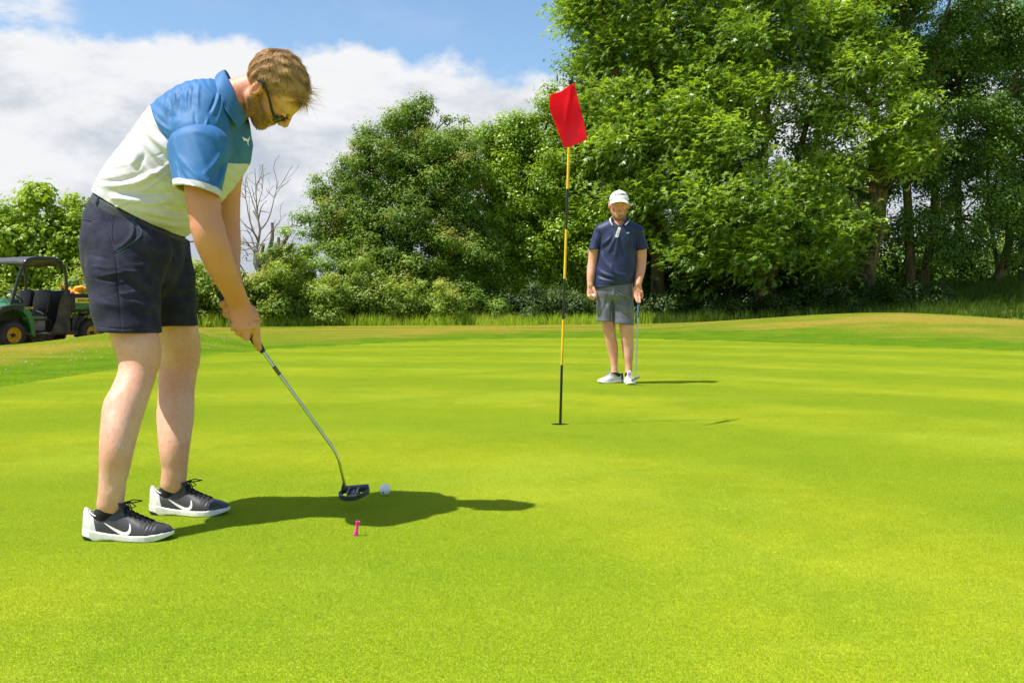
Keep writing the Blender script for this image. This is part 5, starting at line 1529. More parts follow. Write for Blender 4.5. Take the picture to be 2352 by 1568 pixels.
# ---- shorts
M_shorts = cloth_material('navy_cotton', lambda m, P: m.mix(m.rng(m.noise(16, 5, .6, P), .32, .72), (0.014, 0.015, 0.034), (0.034, 0.036, 0.068)), 0.85, 800, 0.35, 0.04, 0.2)
def shorts():
    s = SDF((-1.54, 3.02, 0.53), (-0.98, 3.76, 1.12), 0.0034); y_ = (0, 1, 0); D = 3.21
    s.econe(W(322, 478, D), W(310, 520, D), (.164, px(103, D)), (.172, px(112, D)), y_, 0)
    s.econe(W(310, 520, D), W(306, 590, D), (.172, px(108, D)), (.176, px(111, D)), y_, .012)
    s.ell(W(266, 556, 3.15), (px(74, D), .125, px(80, D)), None, .02)
    s.ell(W(266, 556, 3.29), (px(72, D), .12, px(80, D)), None, .02)
    def leg(pts):
        for a, b in zip(pts[:-1], pts[1:]):
            s.econe(W(*a[:3]), W(*b[:3]), (a[4], px(a[3], a[2])), (b[4], px(b[3], b[2])), y_, .016)
    leg([(300, 575, 3.11, 92, .110), (284, 640, 3.085, 81, .106), (289, 700, 3.065, 75, .101), (297, 770, 3.05, 68, .098), (300, 800, 3.05, 67, .097)])
    leg([(352, 580, 3.30, 86, .11), (374, 640, 3.31, 70, .105), (388, 700, 3.325, 60, .098), (396, 750, 3.335, 54, .092), (398, 790, 3.335, 54, .092)])
    s.econe(W(293, 758, 3.065), W(295, 820, 3.055), (.060, px(46, 3.05)), (.078, px(50, 3.05)), y_, 0, 'sub', .5)
    s.econe(W(395, 730, 3.335), W(399, 820, 3.335), (.076, px(45, 3.33)), (.084, px(48, 3.33)), y_, 0, 'sub', .5)
    # hems: each leg cut level
    hz1 = W(300, 763, 3.05); n1 = nrm(np.array([-.02, 0, -1.0]))
    hz2 = W(400, 749, 3.33)
    def cut(X, Y, Z):
        c1 = (X - hz1[0]) * n1[0] + (Z - hz1[2]) * n1[2]
        c2 = (hz2[2] - Z) + (X - hz2[0]) * .03
        w = (Y > 3.195 * 1.053)
        return -np.where(w, -c2, -c1)
    s.op(lambda X, Y, Z: np.where(Y + 0 * X + 0 * Z > 3.195 * 1.053, (hz2[2] - Z) + (X - hz2[0]) * .03, (X - hz1[0]) * n1[0] + (Z - hz1[2]) * n1[2]), s.lo, s.lo + s.h * s.n, 0, 'int')
    tp = W(209, 450, D); td = nrm(W(425, 556, D) - tp); tn = np.cross(td, (0, 1, 0)); tn = tn if tn[2] > 0 else -tn
    s.plane(tp, tn)
    V, Q = s.mesh(); V = relax(V, Q, 2); N = vnormals(V, Q)
    for a, b, w, d, c in (
        ((268, 580), (282, 762), .0035, -.0035, (272, 670)),                        # side seam
        ((306, 508), (268, 580), .004, -.006, (330, 548)), ((302, 502), (264, 574), .008, .005, (324, 548)),   # slant pocket
        ((262, 505), (268, 578), .004, -.004, (252, 545)),
        ((192, 505), (214, 510), .0035, -.005, (203, 506)), ((191, 512), (214, 517), .003, -.004, (203, 513)),
        ((275, 592), (372, 700), .012, .008, (320, 640)), ((300, 560), (380, 640), .013, -.009, (350, 595)), ((280, 640), (366, 690), .010, -.006, (330, 665)),
        ((380, 560), (400, 640), .012, .008, (402, 600)), ((340, 580), (384, 640), .010, .008, (362, 622)),
        ((300, 690), (360, 712), .010, .006, (330, 705)), ((296, 706), (362, 728), .008, -.003, (330, 722)), ((215, 690), (270, 700), .012, .004, (240, 700)),
        ((250, 610), (262, 680), .012, .004, (262, 645)), ((205, 560), (215, 650), .014, .004, (205, 600)),
        ((388, 655), (440, 660), .008, .005, (415, 668)), ((388, 672), (443, 680), .008, -.004, (415, 686)), ((225, 753), (335, 755), .003, -.0020, (290, 757)), ((366, 742), (448, 738), .003, -.0025, (405, 743))):
        V = crease_uv(V, N, a, b, w * 740, d, c)
    rw = np.random.default_rng(6)
    for _ in range(40):
        a = np.array([rw.uniform(200, 430), rw.uniform(560, 690)]); th = rw.uniform(-.25, .30); L_ = rw.uniform(25, 75)
        b = a + L_ * np.array([math.cos(th), math.sin(th)])
        V = crease_uv(V, N, a, b, rw.uniform(2.0, 4.5), rw.uniform(-.003, .0035), (a + b) / 2 + rw.normal(size=2) * 5)
    V = V + N * (0.0022 * fbm(V[:, 0] * 3 + V[:, 2] * 1.5 + V[:, 1] * 2, V[:, 2] * 6 + V[:, 1], 1.0, 8))[:, None]
    o = sdf_obj('shorts', V, Q, M_shorts, golfer)
    return o, bvh_of(V, Q)
g_shorts, g_shorts_bvh = shorts()
M_navy_seam = simple('navy_thread', (0.06, 0.065, 0.10), 0.8)
M_lining = simple('pocket_lining', (0.03, 0.10, 0.17), 0.8)
seam('pocket_edge', [(303, 506), (318, 520), (325, 536), (312, 552), (290, 566), (269, 580)], g_shorts_bvh, M_lining, g_shorts, .0018, .0010)
seam('seam', [(262, 506), (255, 530), (258, 556), (268, 579)], g_shorts_bvh, M_navy_seam, g_shorts, .0008, .0003)
seam('seam', [(268, 582), (272, 640), (276, 700), (282, 762)], g_shorts_bvh, M_navy_seam, g_shorts, .0009, .0002)
seam('seam', [(226, 752), (260, 756), (300, 757), (345, 755)], g_shorts_bvh, M_navy_seam, g_shorts, .0007, .0002)
seam('back_pocket', [(190, 503), (202, 504), (214, 508), (213, 516), (201, 514), (189, 512)], g_shorts_bvh, M_navy_seam, g_shorts, .0010, .0004)
# belt
def belt():
    s = SDF((-1.50, 3.10, 0.85), (-0.98, 3.68, 1.14), 0.003); y_ = (0, 1, 0); D = 3.21
    s.econe(W(328, 462, D), W(310, 520, D), (.167, px(101, D)), (.176, px(114, D)), y_, 0)
    s.econe(W(332, 455, D), W(306, 530, D), (.155, px(92, D)), (.162, px(103, D)), y_, 0, 'sub')
    tp = W(209, 436, D); td = nrm(W(425, 547, D) - tp); tn = np.cross(td, (0, 1, 0)); tn = tn if tn[2] > 0 else -tn
    s.plane(tp, tn); s.plane(tp - tn * .030, -tn)
    V, Q = s.mesh(); V = relax(V, Q, 1)
    b = sdf_obj('belt', V, Q, simple('belt_webbing', (0.030, 0.035, 0.050), 0.7, bump=.3, bscale=600), golfer)
    g = Geo()
    for (a, c) in (((228, 447), (222, 468)), ((310, 498), (306, 514))):
        pts = []
        for t in np.linspace(0, 1, 5):
            p = W(a[0] + (c[0] - a[0]) * t, a[1] + (c[1] - a[1]) * t, 3.0); d = Vector(nrm(p - np.array([0, 0, EYE])))
            h = bvh_of(V, Q).ray_cast(Vector((0, 0, EYE)), d, 6)
            if h[0] is not None: pts.append(np.array(h[0]) - np.array(d) * .003)
        if len(pts) > 2: g.tube(pts, .0065, 6)
    if g.V: g.build('belt_loop', simple('belt_loop_cloth', (0.02, 0.035, 0.07), 0.85), b)
belt()
# ================================================================ shoes
def shoe(parent, O, fwd, side, L, D_, mats, detail=True, k=1.0, sock=True, near=True):
    """O = ground point under the ankle centre; local: X heel(-)..toe(+), Y outward, Z up; metres"""
    fwd = nrm(fwd); upv = np.array([0, 0, 1.0]); side = nrm(np.asarray(side, float))
    M = np.array([fwd, side, upv])
    P = lambda x, y, z_: np.asarray(O, float) + (x * fwd + y * side + z_ * upv) * k
    lo = np.min([P(a, b, c) for a in (-.11, .22) for b in (-.07, .07) for c in (-.01, .16)], 0); hi = np.max([P(a, b, c) for a in (-.11, .22) for b in (-.07, .07) for c in (-.01, .16)], 0)
    h = .0024 if detail else .0045
    # sole, local outline
    def outline(X, Y, Z, grow=0.0):
        x = ((X - O[0]) * fwd[0] + (Y - O[1]) * fwd[1]) / k
        y = ((X - O[0]) * side[0] + (Y - O[1]) * side[1]) / k
        z_ = (Z - O[2]) / k
        w = np.interp(np.clip(x, -.095, .19), [-.095, -.085, -.06, -.02, .03, .08, .12, .15, .17, .183, .19], [.010, .024, .034, .034, .037, .047, .050, .045, .034, .018, .004])
        cy = np.interp(x, [-.09, 0, .10, .19], [0, 0.001, 0.003, -.010])
        return x, y - cy, z_, w + grow
    sole = SDF(lo, hi, h)
    def fsole(X, Y, Z):
        x, y, z_, w = outline(X, Y, Z, .002)
        ztop = np.interp(x, [-.1, -.06, 0, .06, .12, .19], [.042, .038, .028, .024, .024, .030])
        zbot = np.interp(x, [-.1, -.085, -.05, .0, .05, .13, .165, .19], [.016, .006, .003, .007, .002, .002, .008, .018])
        d1 = np.abs(y) - w; d2 = np.maximum(z_ - ztop, zbot - z_)
        dx = np.maximum(x - .190, -.095 - x)
        return np.maximum(np.maximum(d1 * .8, d2), dx) * k
    sole.op(fsole, lo, hi, 0)
    V, Q = sole.mesh(); V = relax(V, Q, 5)
    # outsole (dark) as the lowest layer
    zl = (V[:, 2] - O[2]) / k; xl = ((V - O) @ fwd) / k
    lim = np.interp(xl, [-.1, -.06, -.045, .03, .05, .13, .15, .19], [.020, .014, .002, .002, .006, .005, .006, .018])
    sh = empty('shoe', tuple(O)); sh.parent = parent; sh.location = Vector(O) - parent.location
    so = sdf_obj('sole', V, Q, mats['sole'], sh, {'dark': lim - zl})
    up = SDF(lo, hi, h)
    def fup(X, Y, Z):
        x, y, z_, w = outline(X, Y, Z, -.001)
        top = np.interp(x, [-.10, -.088, -.065, -.045, -.02, .0, .02, .05, .08, .11, .15, .175, .19], [.088, .105, .088, .078, .087, .099, .103, .092, .077, .064, .052, .043, .030])
        wz = w * (1.0 - np.clip((z_ - .02) / .10, 0, 1) ** 1.5 * np.interp(x, [-.09, -.03, .04, .12, .19], [.25, .15, .50, .75, .9]))
        hh = top - .02
        q = np.sqrt(np.clip(y / (wz + .001), -3, 3) ** 4 * 0 + (np.abs(y) / (wz + .001)) ** 2.6 * 1.0 + np.clip((z_ - .02) / np.maximum(hh, .01), 0, 3) ** 2.8)
        d = (q - 1) * np.minimum(wz, hh) * .8
        dx = np.maximum(x - .187, -.093 - x)
        return np.maximum(np.maximum(d, .018 - z_), dx) * k
    up.op(fup, lo, hi, 0)
    # rounding of heel counter and ankle opening
    up.econe(P(-.036, 0, .088), P(-.010, 0, .16), (.027 * k, .040 * k), (.032 * k, .050 * k), side, .004, 'sub')
    # tongue
    up.econe(P(.040, .0, .086), P(.020, 0, .128), (.025 * k, .007 * k), (.023 * k, .006 * k), side, .006)
    V, Q = up.mesh(); V = relax(V, Q, 3); N = vnormals(V, Q)
    xl = ((V - O) @ fwd) / k; yl = ((V - O) @ side) / k; zl = (V[:, 2] - O[2]) / k
    for xx in (.118, .128, .138): 
        V = V + N * (-.0016 * k * np.exp(-((xl - xx - .25 * (zl - .04)) / .003) ** 2) * smooth(.03, .05, zl))[:, None]
    heel = -(xl + .057 - (.085 - zl) * .33)          # + behind the slanting heel panel line
    u = sdf_obj('upper', V, Q, mats['upper'], sh, {'heel': heel, 'toe': xl - .125 + .2 * (zl - .04)})
    bv = bvh_of(V, Q)
    # collar rim piping
    rim = []
    for t in np.linspace(0, 2 * math.pi, 28, endpoint=False):
        rx = -.030 + .043 * math.cos(t); ry = .0265 * math.sin(t)
        zz = np.interp(rx, [-.082, -.065, -.045, -.02, .0, .014], [.096, .088, .079, .087, .099, .109])
        rim.append(P(rx, ry, zz))
    Geo().tube(rim, .0022 * k, 6, closed=True).build('rim', mats['trim'], u)
    if sock:
        g = Geo(); pr = [(.030, .060), (.036, .085), (.0365, .104), (.0350, .106)]
        c = P(-.028, 0, 0)
        V_ = []; Fc = []; sg = 20
        for i, (r_, z_) in enumerate(pr):
            for j in range(sg):
                t = 2 * math.pi * j / sg
                V_.append(P(-.020 + (r_ + .006) * math.cos(t) + (z_ - .08) * .1, r_ * .92 * math.sin(t), z_ + .012 * math.cos(t)))
        for i in range(len(pr) - 1):
            for j in range(sg): Fc.append((i * sg + j, i * sg + (j + 1) % sg, (i + 1) * sg + (j + 1) % sg, (i + 1) * sg + j))
        g.add((V_, Fc)); g.build('sock', mats['sock'], sh)
    # laces
    g = Geo()
    def on(x, y, lift=.002):
        p = P(x, y, .16); hgt = bv.ray_cast(Vector(p), Vector((0, 0, -1)), .3)
        return (np.array(hgt[0]) + np.array([0, 0, lift * k])) if hgt[0] is not None else P(x, y, .08)
    for i in range(6):
        x = .042 + .0150 * i; w = .021 - .0008 * i
        row = [on(x + .004, -w * 1.0, .0012), on(x - .001, -w * .5, .0035), on(x + .001, 0, .005), on(x + .005, w * .5, .0035), on(x + .008, w, .0012)]
        row2 = [on(x + .008, -w, .0012), on(x + .005, -w * .5, .0045), on(x + .001, 0, .0062), on(x - .001, w * .5, .0045), on(x + .004, w, .0012)]
        g.tube(row, .0021 * k, 6); g.tube(row2, .0021 * k, 6)
        for q in (-1, 1): g.ell(on(x + .006, q * (w + .003), 0), (.003 * k,) * 3, 8, 5)
    kx = P(.036, 0, .118)
    for q, dx_, dz_ in ((1, .045, -.004), (-1, .050, .006), (1, .03, -.03), (-1, .02, -.035)):
        pts = [kx, P(.036 + dx_ * .5, q * .012, .120 + dz_ * .2 + .004), P(.036 + dx_, q * .020, .114 + dz_), P(.036 + dx_ * .7, q * .026, .110 + dz_), P(.038, q * .006, .114)]
        g.tube(pts if dx_ > .03 else pts[:3], .0019 * k, 6)
    g.build('laces', mats['lace'], sh)
    # spikes
    if detail:
        for (x, y) in ((.10, .030), (.10, -.028), (.135, .028), (.135, -.024), (.155, .0), (-.06, .02), (-.06, -.02), (.07, .036)):
            g = Geo()
            for a in range(5):
                t = a * 1.256; g.tube([P(x, y, .004), P(x + .009 * math.cos(t), y + .009 * math.sin(t), -.003)], [.002 * k, .0012 * k], 5)
            g.build('spike', mats['spike'], so)
    return sh, u, bv, P
def two_tone(name, attr, a, b, rough=.5, w=.0008, extra=None, spec=.5):
    m = NM(name); P = m.coord('World')
    n = m.noise(30, 4, .6, P)
    A = m.mix(m.rng(n, .3, .75), a, tuple(min(1, q * 1.25 + .004) for q in a)); B = m.mix(m.rng(n, .3, .75), b, tuple(q * .86 for q in b))
    c = m.mix(m.rng(m.attr(attr), -w, w), A, B)
    bb = m.bump(m.noise(500, 3, .6, P), .12, .001)
    return m.done(m.pbr(c, rough, 0, spec, bb))
shoe_mats = {'sole': two_tone('sole_white_black', 'dark', (0.74, 0.73, 0.69), (0.025, 0.025, 0.028), .55),
             'upper': two_tone('shoe_leather', 'heel', (0.040, 0.038, 0.040), (0.72, 0.71, 0.68), .42),
             'trim': simple('shoe_piping', (0.62, 0.64, 0.64), .5), 'sock': simple('black_sock', (0.014, 0.012, 0.014), .95, bump=.5, bscale=900),
             'lace': simple('black_lace', (0.010, 0.010, 0.012), .8), 'spike': simple('white_spike', (0.65, 0.66, 0.66), .5)}
def gz_at(p): p = np.array(p, float); p[2] = 0.0; return p
SW = [(.0, .0), (.012, -.006), (.03, -.0155), (.046, -.0225), (.056, -.0245), (.0635, -.021), (.0665, -.012), (.0655, .0), (.0705, -.010), (.0715, -.022), (.066, -.0315), (.056, -.034), (.044, -.0315), (.026, -.021), (.010, -.009)]
for (ua, va, D, Ls, k_, yaw) in ((260, 1240, 3.03, .275, 1.0, 0.02), (405, 1180, 3.40, .275, 1.0, 0.06)):
    # px length of the shoe sets its scale
    O = W0(ua, va, D); O[2] = 0.0; O[1] = D
    fw = (math.cos(yaw), -math.sin(yaw), 0); sd_ = (-math.sin(yaw), -math.cos(yaw), 0)
    O = np.array([(ua - 1176) * D / F, D, -0.002])
    kk = .962
    sh, up, bv, P = shoe(golfer, O, fw, sd_, Ls, D, shoe_mats, True, kk)
    # curved stroke emblem on the outer side
    org = P(-.016, .12, .061)
    decal('emblem', [[(a * 1.22, b * 1.05) for a, b in list(map(tuple, spline_closed(SW, 3)))]], bv, org, np.array(fw), np.array([0, 0, 1.0]), -np.array(sd_), M_white_print, up, .006, .0010, .3)
W, px = W0, px0
# ================================================================ clubs, balls, tee
M_chrome = simple('polished_steel', (0.62, 0.62, 0.63), 0.16, 1.0, 0.05)
M_grip = simple('black_rubber_grip', (0.012, 0.012, 0.014), 0.65, bump=.5, bscale=900)
M_head = simple('putter_grey_paint', (0.085, 0.095, 0.13), 0.34, 0.5, 0.15, bump=.1)
M_headm = simple('putter_brushed_metal', (0.32, 0.28, 0.23), 0.32, 0.9, 0.15)
putter = empty('putter', tuple(W(815, 1140, 3.5)), 0, 'long putter with black grip and grey mallet head held by the bending golfer', 'golf club')
def line_uvd(a, b, t): return tuple(a[i] + (b[i] - a[i]) * t for i in range(3))
def putter_build():
    A = W(504, 669, 3.37); B = W(775, 1043, 3.455); C = W(783, 1075, 3.47); Dd = W(793, 1118, 3.485)
    ax = nrm(B - A); gl = np.linalg.norm(B - A)
    gend = A + ax * gl * .368
    g = Geo(); g.tube([A, A + ax * .004, A + ax * .06, A + ax * .16, gend - ax * .03, gend], [.0120, .0150, .0148, .0140, .0130, .0088], 12)
    g.build('grip', M_grip, putter)
    g = Geo()
    bend = [B + (C - B) * t - ax * 0 for t in (0, .33, .66, 1)]
    cur = [gend - ax * .01, A + ax * gl * .55, A + ax * gl * .75, A + ax * (gl - .035)]
    mid = []
    for t in np.linspace(0, 1, 7): mid.append((1 - t) ** 2 * (A + ax * (gl - .03)) + 2 * t * (1 - t) * (B + ax * .006) + t * t * C)
    r_ = [.0064, .0060, .0055, .0052] + [.0050] * 7 + [.0048]
    g.tube(cur + mid + [Dd], r_, 12); g.build('shaft', M_chrome, putter)
    g = Geo(); q0 = A + ax * gl * .455; g.tube([q0, q0 + ax * .034], .0068, 12); lb = g.build('shaft_label', simple('black_label', (0.02, 0.018, 0.018), .4), putter)
    g = Geo()
    for k_ in (.006, .012, .020, .026): g.tube([q0 + ax * k_, q0 + ax * (k_ + .0022)], .0070, 12)
    g.build('label_band', simple('gold_print', (0.42, 0.36, 0.24), .4), lb)
    # mallet head; local frame: a along the blade (to the right in view), b back towards the eye and down, n up
    c = W(816, 1122, 3.50)
    a_ = nrm((.985, -.10, .10)); n_ = nrm((-.09, -.32, .94)); n_ = nrm(n_ - np.dot(n_, a_) * a_); b_ = -np.cross(n_, a_)
    if b_[1] > 0: b_ = -b_
    g = Geo()
    def bar(pts, w, h, up=0.0):
        for i in range(len(pts) - 1):
            p = np.array(pts[i]); q = np.array(pts[i + 1]); d = q - p; L = np.linalg.norm(d); d /= L; e = np.array([-d[1], d[0]]) * w / 2
            p2 = p - d * w * .2; q2 = q + d * w * .2
            g.prism([p2 - e, q2 - e, q2 + e, p2 + e], c + n_ * up, a_, b_, n_, h)
    g2 = Geo(); g2.box((0, 0, 0), (.098, .016, .024), bev=.003)
    V = [c + a_ * v[0] + b_ * v[1] + n_ * v[2] for v in g2.V]; g.add((V, g2.F))
    wings = [(-.044, .004), (-.050, .022), (-.044, .042), (-.026, .056), (-.006, .062), (.014, .060), (.030, .046), (.046, .026), (.047, .004)]
    def wing(side):
        n = len(wings)
        inn = []; out = []
        for i, p in enumerate(wings):
            p = np.array(p); d = np.array(wings[min(i + 1, n - 1)]) - np.array(wings[max(i - 1, 0)]); d = d / np.linalg.norm(d); e = np.array([-d[1], d[0]])
            w = [.008, .010, .012, .010, .007, .007, .009, .011, .010][i] / 2
            inn.append(p + e * w); out.append(p - e * w)
        V = []; Fc = []
        for p, q in zip(inn, out):
            for (s_, hh) in ((p, .004), (q, .002), (q, -.011), (p, -.011)): V.append(c + a_ * s_[0] + b_ * s_[1] + n_ * hh)
        for i in range(n - 1):
            for j in range(4): Fc.append((i * 4 + j, i * 4 + (j + 1) % 4, (i + 1) * 4 + (j + 1) % 4, (i + 1) * 4 + j))
        Fc.append((3, 2, 1, 0)); Fc.append(tuple((n - 1) * 4 + j for j in range(4)))
        return V, Fc
    g.add(wing(1))
    hd = g.build('club_head', M_head, putter)
    g = Geo(); core = [(-.018, .004), (-.021, .030), (-.020, .046), (-.010, .056), (.004, .058), (.014, .050), (.019, .034), (.020, .004)]
    g.prism(core, c - n_ * .003, a_, b_, n_, .012); cr = g.build('centre_plate', M_head, putter)
    g = Geo(); 
    for sg in (-1, 1):
        pts = [c + a_ * (sg * .017) + b_ * t + n_ * (.007 + .003 * math.sin(t * 60)) for t in np.linspace(.004, .048, 7)]
        g.tube(pts, .0032, 6)
    g.tube([c + a_ * t + b_ * (.050 + .007 * math.cos(t * 80)) + n_ * .004 for t in np.linspace(-.018, .018, 9)], .0028, 6)
    g.build('rail', M_headm, cr)
    g = Geo(); g.tube([c + b_ * .012 + n_ * .0045, c + b_ * .036 + n_ * .0045], .0009, 5); g.build('sight_line', M_white_print, cr)
    g = Geo(); g.tube([Dd - (Dd - C) * .25, c + a_ * (-.040) + n_ * .010], [.0056, .0075], 10); g.build('hosel', M_head, putter)
putter_build()
# ball
M_ball = NM('golf_ball'); 
def ballmat():
    m = M_ball; P = m.coord('Object'); v = m.n('ShaderNodeTexVoronoi'); v.inputs['Scale'].default_value = 260; v.distance = 'EUCLIDEAN'; m.l(P, v.inputs[0])
    b = m.bump(m.rng(v.outputs['Distance'], 0, .5), .2, .0005)
    return m.done(m.pbr((0.92, 0.92, 0.91), 0.35, 0, .5, b, coat=.3))
M_ball = ballmat()
def ball(loc, label, group=None):
    g = Geo(); g.ell((0, 0, 0), (.02135,) * 3, 32, 20)
    o = g.build('golf_ball', M_ball); o.location = loc; tag(o, label, 'golf ball', group); return o
bl = W(884, 1136, 3.74); b1 = ball((bl[0], 3.74, .0220), 'white golf ball lying on the green just right of the mallet head')
g = Geo()
for k_ in range(5): g.tube([(-.006 + .0012 * k_, -.0208, -.004 - .0006 * k_), (-.0062 + .0012 * k_, -.0208, -.0105)], .0007, 4)
o = g.build('ball_print', simple('dark_print', (.05, .05, .05), .5), None); o.parent = b1
# bright pink tee standing tilted in the turf
t0 = W(817, 1230, 3.075); t0[2] = 0.001
tax = nrm((.16, 0.0, .99))
g = Geo(); g.lathe([(0, -.012), (.0030, -.012), (.0075, .0), (.0072, .004), (.0052, .012), (.0040, .022), (.0040, .028), (.0056, .038), (.0068, .042), (.0069, .0445), (.0060, .0450), (.0040, .0435), (.0, .0425)], t0, tax, 20)
tag(g.build('golf_tee', simple('pink_plastic', (0.86, 0.015, 0.32), .35)), 'small bright pink golf tee standing in the green below the golfer\'s shadow', 'golf tee')

# ================================================================ flagstick
fx, fy = HOLE
stick = empty('flagstick', (fx, fy, 0), 0, 'black and yellow banded flagstick with a red flag standing in the hole', 'flagstick')
topw = W(1311.5, 190, fy); base = np.array([fx + .0, fy, -.06]); basev = W(1286, 974, fy); base = np.array([basev[0], fy, -.06])
def onstick(v):
    b = W(1286, 974, fy); t = (974 - v) / (974 - 190); return b + (topw - b) * t
M_y = simple('yellow_paint', (0.80, 0.50, 0.012), .35); M_k = simple('black_paint', (0.010, 0.010, 0.011), .35)
bounds = [(1000, 838, M_k), (838, 733, M_y), (733, 640, M_k), (640, 527, M_y), (527, 434, M_k), (434, 200, M_y)]
for (a, b, mt) in bounds:
    g = Geo(); p, q = onstick(a), onstick(b)
    if a == 1000: p = np.array([basev[0], fy, -.10])
    g.tube([p, q], [.0078, .0074] if a < 1000 else [.0082, .0078], 14); g.build('pole_section', mt, stick)
g = Geo(); g.ell(onstick(187), (.0165, .0165, .0165), 20, 12); g.tube([onstick(200), onstick(190)], .009, 12); g.build('finial', M_k, stick)
# flag cloth: traced outline, filled and rippled
def flag():
    # corner curves in view px (u, v): top edge hoist->fly etc.
    top = [(1319, 191), (1303, 200), (1287, 211.5), (1275, 214), (1266, 216)]
    left = [(1266, 216), (1262.5, 232), (1262, 246), (1267, 262), (1276, 286), (1285, 310), (1292, 328), (1296, 340)]
    bot = [(1349, 319), (1335, 328), (1318, 334), (1305, 338), (1296, 340)]
    right = [(1319, 191), (1322, 205), (1329, 232), (1337, 262), (1343, 290), (1349, 319)]
    def samp(P, t):
        P = np.array(P, float); L = np.r_[0, np.cumsum(np.linalg.norm(np.diff(P, axis=0), axis=1))]; L /= L[-1]
        return np.array([np.interp(t, L, P[:, 0]), np.interp(t, L, P[:, 1])])
    nu, nv = 26, 34; V = []
    for j in range(nv + 1):
        for i in range(nu + 1):
            s_, t = i / nu, j / nv     # s: right->left, t: top->bottom
            T = samp(top, s_); B = samp(bot, s_); Rr = samp(right, t); Ll = samp(left, t)
            C = (1 - s_) * (1 - t) * np.array(top[0]) + s_ * (1 - t) * np.array(top[-1]) + (1 - s_) * t * np.array(bot[0]) + s_ * t * np.array(bot[-1])
            p = (1 - t) * T + t * B + (1 - s_) * Rr + s_ * Ll - C
            dep = fy - .034 - .010 * math.sin(s_ * 3.0) * math.sin(math.pi * min(1, t * 1.1 + .05)) 
            # two sharp folds
            l1 = abs((p[0] - (1311 + (p[1] - 205) * -.16 + max(0, p[1] - 255) * .02)))
            dep += .016 * math.exp(-(l1 / 5.0) ** 2) * (1 if p[1] < 275 else max(0, 1 - (p[1] - 275) / 20))
            l2 = abs((p[0] - 1310) * .62 - (p[1] - 290) * .78)
            dep += .007 * math.exp(-(l2 / 4.5) ** 2) * (p[0] > 1300) * (p[0] < 1335)
            dep += .007 * math.sin(p[1] * .07 + p[0] * .05)
            dep -= .30 * s_ * (.75 + .25 * t)
            V.append(W(p[0], p[1], dep))
    Fc = [(j * (nu + 1) + i, j * (nu + 1) + i + 1, (j + 1) * (nu + 1) + i + 1, (j + 1) * (nu + 1) + i) for j in range(nv) for i in range(nu)]
    m = NM('red_flag_nylon'); P = m.coord('World'); c = m.mix(m.rng(m.noise(12, 3, .5, P), .3, .7), (0.92, 0.008, 0.006), (0.97, 0.010, 0.008))
    a = m.pbr(c, .38, 0, .45); tr = m.n('ShaderNodeBsdfTranslucent'); m.set(tr.inputs[0], (1.0, 0.015, 0.010)); ms = m.n('ShaderNodeMixShader'); ms.inputs[0].default_value = .68
    m.l(a, ms.inputs[1]); m.l(tr.outputs[0], ms.inputs[2]); mt = m.done(ms.outputs[0])
    o = link('flag', pmesh('flag', V, Fc, True), mt, stick)
    md = o.modifiers.new('thick', 'SOLIDIFY'); md.thickness = .0012
flag()
# the hole's liner and earth wall
cup = Geo(); cup.lathe([(HOLE_R - .0005, -.001), (HOLE_R - .0005, -.026)], (fx, fy, 0), (0, 0, 1), 32)
soil = cup.build('hole_wall', simple('hole_soil', (0.055, 0.040, 0.020), .95, bump=.6, bscale=120)); tag(soil, 'dark earth wall of the golf hole under the flagstick', kind='structure')
cup = Geo(); cup.lathe([(HOLE_R - .001, -.026), (HOLE_R - .0012, -.14), (.0, -.14)], (fx, fy, 0), (0, 0, 1), 32)
lin = cup.build('hole_cup', simple('white_cup', (0.6, 0.6, 0.58), .4)); tag(lin, 'round cup liner sunk in the hole at the foot of the flagstick', 'hole cup')
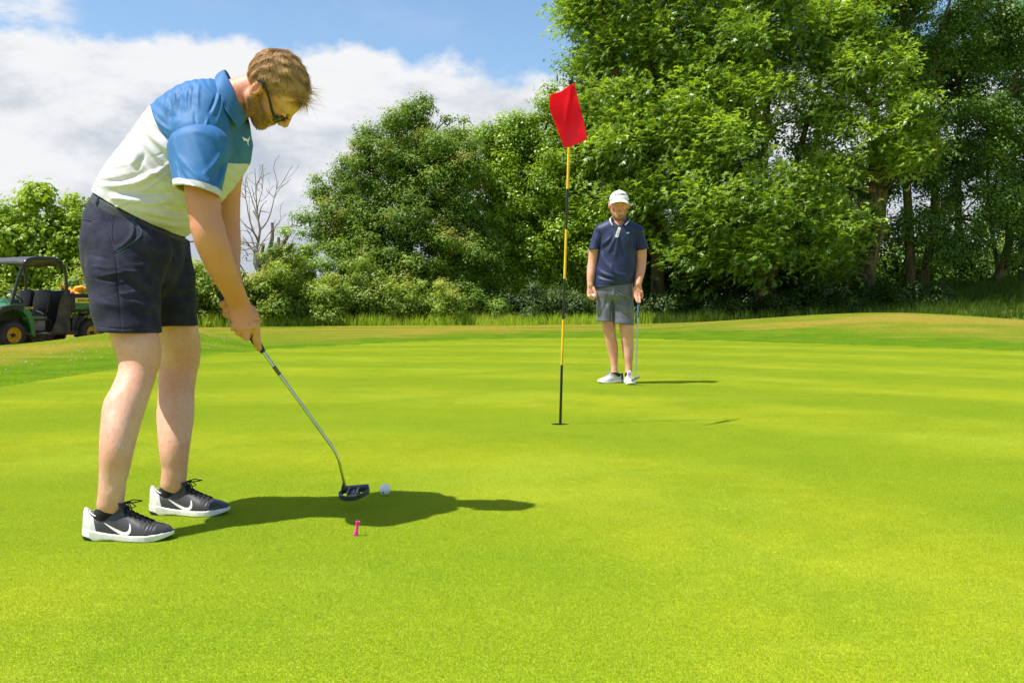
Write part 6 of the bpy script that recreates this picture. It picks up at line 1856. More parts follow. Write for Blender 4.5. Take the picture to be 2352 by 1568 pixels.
# ================================================================ man in the white cap
man = empty('person', tuple(W(1424, 880, 9.35) * np.array([1, 1, 0])), 0,
            'standing man in a white cap, navy polo shirt and grey shorts watching the putt', 'person')
D2 = 9.38
def Z(x, y, d=0.0): return W(1304.6 + .30475 * x, 422.6 + .30475 * y, D2 + d)
def RZ(r_): return r_ * .30475 * D2 / F
MS = Z(385, 150, -.02); MF = nrm((-.04, -1, -.10)); MU = nrm((0.02, -.10, 1)); MK = 1.10
yv = (0, 1, 0)
def limb2(s, pts, fl=1.0, k=.004):
    pts = dense([(p[0], p[1], p[2], p[3]) for p in pts], 4)
    for a, b in zip(pts[:-1], pts[1:]):
        s.econe(Z(a[0], a[1], a[3]), Z(b[0], b[1], b[3]), (RZ(a[2]) * fl, RZ(a[2])), (RZ(b[2]) * fl, RZ(b[2])), yv, k)
def man_body():
    s = SDF(Z(120, 1440, -.35) - np.array([0, 0, 0]), Z(630, 30, .30), .0052)
    s.econe(Z(382, 360), Z(370, 520), (.085, RZ(115)), (.09, RZ(110)), yv, .02); s.econe(Z(370, 520), Z(352, 760), (.09, RZ(110)), (.10, RZ(118)), yv, .02)
    s.econe(Z(384, 330, .01), Z(384, 225, .005), (.070, RZ(60)), (.062, RZ(53)), yv, .03)
    s.econe(Z(310, 350), Z(455, 350), (.05, RZ(34)), (.05, RZ(34)), yv, .03)
    P, f, u, r = head_prims(s, MS, MF, MU, MK, jaw=1.15)
    limb2(s, [(285, 820, 52, 0), (290, 960, 48, 0), (308, 1060, 48, 0), (312, 1110, 46, 0), (322, 1160, 41, 0), (334, 1220, 42, .01), (343, 1290, 34, .01), (349, 1360, 25, .0), (351, 1410, 26, 0), (352, 1432, 28, 0)], .98)
    limb2(s, [(415, 820, 54, 0), (422, 960, 50, -.02), (440, 1060, 54, -.03), (443, 1110, 51, -.03), (446, 1160, 46, -.03), (450, 1220, 45, -.02), (454, 1290, 37, -.03), (457, 1360, 27, -.04), (457, 1410, 26, -.05), (457, 1440, 29, -.05)], .98)
    s.ell(Z(306, 1085, -.05), (.03, .02, .035), None, .02); s.ell(Z(438, 1088, -.085), (.032, .02, .037), None, .02)
    # arms
    limb2(s, [(250, 385, 34, 0), (216, 440, 36, 0), (196, 510, 38, .01), (186, 580, 34, .01), (178, 640, 34, 0), (172, 690, 29, -.02), (168, 740, 24, -.03), (170, 765, 22, -.04)])
    limb2(s, [(512, 385, 34, 0), (540, 440, 38, 0), (550, 510, 42, .01), (551, 580, 38, .01), (546, 640, 37, -.01), (538, 700, 30, -.05), (528, 755, 24, -.09)])
    # hand with the ball (palm turned forwards, fingers curled round it)
    c = lambda a, b, ra, rb, k=.004: s.cone(Z(*a), Z(*b), RZ(ra), RZ(rb), k)
    s.econe(Z(170, 768, -.04), Z(172, 815, -.045), (.017, RZ(24)), (.016, RZ(30)), yv, .008)
    for i, (x, y) in enumerate(((152, 825), (160, 836), (170, 842), (180, 846))):
        c((x, y - 12, -.045), (x + 2, y + 18, -.060), 10, 9); c((x + 2, y + 18, -.060), (x + 14, y + 22, -.088), 9, 8); c((x + 14, y + 22, -.088), (x + 20, y + 6, -.098), 8, 7)
    c((192, 785, -.055), (208, 822, -.075), 12, 10, .006); c((208, 822, -.075), (212, 852, -.085), 10, 8)
    # hand on top of the club: fingers pointing down on the grip
    s.econe(Z(526, 760, -.09), Z(528, 808, -.10), (.017, RZ(26)), (.016, RZ(34)), yv, .010)
    for (x, y) in ((500, 815), (517, 822), (537, 822), (556, 812)): s.ell(Z(x, y, -.105), (RZ(11), .013, RZ(11)), None, .006)
    c((500, 818, -.105), (508, 850, -.12), 11, 9); c((508, 850, -.13), (520, 884, -.155), 9, 8)
    c((518, 825, -.105), (521, 858, -.125), 11, 9); c((521, 858, -.135), (526, 892, -.158), 9, 8)
    c((538, 825, -.105), (541, 858, -.12), 11, 9); c((541, 858, -.13), (542, 893, -.155), 9, 8)
    c((556, 815, -.10), (561, 842, -.10), 10, 8); c((561, 842, -.10), (555, 862, -.105), 8, 7)
    c((496, 790, -.09), (497, 832, -.075), 11, 9, .006); c((497, 832, -.075), (510, 862, -.08), 9, 7)
    V, Q = s.mesh(); V = relax(V, Q, 2, .45)
    d = V - MS; hf = d @ f / MK; hu = d @ u / MK; hr = d @ r / MK
    inh = (np.abs(hf) < .16) & (np.abs(hu) < .17) & (np.abs(hr) < .12)
    side = smooth(.030, .052, np.abs(hr))
    beard = np.where(inh, np.maximum(smooth(-.084, -.094, hu), side * smooth(-.030, -.055, hu)), 0) * smooth(-.02, .0, hf) * smooth(-.155, -.14, hu)
    mous = np.where(inh, np.exp(-((hu + .064) / .006) ** 2) * (np.abs(hr) < .028) * (hf > .07), 0)
    brow = np.where(inh, np.exp(-((hu - .008) / .005) ** 2) * (np.abs(np.abs(hr) - .03) < .02) * (hf > .06), 0)
    hair = np.clip(np.maximum(np.maximum(beard * .85, mous * .8), brow * 1.1), 0, 1)
    tat = np.exp(-((V[:, 2] - Z(195, 515)[2]) / .022) ** 2) * (V[:, 0] < Z(245, 0)[0]); wv = np.sin(V[:, 2] * 420 + np.sin(V[:, 0] * 300) * 2)
    hair = np.maximum(hair, tat * .75 * (wv > .1))
    red = np.where(inh, .25 + .35 * np.exp(-((hu + .04) / .02) ** 2), 0.06)
    lips = np.where(inh, np.exp(-((hu + .079) / .006) ** 2) * (np.abs(hr) < .022) * (hf > .08), 0); red = np.maximum(red, lips * .8)
    for q in ((306, 1085), (438, 1088)): red = np.maximum(red, .6 * np.exp(-(np.linalg.norm(V - Z(*q, -.06), axis=1) / .05) ** 2))
    tan = smooth(.5, .7, V[:, 2]) * .28
    o = sdf_obj('body', V, Q, M_skin2, man, {'red': red, 'tan': tan, 'hair': hair})
    # eyes and dark line of the mouth
    P2 = lambda a, b, c_: np.asarray(MS) + MK * (a * f + b * u + c_ * r)
    me_ = simple('dark_eye', (.03, .02, .015), .2)
    for q in (-1, 1): Geo().ell(P2(.0905, -.0135, q * .031), (.0045 * MK, .003, .0045 * MK), 8, 6).build('eye', me_, man)
    return P2, f, u, r
MP, mf, mu, mr = man_body()

# ---- navy polo shirt
M_polo2 = cloth_material('navy_polo_cloth', lambda m, P: m.mix(m.rng(m.noise(9, 3, .5, P), .35, .7), (0.012, 0.019, 0.072), (0.020, 0.030, 0.098)), 0.55, 700, 0.2, 0.04, 0.35)
def man_uv(V): return ((1176 + V[:, 0] * F / V[:, 1]) - 1304.6) / .30475, ((709.3 - (V[:, 2] - EYE) * F / V[:, 1]) - 422.6) / .30475
def crease_z(V, N, a, b, w, depth, c=None):
    x, y = man_uv(V); P2 = np.stack([x, y, 0 * x], 1); pts = [np.array([*a, 0.]), np.array([*b, 0.])]
    if c is not None:
        a_, b_, c_ = pts[0], pts[1], np.array([*c, 0.]); pts = [(1 - t) ** 2 * a_ + 2 * t * (1 - t) * c_ + t * t * b_ for t in np.linspace(0, 1, 7)]
    best = np.full(len(V), 1e9); tt = np.zeros(len(V))
    for i in range(len(pts) - 1):
        d, t = seg_dist(P2, pts[i], pts[i + 1]); m = d < best; best[m] = d[m]; tt[m] = (i + t[m]) / (len(pts) - 1)
    return V + N * (depth * np.exp(-(best / w) ** 2) * np.sin(np.pi * np.clip(tt * .94 + .03, 0, 1)) ** .6 * smooth(.3, -.1, N[:, 1]))[:, None]
def man_shirt():
    s = SDF(Z(140, 830, -.32), Z(640, 210, .30), .0052)
    st = [(382, 318, 78, .085), (378, 352, 140, .105), (376, 430, 148, .128), (372, 520, 143, .132), (362, 640, 149, .142), (352, 730, 151, .142), (348, 800, 152, .140)]
    st = dense(st, 3)
    for a, b in zip(st[:-1], st[1:]): s.econe(Z(a[0], a[1]), Z(b[0], b[1]), (a[3], RZ(a[2])), (b[3], RZ(b[2])), yv, .010)
    s.econe(Z(300, 322), Z(248, 352), (.07, RZ(38)), (.075, RZ(50)), yv, .04)
    s.econe(Z(465, 322), Z(522, 355), (.07, RZ(38)), (.075, RZ(50)), yv, .04)
    a = Z(200, 785); b = Z(495, 748); hd = nrm(b - a); hn = np.cross(hd, yv); hn = hn if hn[2] < 0 else -hn
    s.econe(Z(350, 740), Z(348, 900), (.128, RZ(140)), (.128, RZ(140)), yv, 0, 'sub', .4)
    s.plane(a, hn)
    s.econe(Z(384, 350, -.02), Z(384, 200, -.02), (.070, RZ(38)), (.082, RZ(70)), yv, .01, 'sub')
    V, Q = s.mesh(); V = relax(V, Q, 2); N = vnormals(V, Q)
    for a, b, w, d, c in (((365, 370), (300, 520), 12, .014, (335, 460)), ((352, 385), (262, 500), 10, -.010, (300, 460)), ((330, 400), (245, 470), 10, .008, (280, 440)),
                          ((375, 400), (350, 560), 14, .010, (368, 480)), ((400, 330), (480, 470), 14, .010, (450, 380)), ((385, 400), (430, 560), 14, -.008, (420, 470)),
                          ((250, 500), (330, 640), 14, .010, (265, 600)), ((262, 470), (300, 600), 10, -.008, (262, 540)), ((225, 640), (380, 700), 12, .010, (280, 700)), ((215, 680), (400, 730), 10, -.010, (300, 730)),
                          ((225, 710), (470, 700), 10, .009, (340, 750)), ((300, 640), (480, 690), 12, .008, (400, 700)), ((330, 600), (350, 680), 12, .009, (320, 650)), ((410, 560), (480, 680), 16, .008, (430, 640)),
                          ((215, 760), (480, 735), 7, -.006, (340, 772)), ((480, 420), (500, 640), 10, .006, (480, 520)), ((505, 350), (498, 470), 7, -.008, (508, 410)), ((243, 340), (238, 470), 7, -.008, (232, 410))):
        V = crease_z(V, N, a, b, w, d, c)
    o = sdf_obj('shirt', V, Q, M_polo2, man); bv = bvh_of(V, Q)
    for nm, A, B, ra, rb, lo, hi, folds in (
        ('l', (240, 366), (198, 495), 48, 41, (130, 560), (300, 280), (((200, 380), (225, 490), 7, .006, (205, 440)), ((215, 360), (180, 480), 7, -.005, (190, 420)))),
        ('r', (518, 366), (560, 497), 50, 50, (470, 560), (640, 280), (((540, 350), (590, 480), 8, .006, (575, 410)), ((530, 380), (540, 495), 7, -.006, (525, 440)), ((555, 360), (570, 490), 7, .005, (572, 430))))):
        s = SDF(Z(lo[0], lo[1], -.16), Z(hi[0], hi[1], .16), .005)
        s.econe(Z(*A), Z(*B), (.064, RZ(ra)), (.066, RZ(rb)), yv, 0)
        e = (B[0] + (B[0] - A[0]) * .3, B[1] + 45); s.econe(Z(*B), Z(*e), (.066, RZ(rb)), (.066, RZ(rb)), yv, .01)
        m_ = (B[0] - (B[0] - A[0]) * .2, B[1] - 30); s.econe(Z(*m_), Z(*e, 0), (.055, RZ(rb - 7)), (.058, RZ(rb - 7)), yv, 0, 'sub', 2)
        s.plane(Z(*B), nrm((.06 if nm == 'l' else -.22, 0, -1)) if nm == 'l' else nrm((.20, 0, -1)))
        V, Q = s.mesh(); V = relax(V, Q, 2); N = vnormals(V, Q)
        for q in folds: V = crease_z(V, N, *q)
        sdf_obj('sleeve', V, Q, M_polo2, o)
    return o, bv
m_shirt, m_shirt_bvh = man_shirt()
M_wht = simple('white_knit', (0.78, 0.78, 0.78), .7)
# collar leaves with a white edge, and the white placket with its lettering
def zspl(P, n=5): return [tuple(q) for q in dense(P, n)]
def strip(name, A, B, mat, parent, bvh, lift=.004, th=.004):
    V = []
    for a, b in zip(zspl(A), zspl(B)):
        for t in (0, .5, 1):
            p = np.array(Z(*a)) * (1 - t) + np.array(Z(*b)) * t
            loc, nn, _, dd = bvh.find_nearest(Vector(p))
            if (Vector(p) - loc).dot(nn) < lift: p = np.array(loc + nn * lift)
            V.append(p)
    n = len(V) // 3; Fc = []
    for i in range(n - 1):
        for k in (0, 1): a = i * 3 + k; Fc.append((a, a + 1, a + 4, a + 3))
    o = link(name, pmesh(name, V, Fc, True), mat, parent); md = o.modifiers.new('thick', 'SOLIDIFY'); md.thickness = th; md.offset = 1
    return o
M_coll2 = simple('navy_knit', (0.022, 0.032, 0.095), .8)
cl = strip('collar', [(348, 300, -.085), (338, 278, -.075), (336, 255, -.04), (345, 240, .03)], [(335, 315, -.10), (318, 285, -.09), (316, 262, -.04), (330, 245, .05)], M_coll2, m_shirt, m_shirt_bvh, .003)
cr_ = strip('collar', [(420, 296, -.085), (434, 275, -.075), (440, 255, -.04), (428, 240, .03)], [(432, 312, -.10), (456, 285, -.09), (464, 262, -.04), (445, 245, .05)], M_coll2, m_shirt, m_shirt_bvh, .003)
strip('collar_stripe', [(341, 308, -.10), (325, 284, -.092), (322, 262, -.045), (334, 245, .045)], [(334, 316, -.102), (317, 286, -.094), (314, 262, -.045), (328, 246, .055)], M_wht, cl, m_shirt_bvh, .0075, .0015)
strip('collar_stripe', [(426, 305, -.10), (450, 283, -.092), (458, 262, -.045), (440, 245, .045)], [(433, 313, -.102), (457, 287, -.094), (466, 262, -.045), (447, 246, .055)], M_wht, cr_, m_shirt_bvh, .0075, .0015)
def cam_d2(name, poly, mat, parent, off=.003, step=8):
    V2, Fc = grid_poly([[(1304.6 + .30475 * x, 422.6 + .30475 * y) for x, y in p] for p in poly], step) if not isinstance(poly, tuple) else ([(1304.6 + .30475 * x, 422.6 + .30475 * y) for x, y in poly[0]], poly[1])
    return cam_decal(name, (V2, Fc), m_shirt_bvh, mat, parent, off)
cam_d2('neck_opening', [[(350, 322), (372, 345), (395, 343), (418, 318), (384, 330)]], simple('dark_inner_collar', (.012, .012, .018), .8), m_shirt, .0015)
pk = cam_d2('placket', [[(380, 324), (366, 362), (354, 400), (377, 403), (388, 366), (398, 330)]], M_wht, m_shirt, .004)
V_, F_ = text_mesh('LACOSTE', 14, bold=.3)
ang = math.radians(-72); cs, sn = math.cos(ang), math.sin(ang)
cam_d2('placket_lettering', ([(377 + x * -.32 + (y - 4.5) * .95, 365 + x * .95 + (y - 4.5) * .32) for x, y in V_], F_), simple('black_print', (.02, .02, .03), .6), pk or m_shirt, .0062)
croc = [(441, 370), (445, 364), (452, 361), (459, 364), (466, 362), (465, 367), (458, 369), (460, 374), (454, 372), (447, 375)]
cam_d2('emblem', [croc], simple('pale_green_print', (.45, .62, .50), .6), m_shirt, .004, 3)

# ---- grey shorts
M_sh2 = cloth_material('grey_shorts_cloth', lambda m, P: m.mix(m.rng(m.noise(10, 4, .6, P), .35, .7), (0.11, 0.113, 0.145), (0.155, 0.158, 0.20)), 0.5, 600, 0.25, 0.05, 0.4)
def man_shorts():
    s = SDF(Z(170, 1080, -.26), Z(540, 720, .24), .005)
    s.econe(Z(352, 745), Z(350, 820), (.122, RZ(138)), (.128, RZ(138)), yv, 0)
    for P_ in ([(282, 800, 72, 0), (281, 930, 66, 0), (279, 1040, 61, 0), (278, 1090, 60, 0)], [(420, 800, 74, 0), (413, 930, 82, -.01), (414, 1055, 83, -.02), (414, 1110, 83, -.02)]):
        for a, b in zip(P_[:-1], P_[1:]): s.econe(Z(a[0], a[1], a[3]), Z(b[0], b[1], b[3]), (.098, RZ(a[2])), (.094, RZ(b[2])), yv, .012)
    s.econe(Z(278, 1000), Z(278, 1120), (.07, RZ(52)), (.086, RZ(53)), yv, 0, 'sub', .5); s.econe(Z(411, 1010, -.02), Z(410, 1130, -.02), (.075, RZ(70)), (.086, RZ(73)), yv, 0, 'sub', .5)
    z1 = Z(278, 1036)[2]; z2 = Z(410, 1048)[2]; xm = Z(333, 1000)[0]
    s.op(lambda X, Y, Zz: np.where(X + 0 * Y + 0 * Zz < xm, z1 - Zz, z2 - Zz - (X - xm) * .10), s.lo, s.lo + s.h * s.n, 0, 'int')
    V, Q = s.mesh(); V = relax(V, Q, 2); N = vnormals(V, Q)
    for a, b, w, d, c in (((335, 790), (490, 860), 9, .012, (400, 850)), ((345, 800), (495, 880), 8, -.010, (420, 870)), ((350, 840), (480, 850), 8, .008, (410, 830)), ((336, 850), (334, 1040), 7, -.022, None),
                          ((350, 900), (390, 1040), 9, .007, (360, 980)), ((400, 900), (480, 960), 10, .007, (430, 940)), ((380, 930), (470, 1010), 9, -.006, (420, 990)), ((300, 820), (260, 960), 14, -.008, (300, 900)),
                          ((240, 820), (235, 1030), 10, .006, (225, 920)), ((300, 900), (310, 1030), 9, .006, (320, 980)), ((470, 800), (485, 1030), 5, -.004, (492, 920)), ((345, 780), (340, 870), 7, .006, None)):
        V = crease_z(V, N, a, b, w, d, c)
    sdf_obj('shorts', V, Q, M_sh2, man)
man_shorts()

# ---- cap
M_cap = simple('white_cap_cloth', (0.80, 0.80, 0.80), .75, bump=.25, bscale=500)
def cap():
    s = SDF(MS - np.array([.14, .22, .06]), MS + np.array([.14, .14, .16]), .0042)
    k = MK; Mx = np.array([mf, mu, mr])
    s.ell(MP(-.004, .018, 0), [.104 * k, .098 * k, .086 * k], Mx)
    s.op(lambda X, Y, Zz: -((X - MP(0, .030, 0)[0]) * mu[0] + (Y - MP(0, .030, 0)[1]) * mu[1] + (Zz - MP(0, .030, 0)[2]) * mu[2]) - 0 * X, s.lo, s.lo + s.h * s.n, .004, 'int')
    s.ell(MP(-.004, .006, 0), [.098 * k, .096 * k, .080 * k], Mx, 0, 'sub')
    V, Q = s.mesh(); V = relax(V, Q, 2)
    root = sdf_obj('cap', V, Q, M_cap, man); bv = bvh_of(V, Q)
    # brim: curved sheet
    Vb = []; nu, nv = 18, 7
    for j in range(nv + 1):
        for i in range(nu + 1):
            a = (i / nu - .5) * math.radians(150); t = j / nv
            rr = (.098 - .002) * (1 - t) + t * (.098 + .072 * math.cos(a * .72) ** .8)
            xx = rr * math.cos(a) if t == 0 else ((.096 * math.cos(a)) + t * .074 * max(0.0, math.cos(a * 1.12)) ** .7)
            zz = .082 * math.sin(a) * (1 + .02 * t)
            up_ = .036 - .018 * t - .016 * (math.sin(a)) ** 2 - .010 * t * (math.sin(a)) ** 2
            Vb.append(MP(xx, up_, zz))
    Fb = [(j * (nu + 1) + i, j * (nu + 1) + i + 1, (j + 1) * (nu + 1) + i + 1, (j + 1) * (nu + 1) + i) for j in range(nv) for i in range(nu)]
    o = link('brim', pmesh('brim', Vb, Fb, True), M_cap, root); md = o.modifiers.new('thick', 'SOLIDIFY'); md.thickness = .004; md.offset = 0
    V_, F_ = text_mesh('TaylorMade', .0290, shear=.35, bold=.0006, space=.95)
    decal('cap_lettering', (V_, F_), bv, MP(.25, .074, 0), -mr * -1 * -1 if False else nrm((1, 0, 0)), mu, -mf, simple('black_embroidery', (.015, .015, .02), .6), root, off=.0022, reach=.4)
    g = Geo(); g.ell(MP(-.004, .118, 0), (.007, .007, .004), 10, 6); g.build('cap_button', M_cap, root)
    g = Geo()
    for t in (-.9, .0, .9):
        pts = [MP(-.004 + .1045 * math.cos(q) * math.cos(t), .018 + .0985 * math.sin(q), .0865 * math.cos(q) * math.sin(t)) for q in np.linspace(.25, 1.5, 8)]
        g.tube(pts, .0010, 5)
    g.build('cap_seam', simple('pale_seam', (.62, .62, .64), .8), root)
cap()

# ---- shoes
def shoe_mat2():
    m = NM('shoe_white_mesh'); P = m.coord('World'); n = m.noise(120, 3, .6, P)
    c = m.mix(m.rng(n, .4, .65), (.50, .52, .54), (.70, .71, .72)); c = m.mix(m.rng(m.attr('heel'), .012, .014), c, (.03, .03, .035))
    return m.done(m.pbr(c, .6, 0, .4))
mats2 = {'sole': two_tone('sole_cream', 'dark', (0.74, 0.72, 0.64), (0.45, 0.42, 0.38), .6), 'upper': shoe_mat2(), 'trim': simple('shoe_dark_lining', (.03, .025, .03), .8),
         'sock': simple('dark_sock', (.03, .02, .02), .9), 'lace': simple('mauve_lace', (.45, .36, .42), .8), 'spike': M_wht}
for (cx, dd, yaw) in ((352, .03, math.radians(180 + 24)), (457, -.07, math.radians(270 + 5))):
    p = Z(cx, 1430, dd); O = np.array([p[0], p[1], 0.0]); fw = np.array([math.cos(yaw), math.sin(yaw), 0]); sdv = np.array([-math.sin(yaw), math.cos(yaw), 0])
    shoe(man, O, fw, sdv, .28, 0, mats2, False, .95)

# ---- his putter and the ball in his hand
M_grip2 = simple('blue_grip', (0.012, 0.060, 0.130), .6)
pt2 = empty('putter', tuple(Z(515, 1455, -.26)), 0, 'putter with blue grip held upright by the man in the white cap', 'golf club')
def putter2():
    A = Z(532, 872, -.135); G2 = Z(526, 1006, -.17); B = Z(512, 1440, -.28)
    g = Geo(); g.tube([A, G2], [.0135, .0105], 12); gr = g.build('grip', M_grip2, pt2)
    g = Geo(); g.tube([G2, B], [.0062, .0045], 8); g.build('shaft', simple('grey_steel', (.42, .43, .45), .3, .9), pt2)
    g = Geo()
    rr = np.random.default_rng(4); ax = nrm(G2 - A); L = np.linalg.norm(G2 - A)
    for i in range(13):
        t = .30 + .05 * i; c0 = A + ax * L * t + np.array([-.003, -.0128 + .002 * t, 0]); w = rr.uniform(.004, .007)
        g.box(c0, (w, .0012, L * .022), ry=rr.uniform(-.5, .5))
    g.build('grip_lettering', simple('pale_blue_print', (.55, .68, .78), .6), gr)
    g = Geo(); c = Z(508, 1466, -.30); c = np.array(c)
    g.box(c, (.085, .020, .022), ry=math.radians(-24), rz=.3, bev=.003); g.box(c + np.array([.01, .03, 0]), (.045, .04, .014), ry=math.radians(-24), rz=.3, bev=.003)
    g.tube([B, c + np.array([.034, 0, .016])], [.0046, .0055], 8)
    g.build('club_head', simple('putter_grey', (.30, .31, .33), .35, .8), pt2)
putter2()
b2 = ball(Z(191, 843, -.082), 'golf ball held in the hand of the man in the white cap')
# ================================================================ green utility vehicle
W, px = W0, px0
def utility_vehicle():
    gz0 = float(ground_z(-9.3, 20.3))
    vz = -0.10
    a = math.atan2(-1.6, -.87)
    root = empty('utility_vehicle', (-9.93, 20.6, vz), a, 'green and yellow utility vehicle with black roof parked behind the grass ridge at the left', 'utility vehicle')
    M_gr = simple('green_body_paint', (0.010, 0.130, 0.026), .35, 0, .15, coat=.4); M_yl = simple('yellow_rim_paint', (0.62, 0.36, 0.010), .4, 0, .2)
    M_bk = simple('black_moulded_plastic', (0.020, 0.019, 0.019), .6, 0, .3); M_dirt = simple('dusty_plastic', (0.070, 0.055, 0.043), .9, 0, .45, 6)
    M_roof = simple('dark_roof_plastic', (0.040, 0.040, 0.050), .42, 0, .1); M_seat = simple('black_vinyl', (0.010, 0.010, 0.012), .5, 0, .1)
    M_ty = simple('tyre_rubber', (0.035, 0.031, 0.028), .85, 0, .3, 10, bump=.6, bscale=70); M_tube = simple('black_tube', (0.018, 0.02, 0.025), .3, .2)
    hw = .62
    wb = .91
    for X, r_ in ((wb, .285), (-wb, .295)):
        for q in (1, -1):
            w = empty('wheel', (0, 0, 0)); w.parent = root; w.location = (X, q * .60, r_)
            c = (0, 0, 0)
            Wd = .13
            g = Geo(); g.lathe([(.155, -Wd), (.20, -Wd - .008), (r_ - .035, -Wd), (r_ - .006, -Wd * .72), (r_, -Wd * .3), (r_, Wd * .3), (r_ - .006, Wd * .72), (r_ - .035, Wd), (.20, Wd + .008), (.155, Wd)], c, (0, 1, 0), 40)
            for k in range(36):      # tread blocks
                t = k * 2 * math.pi / 36
                for s_ in (-1, 0, 1):
                    g.box(((r_ - .002) * math.cos(t + s_ * .06), s_ * .085, (r_ - .002) * math.sin(t + s_ * .06)), (.010, .060, .030), ry=-t - s_ * .06)
            link('tyre', _lm(g), M_ty, w, world=False)
            g = Geo(); s_ = q
            g.lathe([(.158, .125 * s_), (.150, .115 * s_), (.135, .07 * s_), (.105, .045 * s_), (.085, .05 * s_), (.060, .075 * s_), (.0, .078 * s_)], c, (0, 1, 0), 32)
            g.lathe([(.158, -.12), (.150, -.1), (.150, .12)], c, (0, 1, 0), 32)
            link('rim', _lm(g), M_yl, w, world=False)
            g = Geo(); g.lathe([(.040, .07 * s_), (.038, .125 * s_), (.0, .128 * s_)], c, (0, 1, 0), 16)
            for k in range(4): t = k * math.pi / 2 + .4; g.ell((.062 * math.cos(t), .078 * s_, .062 * math.sin(t)), (.010, .010, .010), 6, 4)
            link('hub', _lm(g), M_bk, w, world=False)
    def part(name, g, mat, parent=None, sm=True):
        o = link(name, _lm(g, sm), mat, parent or root, world=False); return o
    # bonnet and front wings
    def loft(secs):
        g = Geo(); n = len(secs[0]); V = [p for s_ in secs for p in s_]; Fc = []
        for i in range(len(secs) - 1):
            for j in range(n - 1): Fc.append((i * n + j, i * n + j + 1, (i + 1) * n + j + 1, (i + 1) * n + j))
        g.add((V, Fc)); return g
    secs = []
    for X, zt, hwid in ((1.50, .60, .34), (1.46, .74, .42), (1.25, .86, .46), (.95, .95, .50), (.62, 1.00, .52)):
        secs.append([(X, -hwid, zt - .22), (X, -hwid, zt - .06), (X, -hwid * .75, zt), (X, 0, zt + .03), (X, hwid * .75, zt), (X, hwid, zt - .06), (X, hwid, zt - .22)])
    b = part('bonnet', loft(secs), M_gr); md = b.modifiers.new('thick', 'SOLIDIFY'); md.thickness = .02
    for q in (1, -1):
        g = Geo(); P = []
        arc = [(1.32, .50), (1.28, .66), (1.16, .76), (.95, .80), (.74, .76), (.62, .64), (.56, .46), (.53, .28)]
        arc2 = [(1.36, .50), (1.33, .72), (1.20, .84), (.98, .89), (.74, .88), (.58, .80), (.49, .60), (.44, .24)]
        V = []; Fc = []
        for (x1, z1), (x2, z2) in zip(arc, arc2):
            V += [(x1, q * .46, z1), (x1, q * .73, z1), (x2, q * .73, z2), (x2, q * .44, z2 + .03)]
        for i in range(len(arc) - 1):
            for j in range(4): Fc.append((i * 4 + j, i * 4 + (j + 1) % 4, (i + 1) * 4 + (j + 1) % 4, (i + 1) * 4 + j))
        Fc += [(0, 1, 2, 3), tuple(len(V) - 4 + j for j in (3, 2, 1, 0))]
        g.add((V, Fc)); fw = part('front_wing', g, M_gr, sm=False)
        g = Geo(); V = []; Fc = []
        for (x1, z1), (x2, z2) in zip(arc[:5], arc2[:5]):
            V += [(x1, q * .70, z1 - .012), (x1, q * .765, z1 - .012), (x2 * .99, q * .765, z2 * .985), (x2 * .99, q * .70, z2 * .985)]
        for i in range(4):
            for j in range(4): Fc.append((i * 4 + j, i * 4 + (j + 1) % 4, (i + 1) * 4 + (j + 1) % 4, (i + 1) * 4 + j))
        Fc += [(0, 1, 2, 3), tuple(len(V) - 4 + j for j in (3, 2, 1, 0))]
        g.add((V, Fc)); part('wheel_arch_trim', g, M_bk, fw, False)
        g = Geo(); g.ell((1.46, q * .27, .70), (.05, .085, .055), 14, 8); part('headlight', g, simple('headlight_glass', (.55, .57, .55), .12, .2))
    g = Geo(); g.box((1.50, 0, .45), (.10, .95, .26), bev=.03); part('front_bumper', g, M_bk)
    # floor, sills, engine pan
    g = Geo(); g.box((-.05, 0, .30), (1.15, 1.30, .07), bev=.015); part('floor', g, M_dirt)
    g = Geo(); g.tube([(.52, .66, .34), (.45, .70, .30), (-.05, .72, .30), (-.12, .68, .34)], .028, 8); part('step_bar', g, M_dirt)
    g = Geo(); g.prism([(-.32, .30), (.36, .30), (.20, .10), (-.10, .06)], (0, .30, 0), (1, 0, 0), (0, 0, 1), (0, 1, 0), .50); part('underbody_pan', g, M_dirt, sm=False)
    g = Geo(); g.box((.02, .42, .47), (.30, .26, .24), bev=.03); g.box((.02, .42, .62), (.34, .30, .05), bev=.01); part('fuel_tank', g, simple('dusty_grey_tank', (.16, .14, .12), .8, 0, .35, 8))
    g = Geo(); g.box((.0, 0, .57), (.55, 1.10, .05), bev=.01); g.box((-.26, .0, .45), (.05, 1.1, .28)); part('seat_box', g, M_bk)
    g = Geo(); g.box((.05, .56, .63), (.20, .03, .05)); part('side_badge', g, M_gr)
    # seats
    for y in (.28, -.28):
        s_ = empty('seat', (0, y, .62)); s_.parent = root
        g = Geo(); g.box((.02, 0, .05), (.46, .50, .12), bev=.05); so = link('cushion', _lm(g), M_seat, s_, world=False)
        g = Geo(); g.box((-.24, 0, .33), (.11, .46, .50), ry=-.18, bev=.05); link('backrest', _lm(g), M_seat, s_, world=False)
        g = Geo(); g.tube([(.24, -.19, .09), (.26, -.15, .10), (.26, .15, .10), (.24, .19, .09)], .012, 6); link('piping', _lm(g), simple('seat_edge', (.05, .05, .055), .25), s_, world=False)
    g = Geo(); g.tube([(-.16, .50, .62), (-.05, .52, .72), (.07, .52, .76)], .016, 6); part('handle', g, simple('grey_handle', (.35, .35, .36), .3, .8))
    # dashboard and steering wheel
    g = Geo(); g.box((.60, 0, .90), (.16, 1.10, .20), bev=.04); g.box((.50, 0, .62), (.05, 1.0, .46)); part('dashboard', g, M_bk)
    rim_ = []
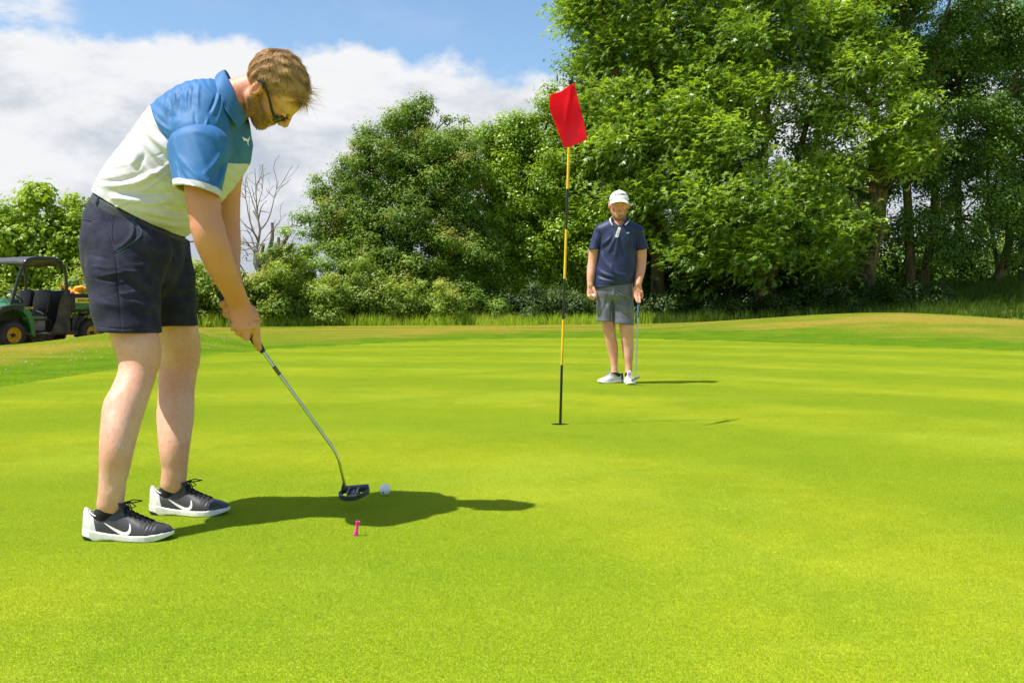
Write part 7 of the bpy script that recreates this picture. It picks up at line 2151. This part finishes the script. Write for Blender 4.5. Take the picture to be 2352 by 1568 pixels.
    cen = np.array([.40, .28, 1.02]); ax_ = nrm((-.6, 0, .8)); e1 = np.array([0, 1., 0]); e2 = np.cross(ax_, e1)
    for t in np.linspace(0, 2 * math.pi, 24, endpoint=False): rim_.append(cen + .18 * (math.cos(t) * e1 + math.sin(t) * e2))
    g = Geo(); g.tube(rim_, .014, 7, closed=True); g.tube([cen - .17 * e1, cen + .17 * e1], .011, 6); g.tube([cen, cen - ax_ * .22], .018, 8); part('steering_wheel', g, M_seat)
    # roll cage and roof
    for q in (1, -1):
        g = Geo(); pts = [(.70, .64 * q, .90), (.56, .63 * q, 1.34), (.43, .62 * q, 1.66), (.34, .62 * q, 1.77), (.10, .62 * q, 1.825), (-.24, .62 * q, 1.82), (-.42, .63 * q, 1.74), (-.51, .64 * q, 1.55), (-.54, .65 * q, 1.1), (-.55, .65 * q, .35)]
        g.tube([tuple(p) for p in dense(pts, 4)], .032, 9); part('roll_bar', g, M_tube)
    g = Geo()
    for (X, Zz) in ((-.54, 1.16), (-.30, 1.80), (.38, 1.74)): part('cross_bar', Geo().tube([(X, -.63, Zz), (X, .63, Zz)], .024, 8), M_tube)
    secs = []
    for X, zt in ((.47, 1.70), (.40, 1.775), (.20, 1.835), (-.1, 1.86), (-.34, 1.845), (-.45, 1.78), (-.49, 1.68)):
        secs.append([(X, -.66, zt - .05), (X, -.62, zt), (X, -.3, zt + .015), (X, .3, zt + .015), (X, .62, zt), (X, .66, zt - .05)])
    r0 = part('roof', loft(secs), M_roof); md = r0.modifiers.new('thick', 'SOLIDIFY'); md.thickness = .03
    # panel behind the seats and side guards
    g = Geo(); g.box((-.55, 0, .86), (.03, 1.24, .62), bev=.005); part('rear_panel', g, M_bk)
    for q in (1, -1):
        g = Geo(); V = [(-.15, .665 * q, .30), (-.60, .67 * q, .28), (-.60, .66 * q, 1.20), (-.50, .655 * q, 1.20), (-.36, .66 * q, .95), (-.28, .668 * q, .60)]
        g.add((V, [tuple(range(6))])); o = part('side_guard', g, M_dirt, sm=False); md = o.modifiers.new('thick', 'SOLIDIFY'); md.thickness = .02
    # load bed
    bed = part('load_bed', Geo().box((-1.13, 0, .76), (.98, 1.26, .05), bev=.01), M_bk)
    g = Geo()
    for q in (1, -1): g.box((-1.13, q * .64, .92), (1.02, .05, .34), bev=.012)
    g.box((-.64, 0, .92), (.05, 1.26, .34), bev=.012); g.box((-1.63, 0, .92), (.05, 1.26, .30), bev=.012)
    for q in (1, -1): g.tube([(-.62, q * .665, 1.10), (-1.64, q * .665, 1.10)], .022, 7)
    part('side_wall', g, M_bk, bed)
    for q in (1, -1):
        g = Geo(); g.prism([(-.72, .80), (-.72, .985), (-1.62, .985), (-1.62, .90), (-1.30, .90), (-1.18, .86), (-.95, .80)], (0, q * .672, 0), (1, 0, 0), (0, 0, 1), (0, 1, 0), .012); part('green_stripe', g, M_gr, bed, False)
        g = Geo(); g.prism([(-.72, .925), (-.72, 1.03), (-1.62, 1.03), (-1.62, .985), (-1.18, .985), (-1.12, .925)], (0, q * .678, 0), (1, 0, 0), (0, 0, 1), (0, 1, 0), .010); part('yellow_stripe', g, simple('yellow_decal', (.78, .62, .02), .4), bed, False)
    g = Geo(); V = [(-.70, .60, .66), (-.98, .60, .66), (-1.02, .60, .36), (-.84, .60, .26), (-.70, .60, .26)]
    for q in (1, -1):
        g = Geo(); g.add(([(v[0], v[1] * q, v[2]) for v in V], [tuple(range(5))])); o = part('mudguard', g, M_dirt, sm=False); md = o.modifiers.new('thick', 'SOLIDIFY'); md.thickness = .02
    for q in (1, -1):
        g = Geo(); arc = [(-1.28 + .0 + .40 * math.cos(t) + .37, .30 + .42 * math.sin(t)) for t in np.linspace(.15, math.pi - .15, 9)]
        V = [(x, q * y, z_) for (x, z_) in arc for y in (.48, .71)]; Fc = [(2 * i, 2 * i + 1, 2 * i + 3, 2 * i + 2) for i in range(8)]
        g.add((V, Fc)); o = part('rear_wheel_arch', g, M_bk); md = o.modifiers.new('thick', 'SOLIDIFY'); md.thickness = .02
    g = Geo(); g.box((-1.0, 0, .45), (.9, .7, .30), bev=.04); part('chassis', g, M_dirt)
    for X in (-.91, .91): part('axle', Geo().tube([(X, -.55, .29), (X, .55, .29)], .045, 8), M_dirt)
    # lettering
    def letters(txt, size, org, ax, ay, mat, nm, par):
        V, Fc = text_mesh(txt, size, bold=size * .03, align='LEFT')
        o = link(nm, pmesh(nm, [tuple(np.array(org) + np.array(ax) * x + np.array(ay) * y) for x, y in V], Fc), mat, par, world=False)
    letters('JOHN DEERE', .070, (-.78, .685, .955), (-1, 0, 0), (0, 0, 1), M_bk, 'bed_lettering', bed)
    letters('GATOR', .055, (.70, .745, .80), (-1, 0, 0), (0, 0, 1), simple('yellow_print', (.75, .55, .02), .5), 'wing_lettering', root)
    g = Geo(); g.box((-.4, .35, 1.22), (.03, .25, .08))
    for o_ in list(COL.objects):
        if o_.parent == root:
            nm = o_.name.split('.')[0]
            if nm in ('seat', 'handle', 'steering_wheel', 'roll_bar', 'cross_bar', 'roof', 'rear_panel', 'side_guard', 'seat_box', 'fuel_tank', 'side_badge', 'load_bed', 'mudguard'): o_.location.x += .21
            if nm in ('dashboard', 'step_bar', 'floor', 'underbody_pan'): o_.location.x += .14
    # yellow cloth bundle in the bed: its own thing
    rr = np.random.default_rng(2)
    M_y2 = simple('orange_yellow_cloth', (0.80, 0.36, 0.008), .7); M_p = simple('purple_cloth', (0.22, 0.02, 0.09), .7)
    vt = Matrix.Translation(root.location) @ Matrix.Rotation(a, 4, 'Z')
    def bundle(name, c, r_, mat, label, amp):
        s = SDF(np.array(c) - .55, np.array(c) + .55, .016)
        for k in range(12): 
            p = np.array(c) + rr.normal(size=3) * np.array(r_) * .42; s.ell(p, np.array(r_) * rr.uniform(.3, .55), None, .04)
        s.cone(np.array(c) + (0.08, -.03, .02), np.array(c) + (r_[0] * .9, 0, r_[2] * 1.5), .08, .02, .04)
        V, Q = s.mesh(); V = relax(V, Q, 2); N = vnormals(V, Q)
        V = V + N * (amp * fbm(V[:, 0] * 8, V[:, 2] * 8 + V[:, 1] * 8, 1, 3))[:, None]
        V = np.array([tuple(vt @ Vector(v)) for v in V])
        me = np_mesh(name, V, Q); o = link(name, me, mat); tag(o, label, 'bag')
    bundle('cloth_bundle', (-.74, .30, 1.12), (.30, .22, .13), M_y2, 'crumpled orange-yellow cloth bundle in the load bed of the vehicle', .02)
    bundle('cloth_bundle', (-.50, .42, 1.09), (.10, .14, .09), M_p, 'dark purple cloth peeping out under the orange-yellow bundle', .015)
def _lm(g, sm=True):
    me = pmesh('part', g.V, g.F, sm)
    bm = bmesh.new(); bm.from_mesh(me); bmesh.ops.remove_doubles(bm, verts=bm.verts, dist=1e-5); bmesh.ops.recalc_face_normals(bm, faces=bm.faces)
    if sm:
        for e in bm.edges:
            if len(e.link_faces) == 2 and e.calc_face_angle(0) > R(38): e.smooth = False
    bm.to_mesh(me); bm.free(); return me
utility_vehicle()

# ================================================================ families of like things
FAMILY = {'bramble_bush': 'bramble bushes along the foot of the hedge', 'hedge_bush': 'bushes behind the utility vehicle', 'undergrowth': 'dark undergrowth under the trees',
          'far_hedge': 'hedges glimpsed beyond the wood', 'ash_tree': 'ash trees on the right', 'poplar_tree': 'dark trees at the right edge', 'oak_tree': 'shaded trees of the second rank',
          'golf_ball': 'golf balls', 'putter': 'putters', 'person': 'golfers on the green', 'cloth_bundle': 'cloth in the load bed'}
for o in COL.objects:
    if o.parent is None and o.name.split('.')[0] in FAMILY: o['group'] = FAMILY[o.name.split('.')[0]]
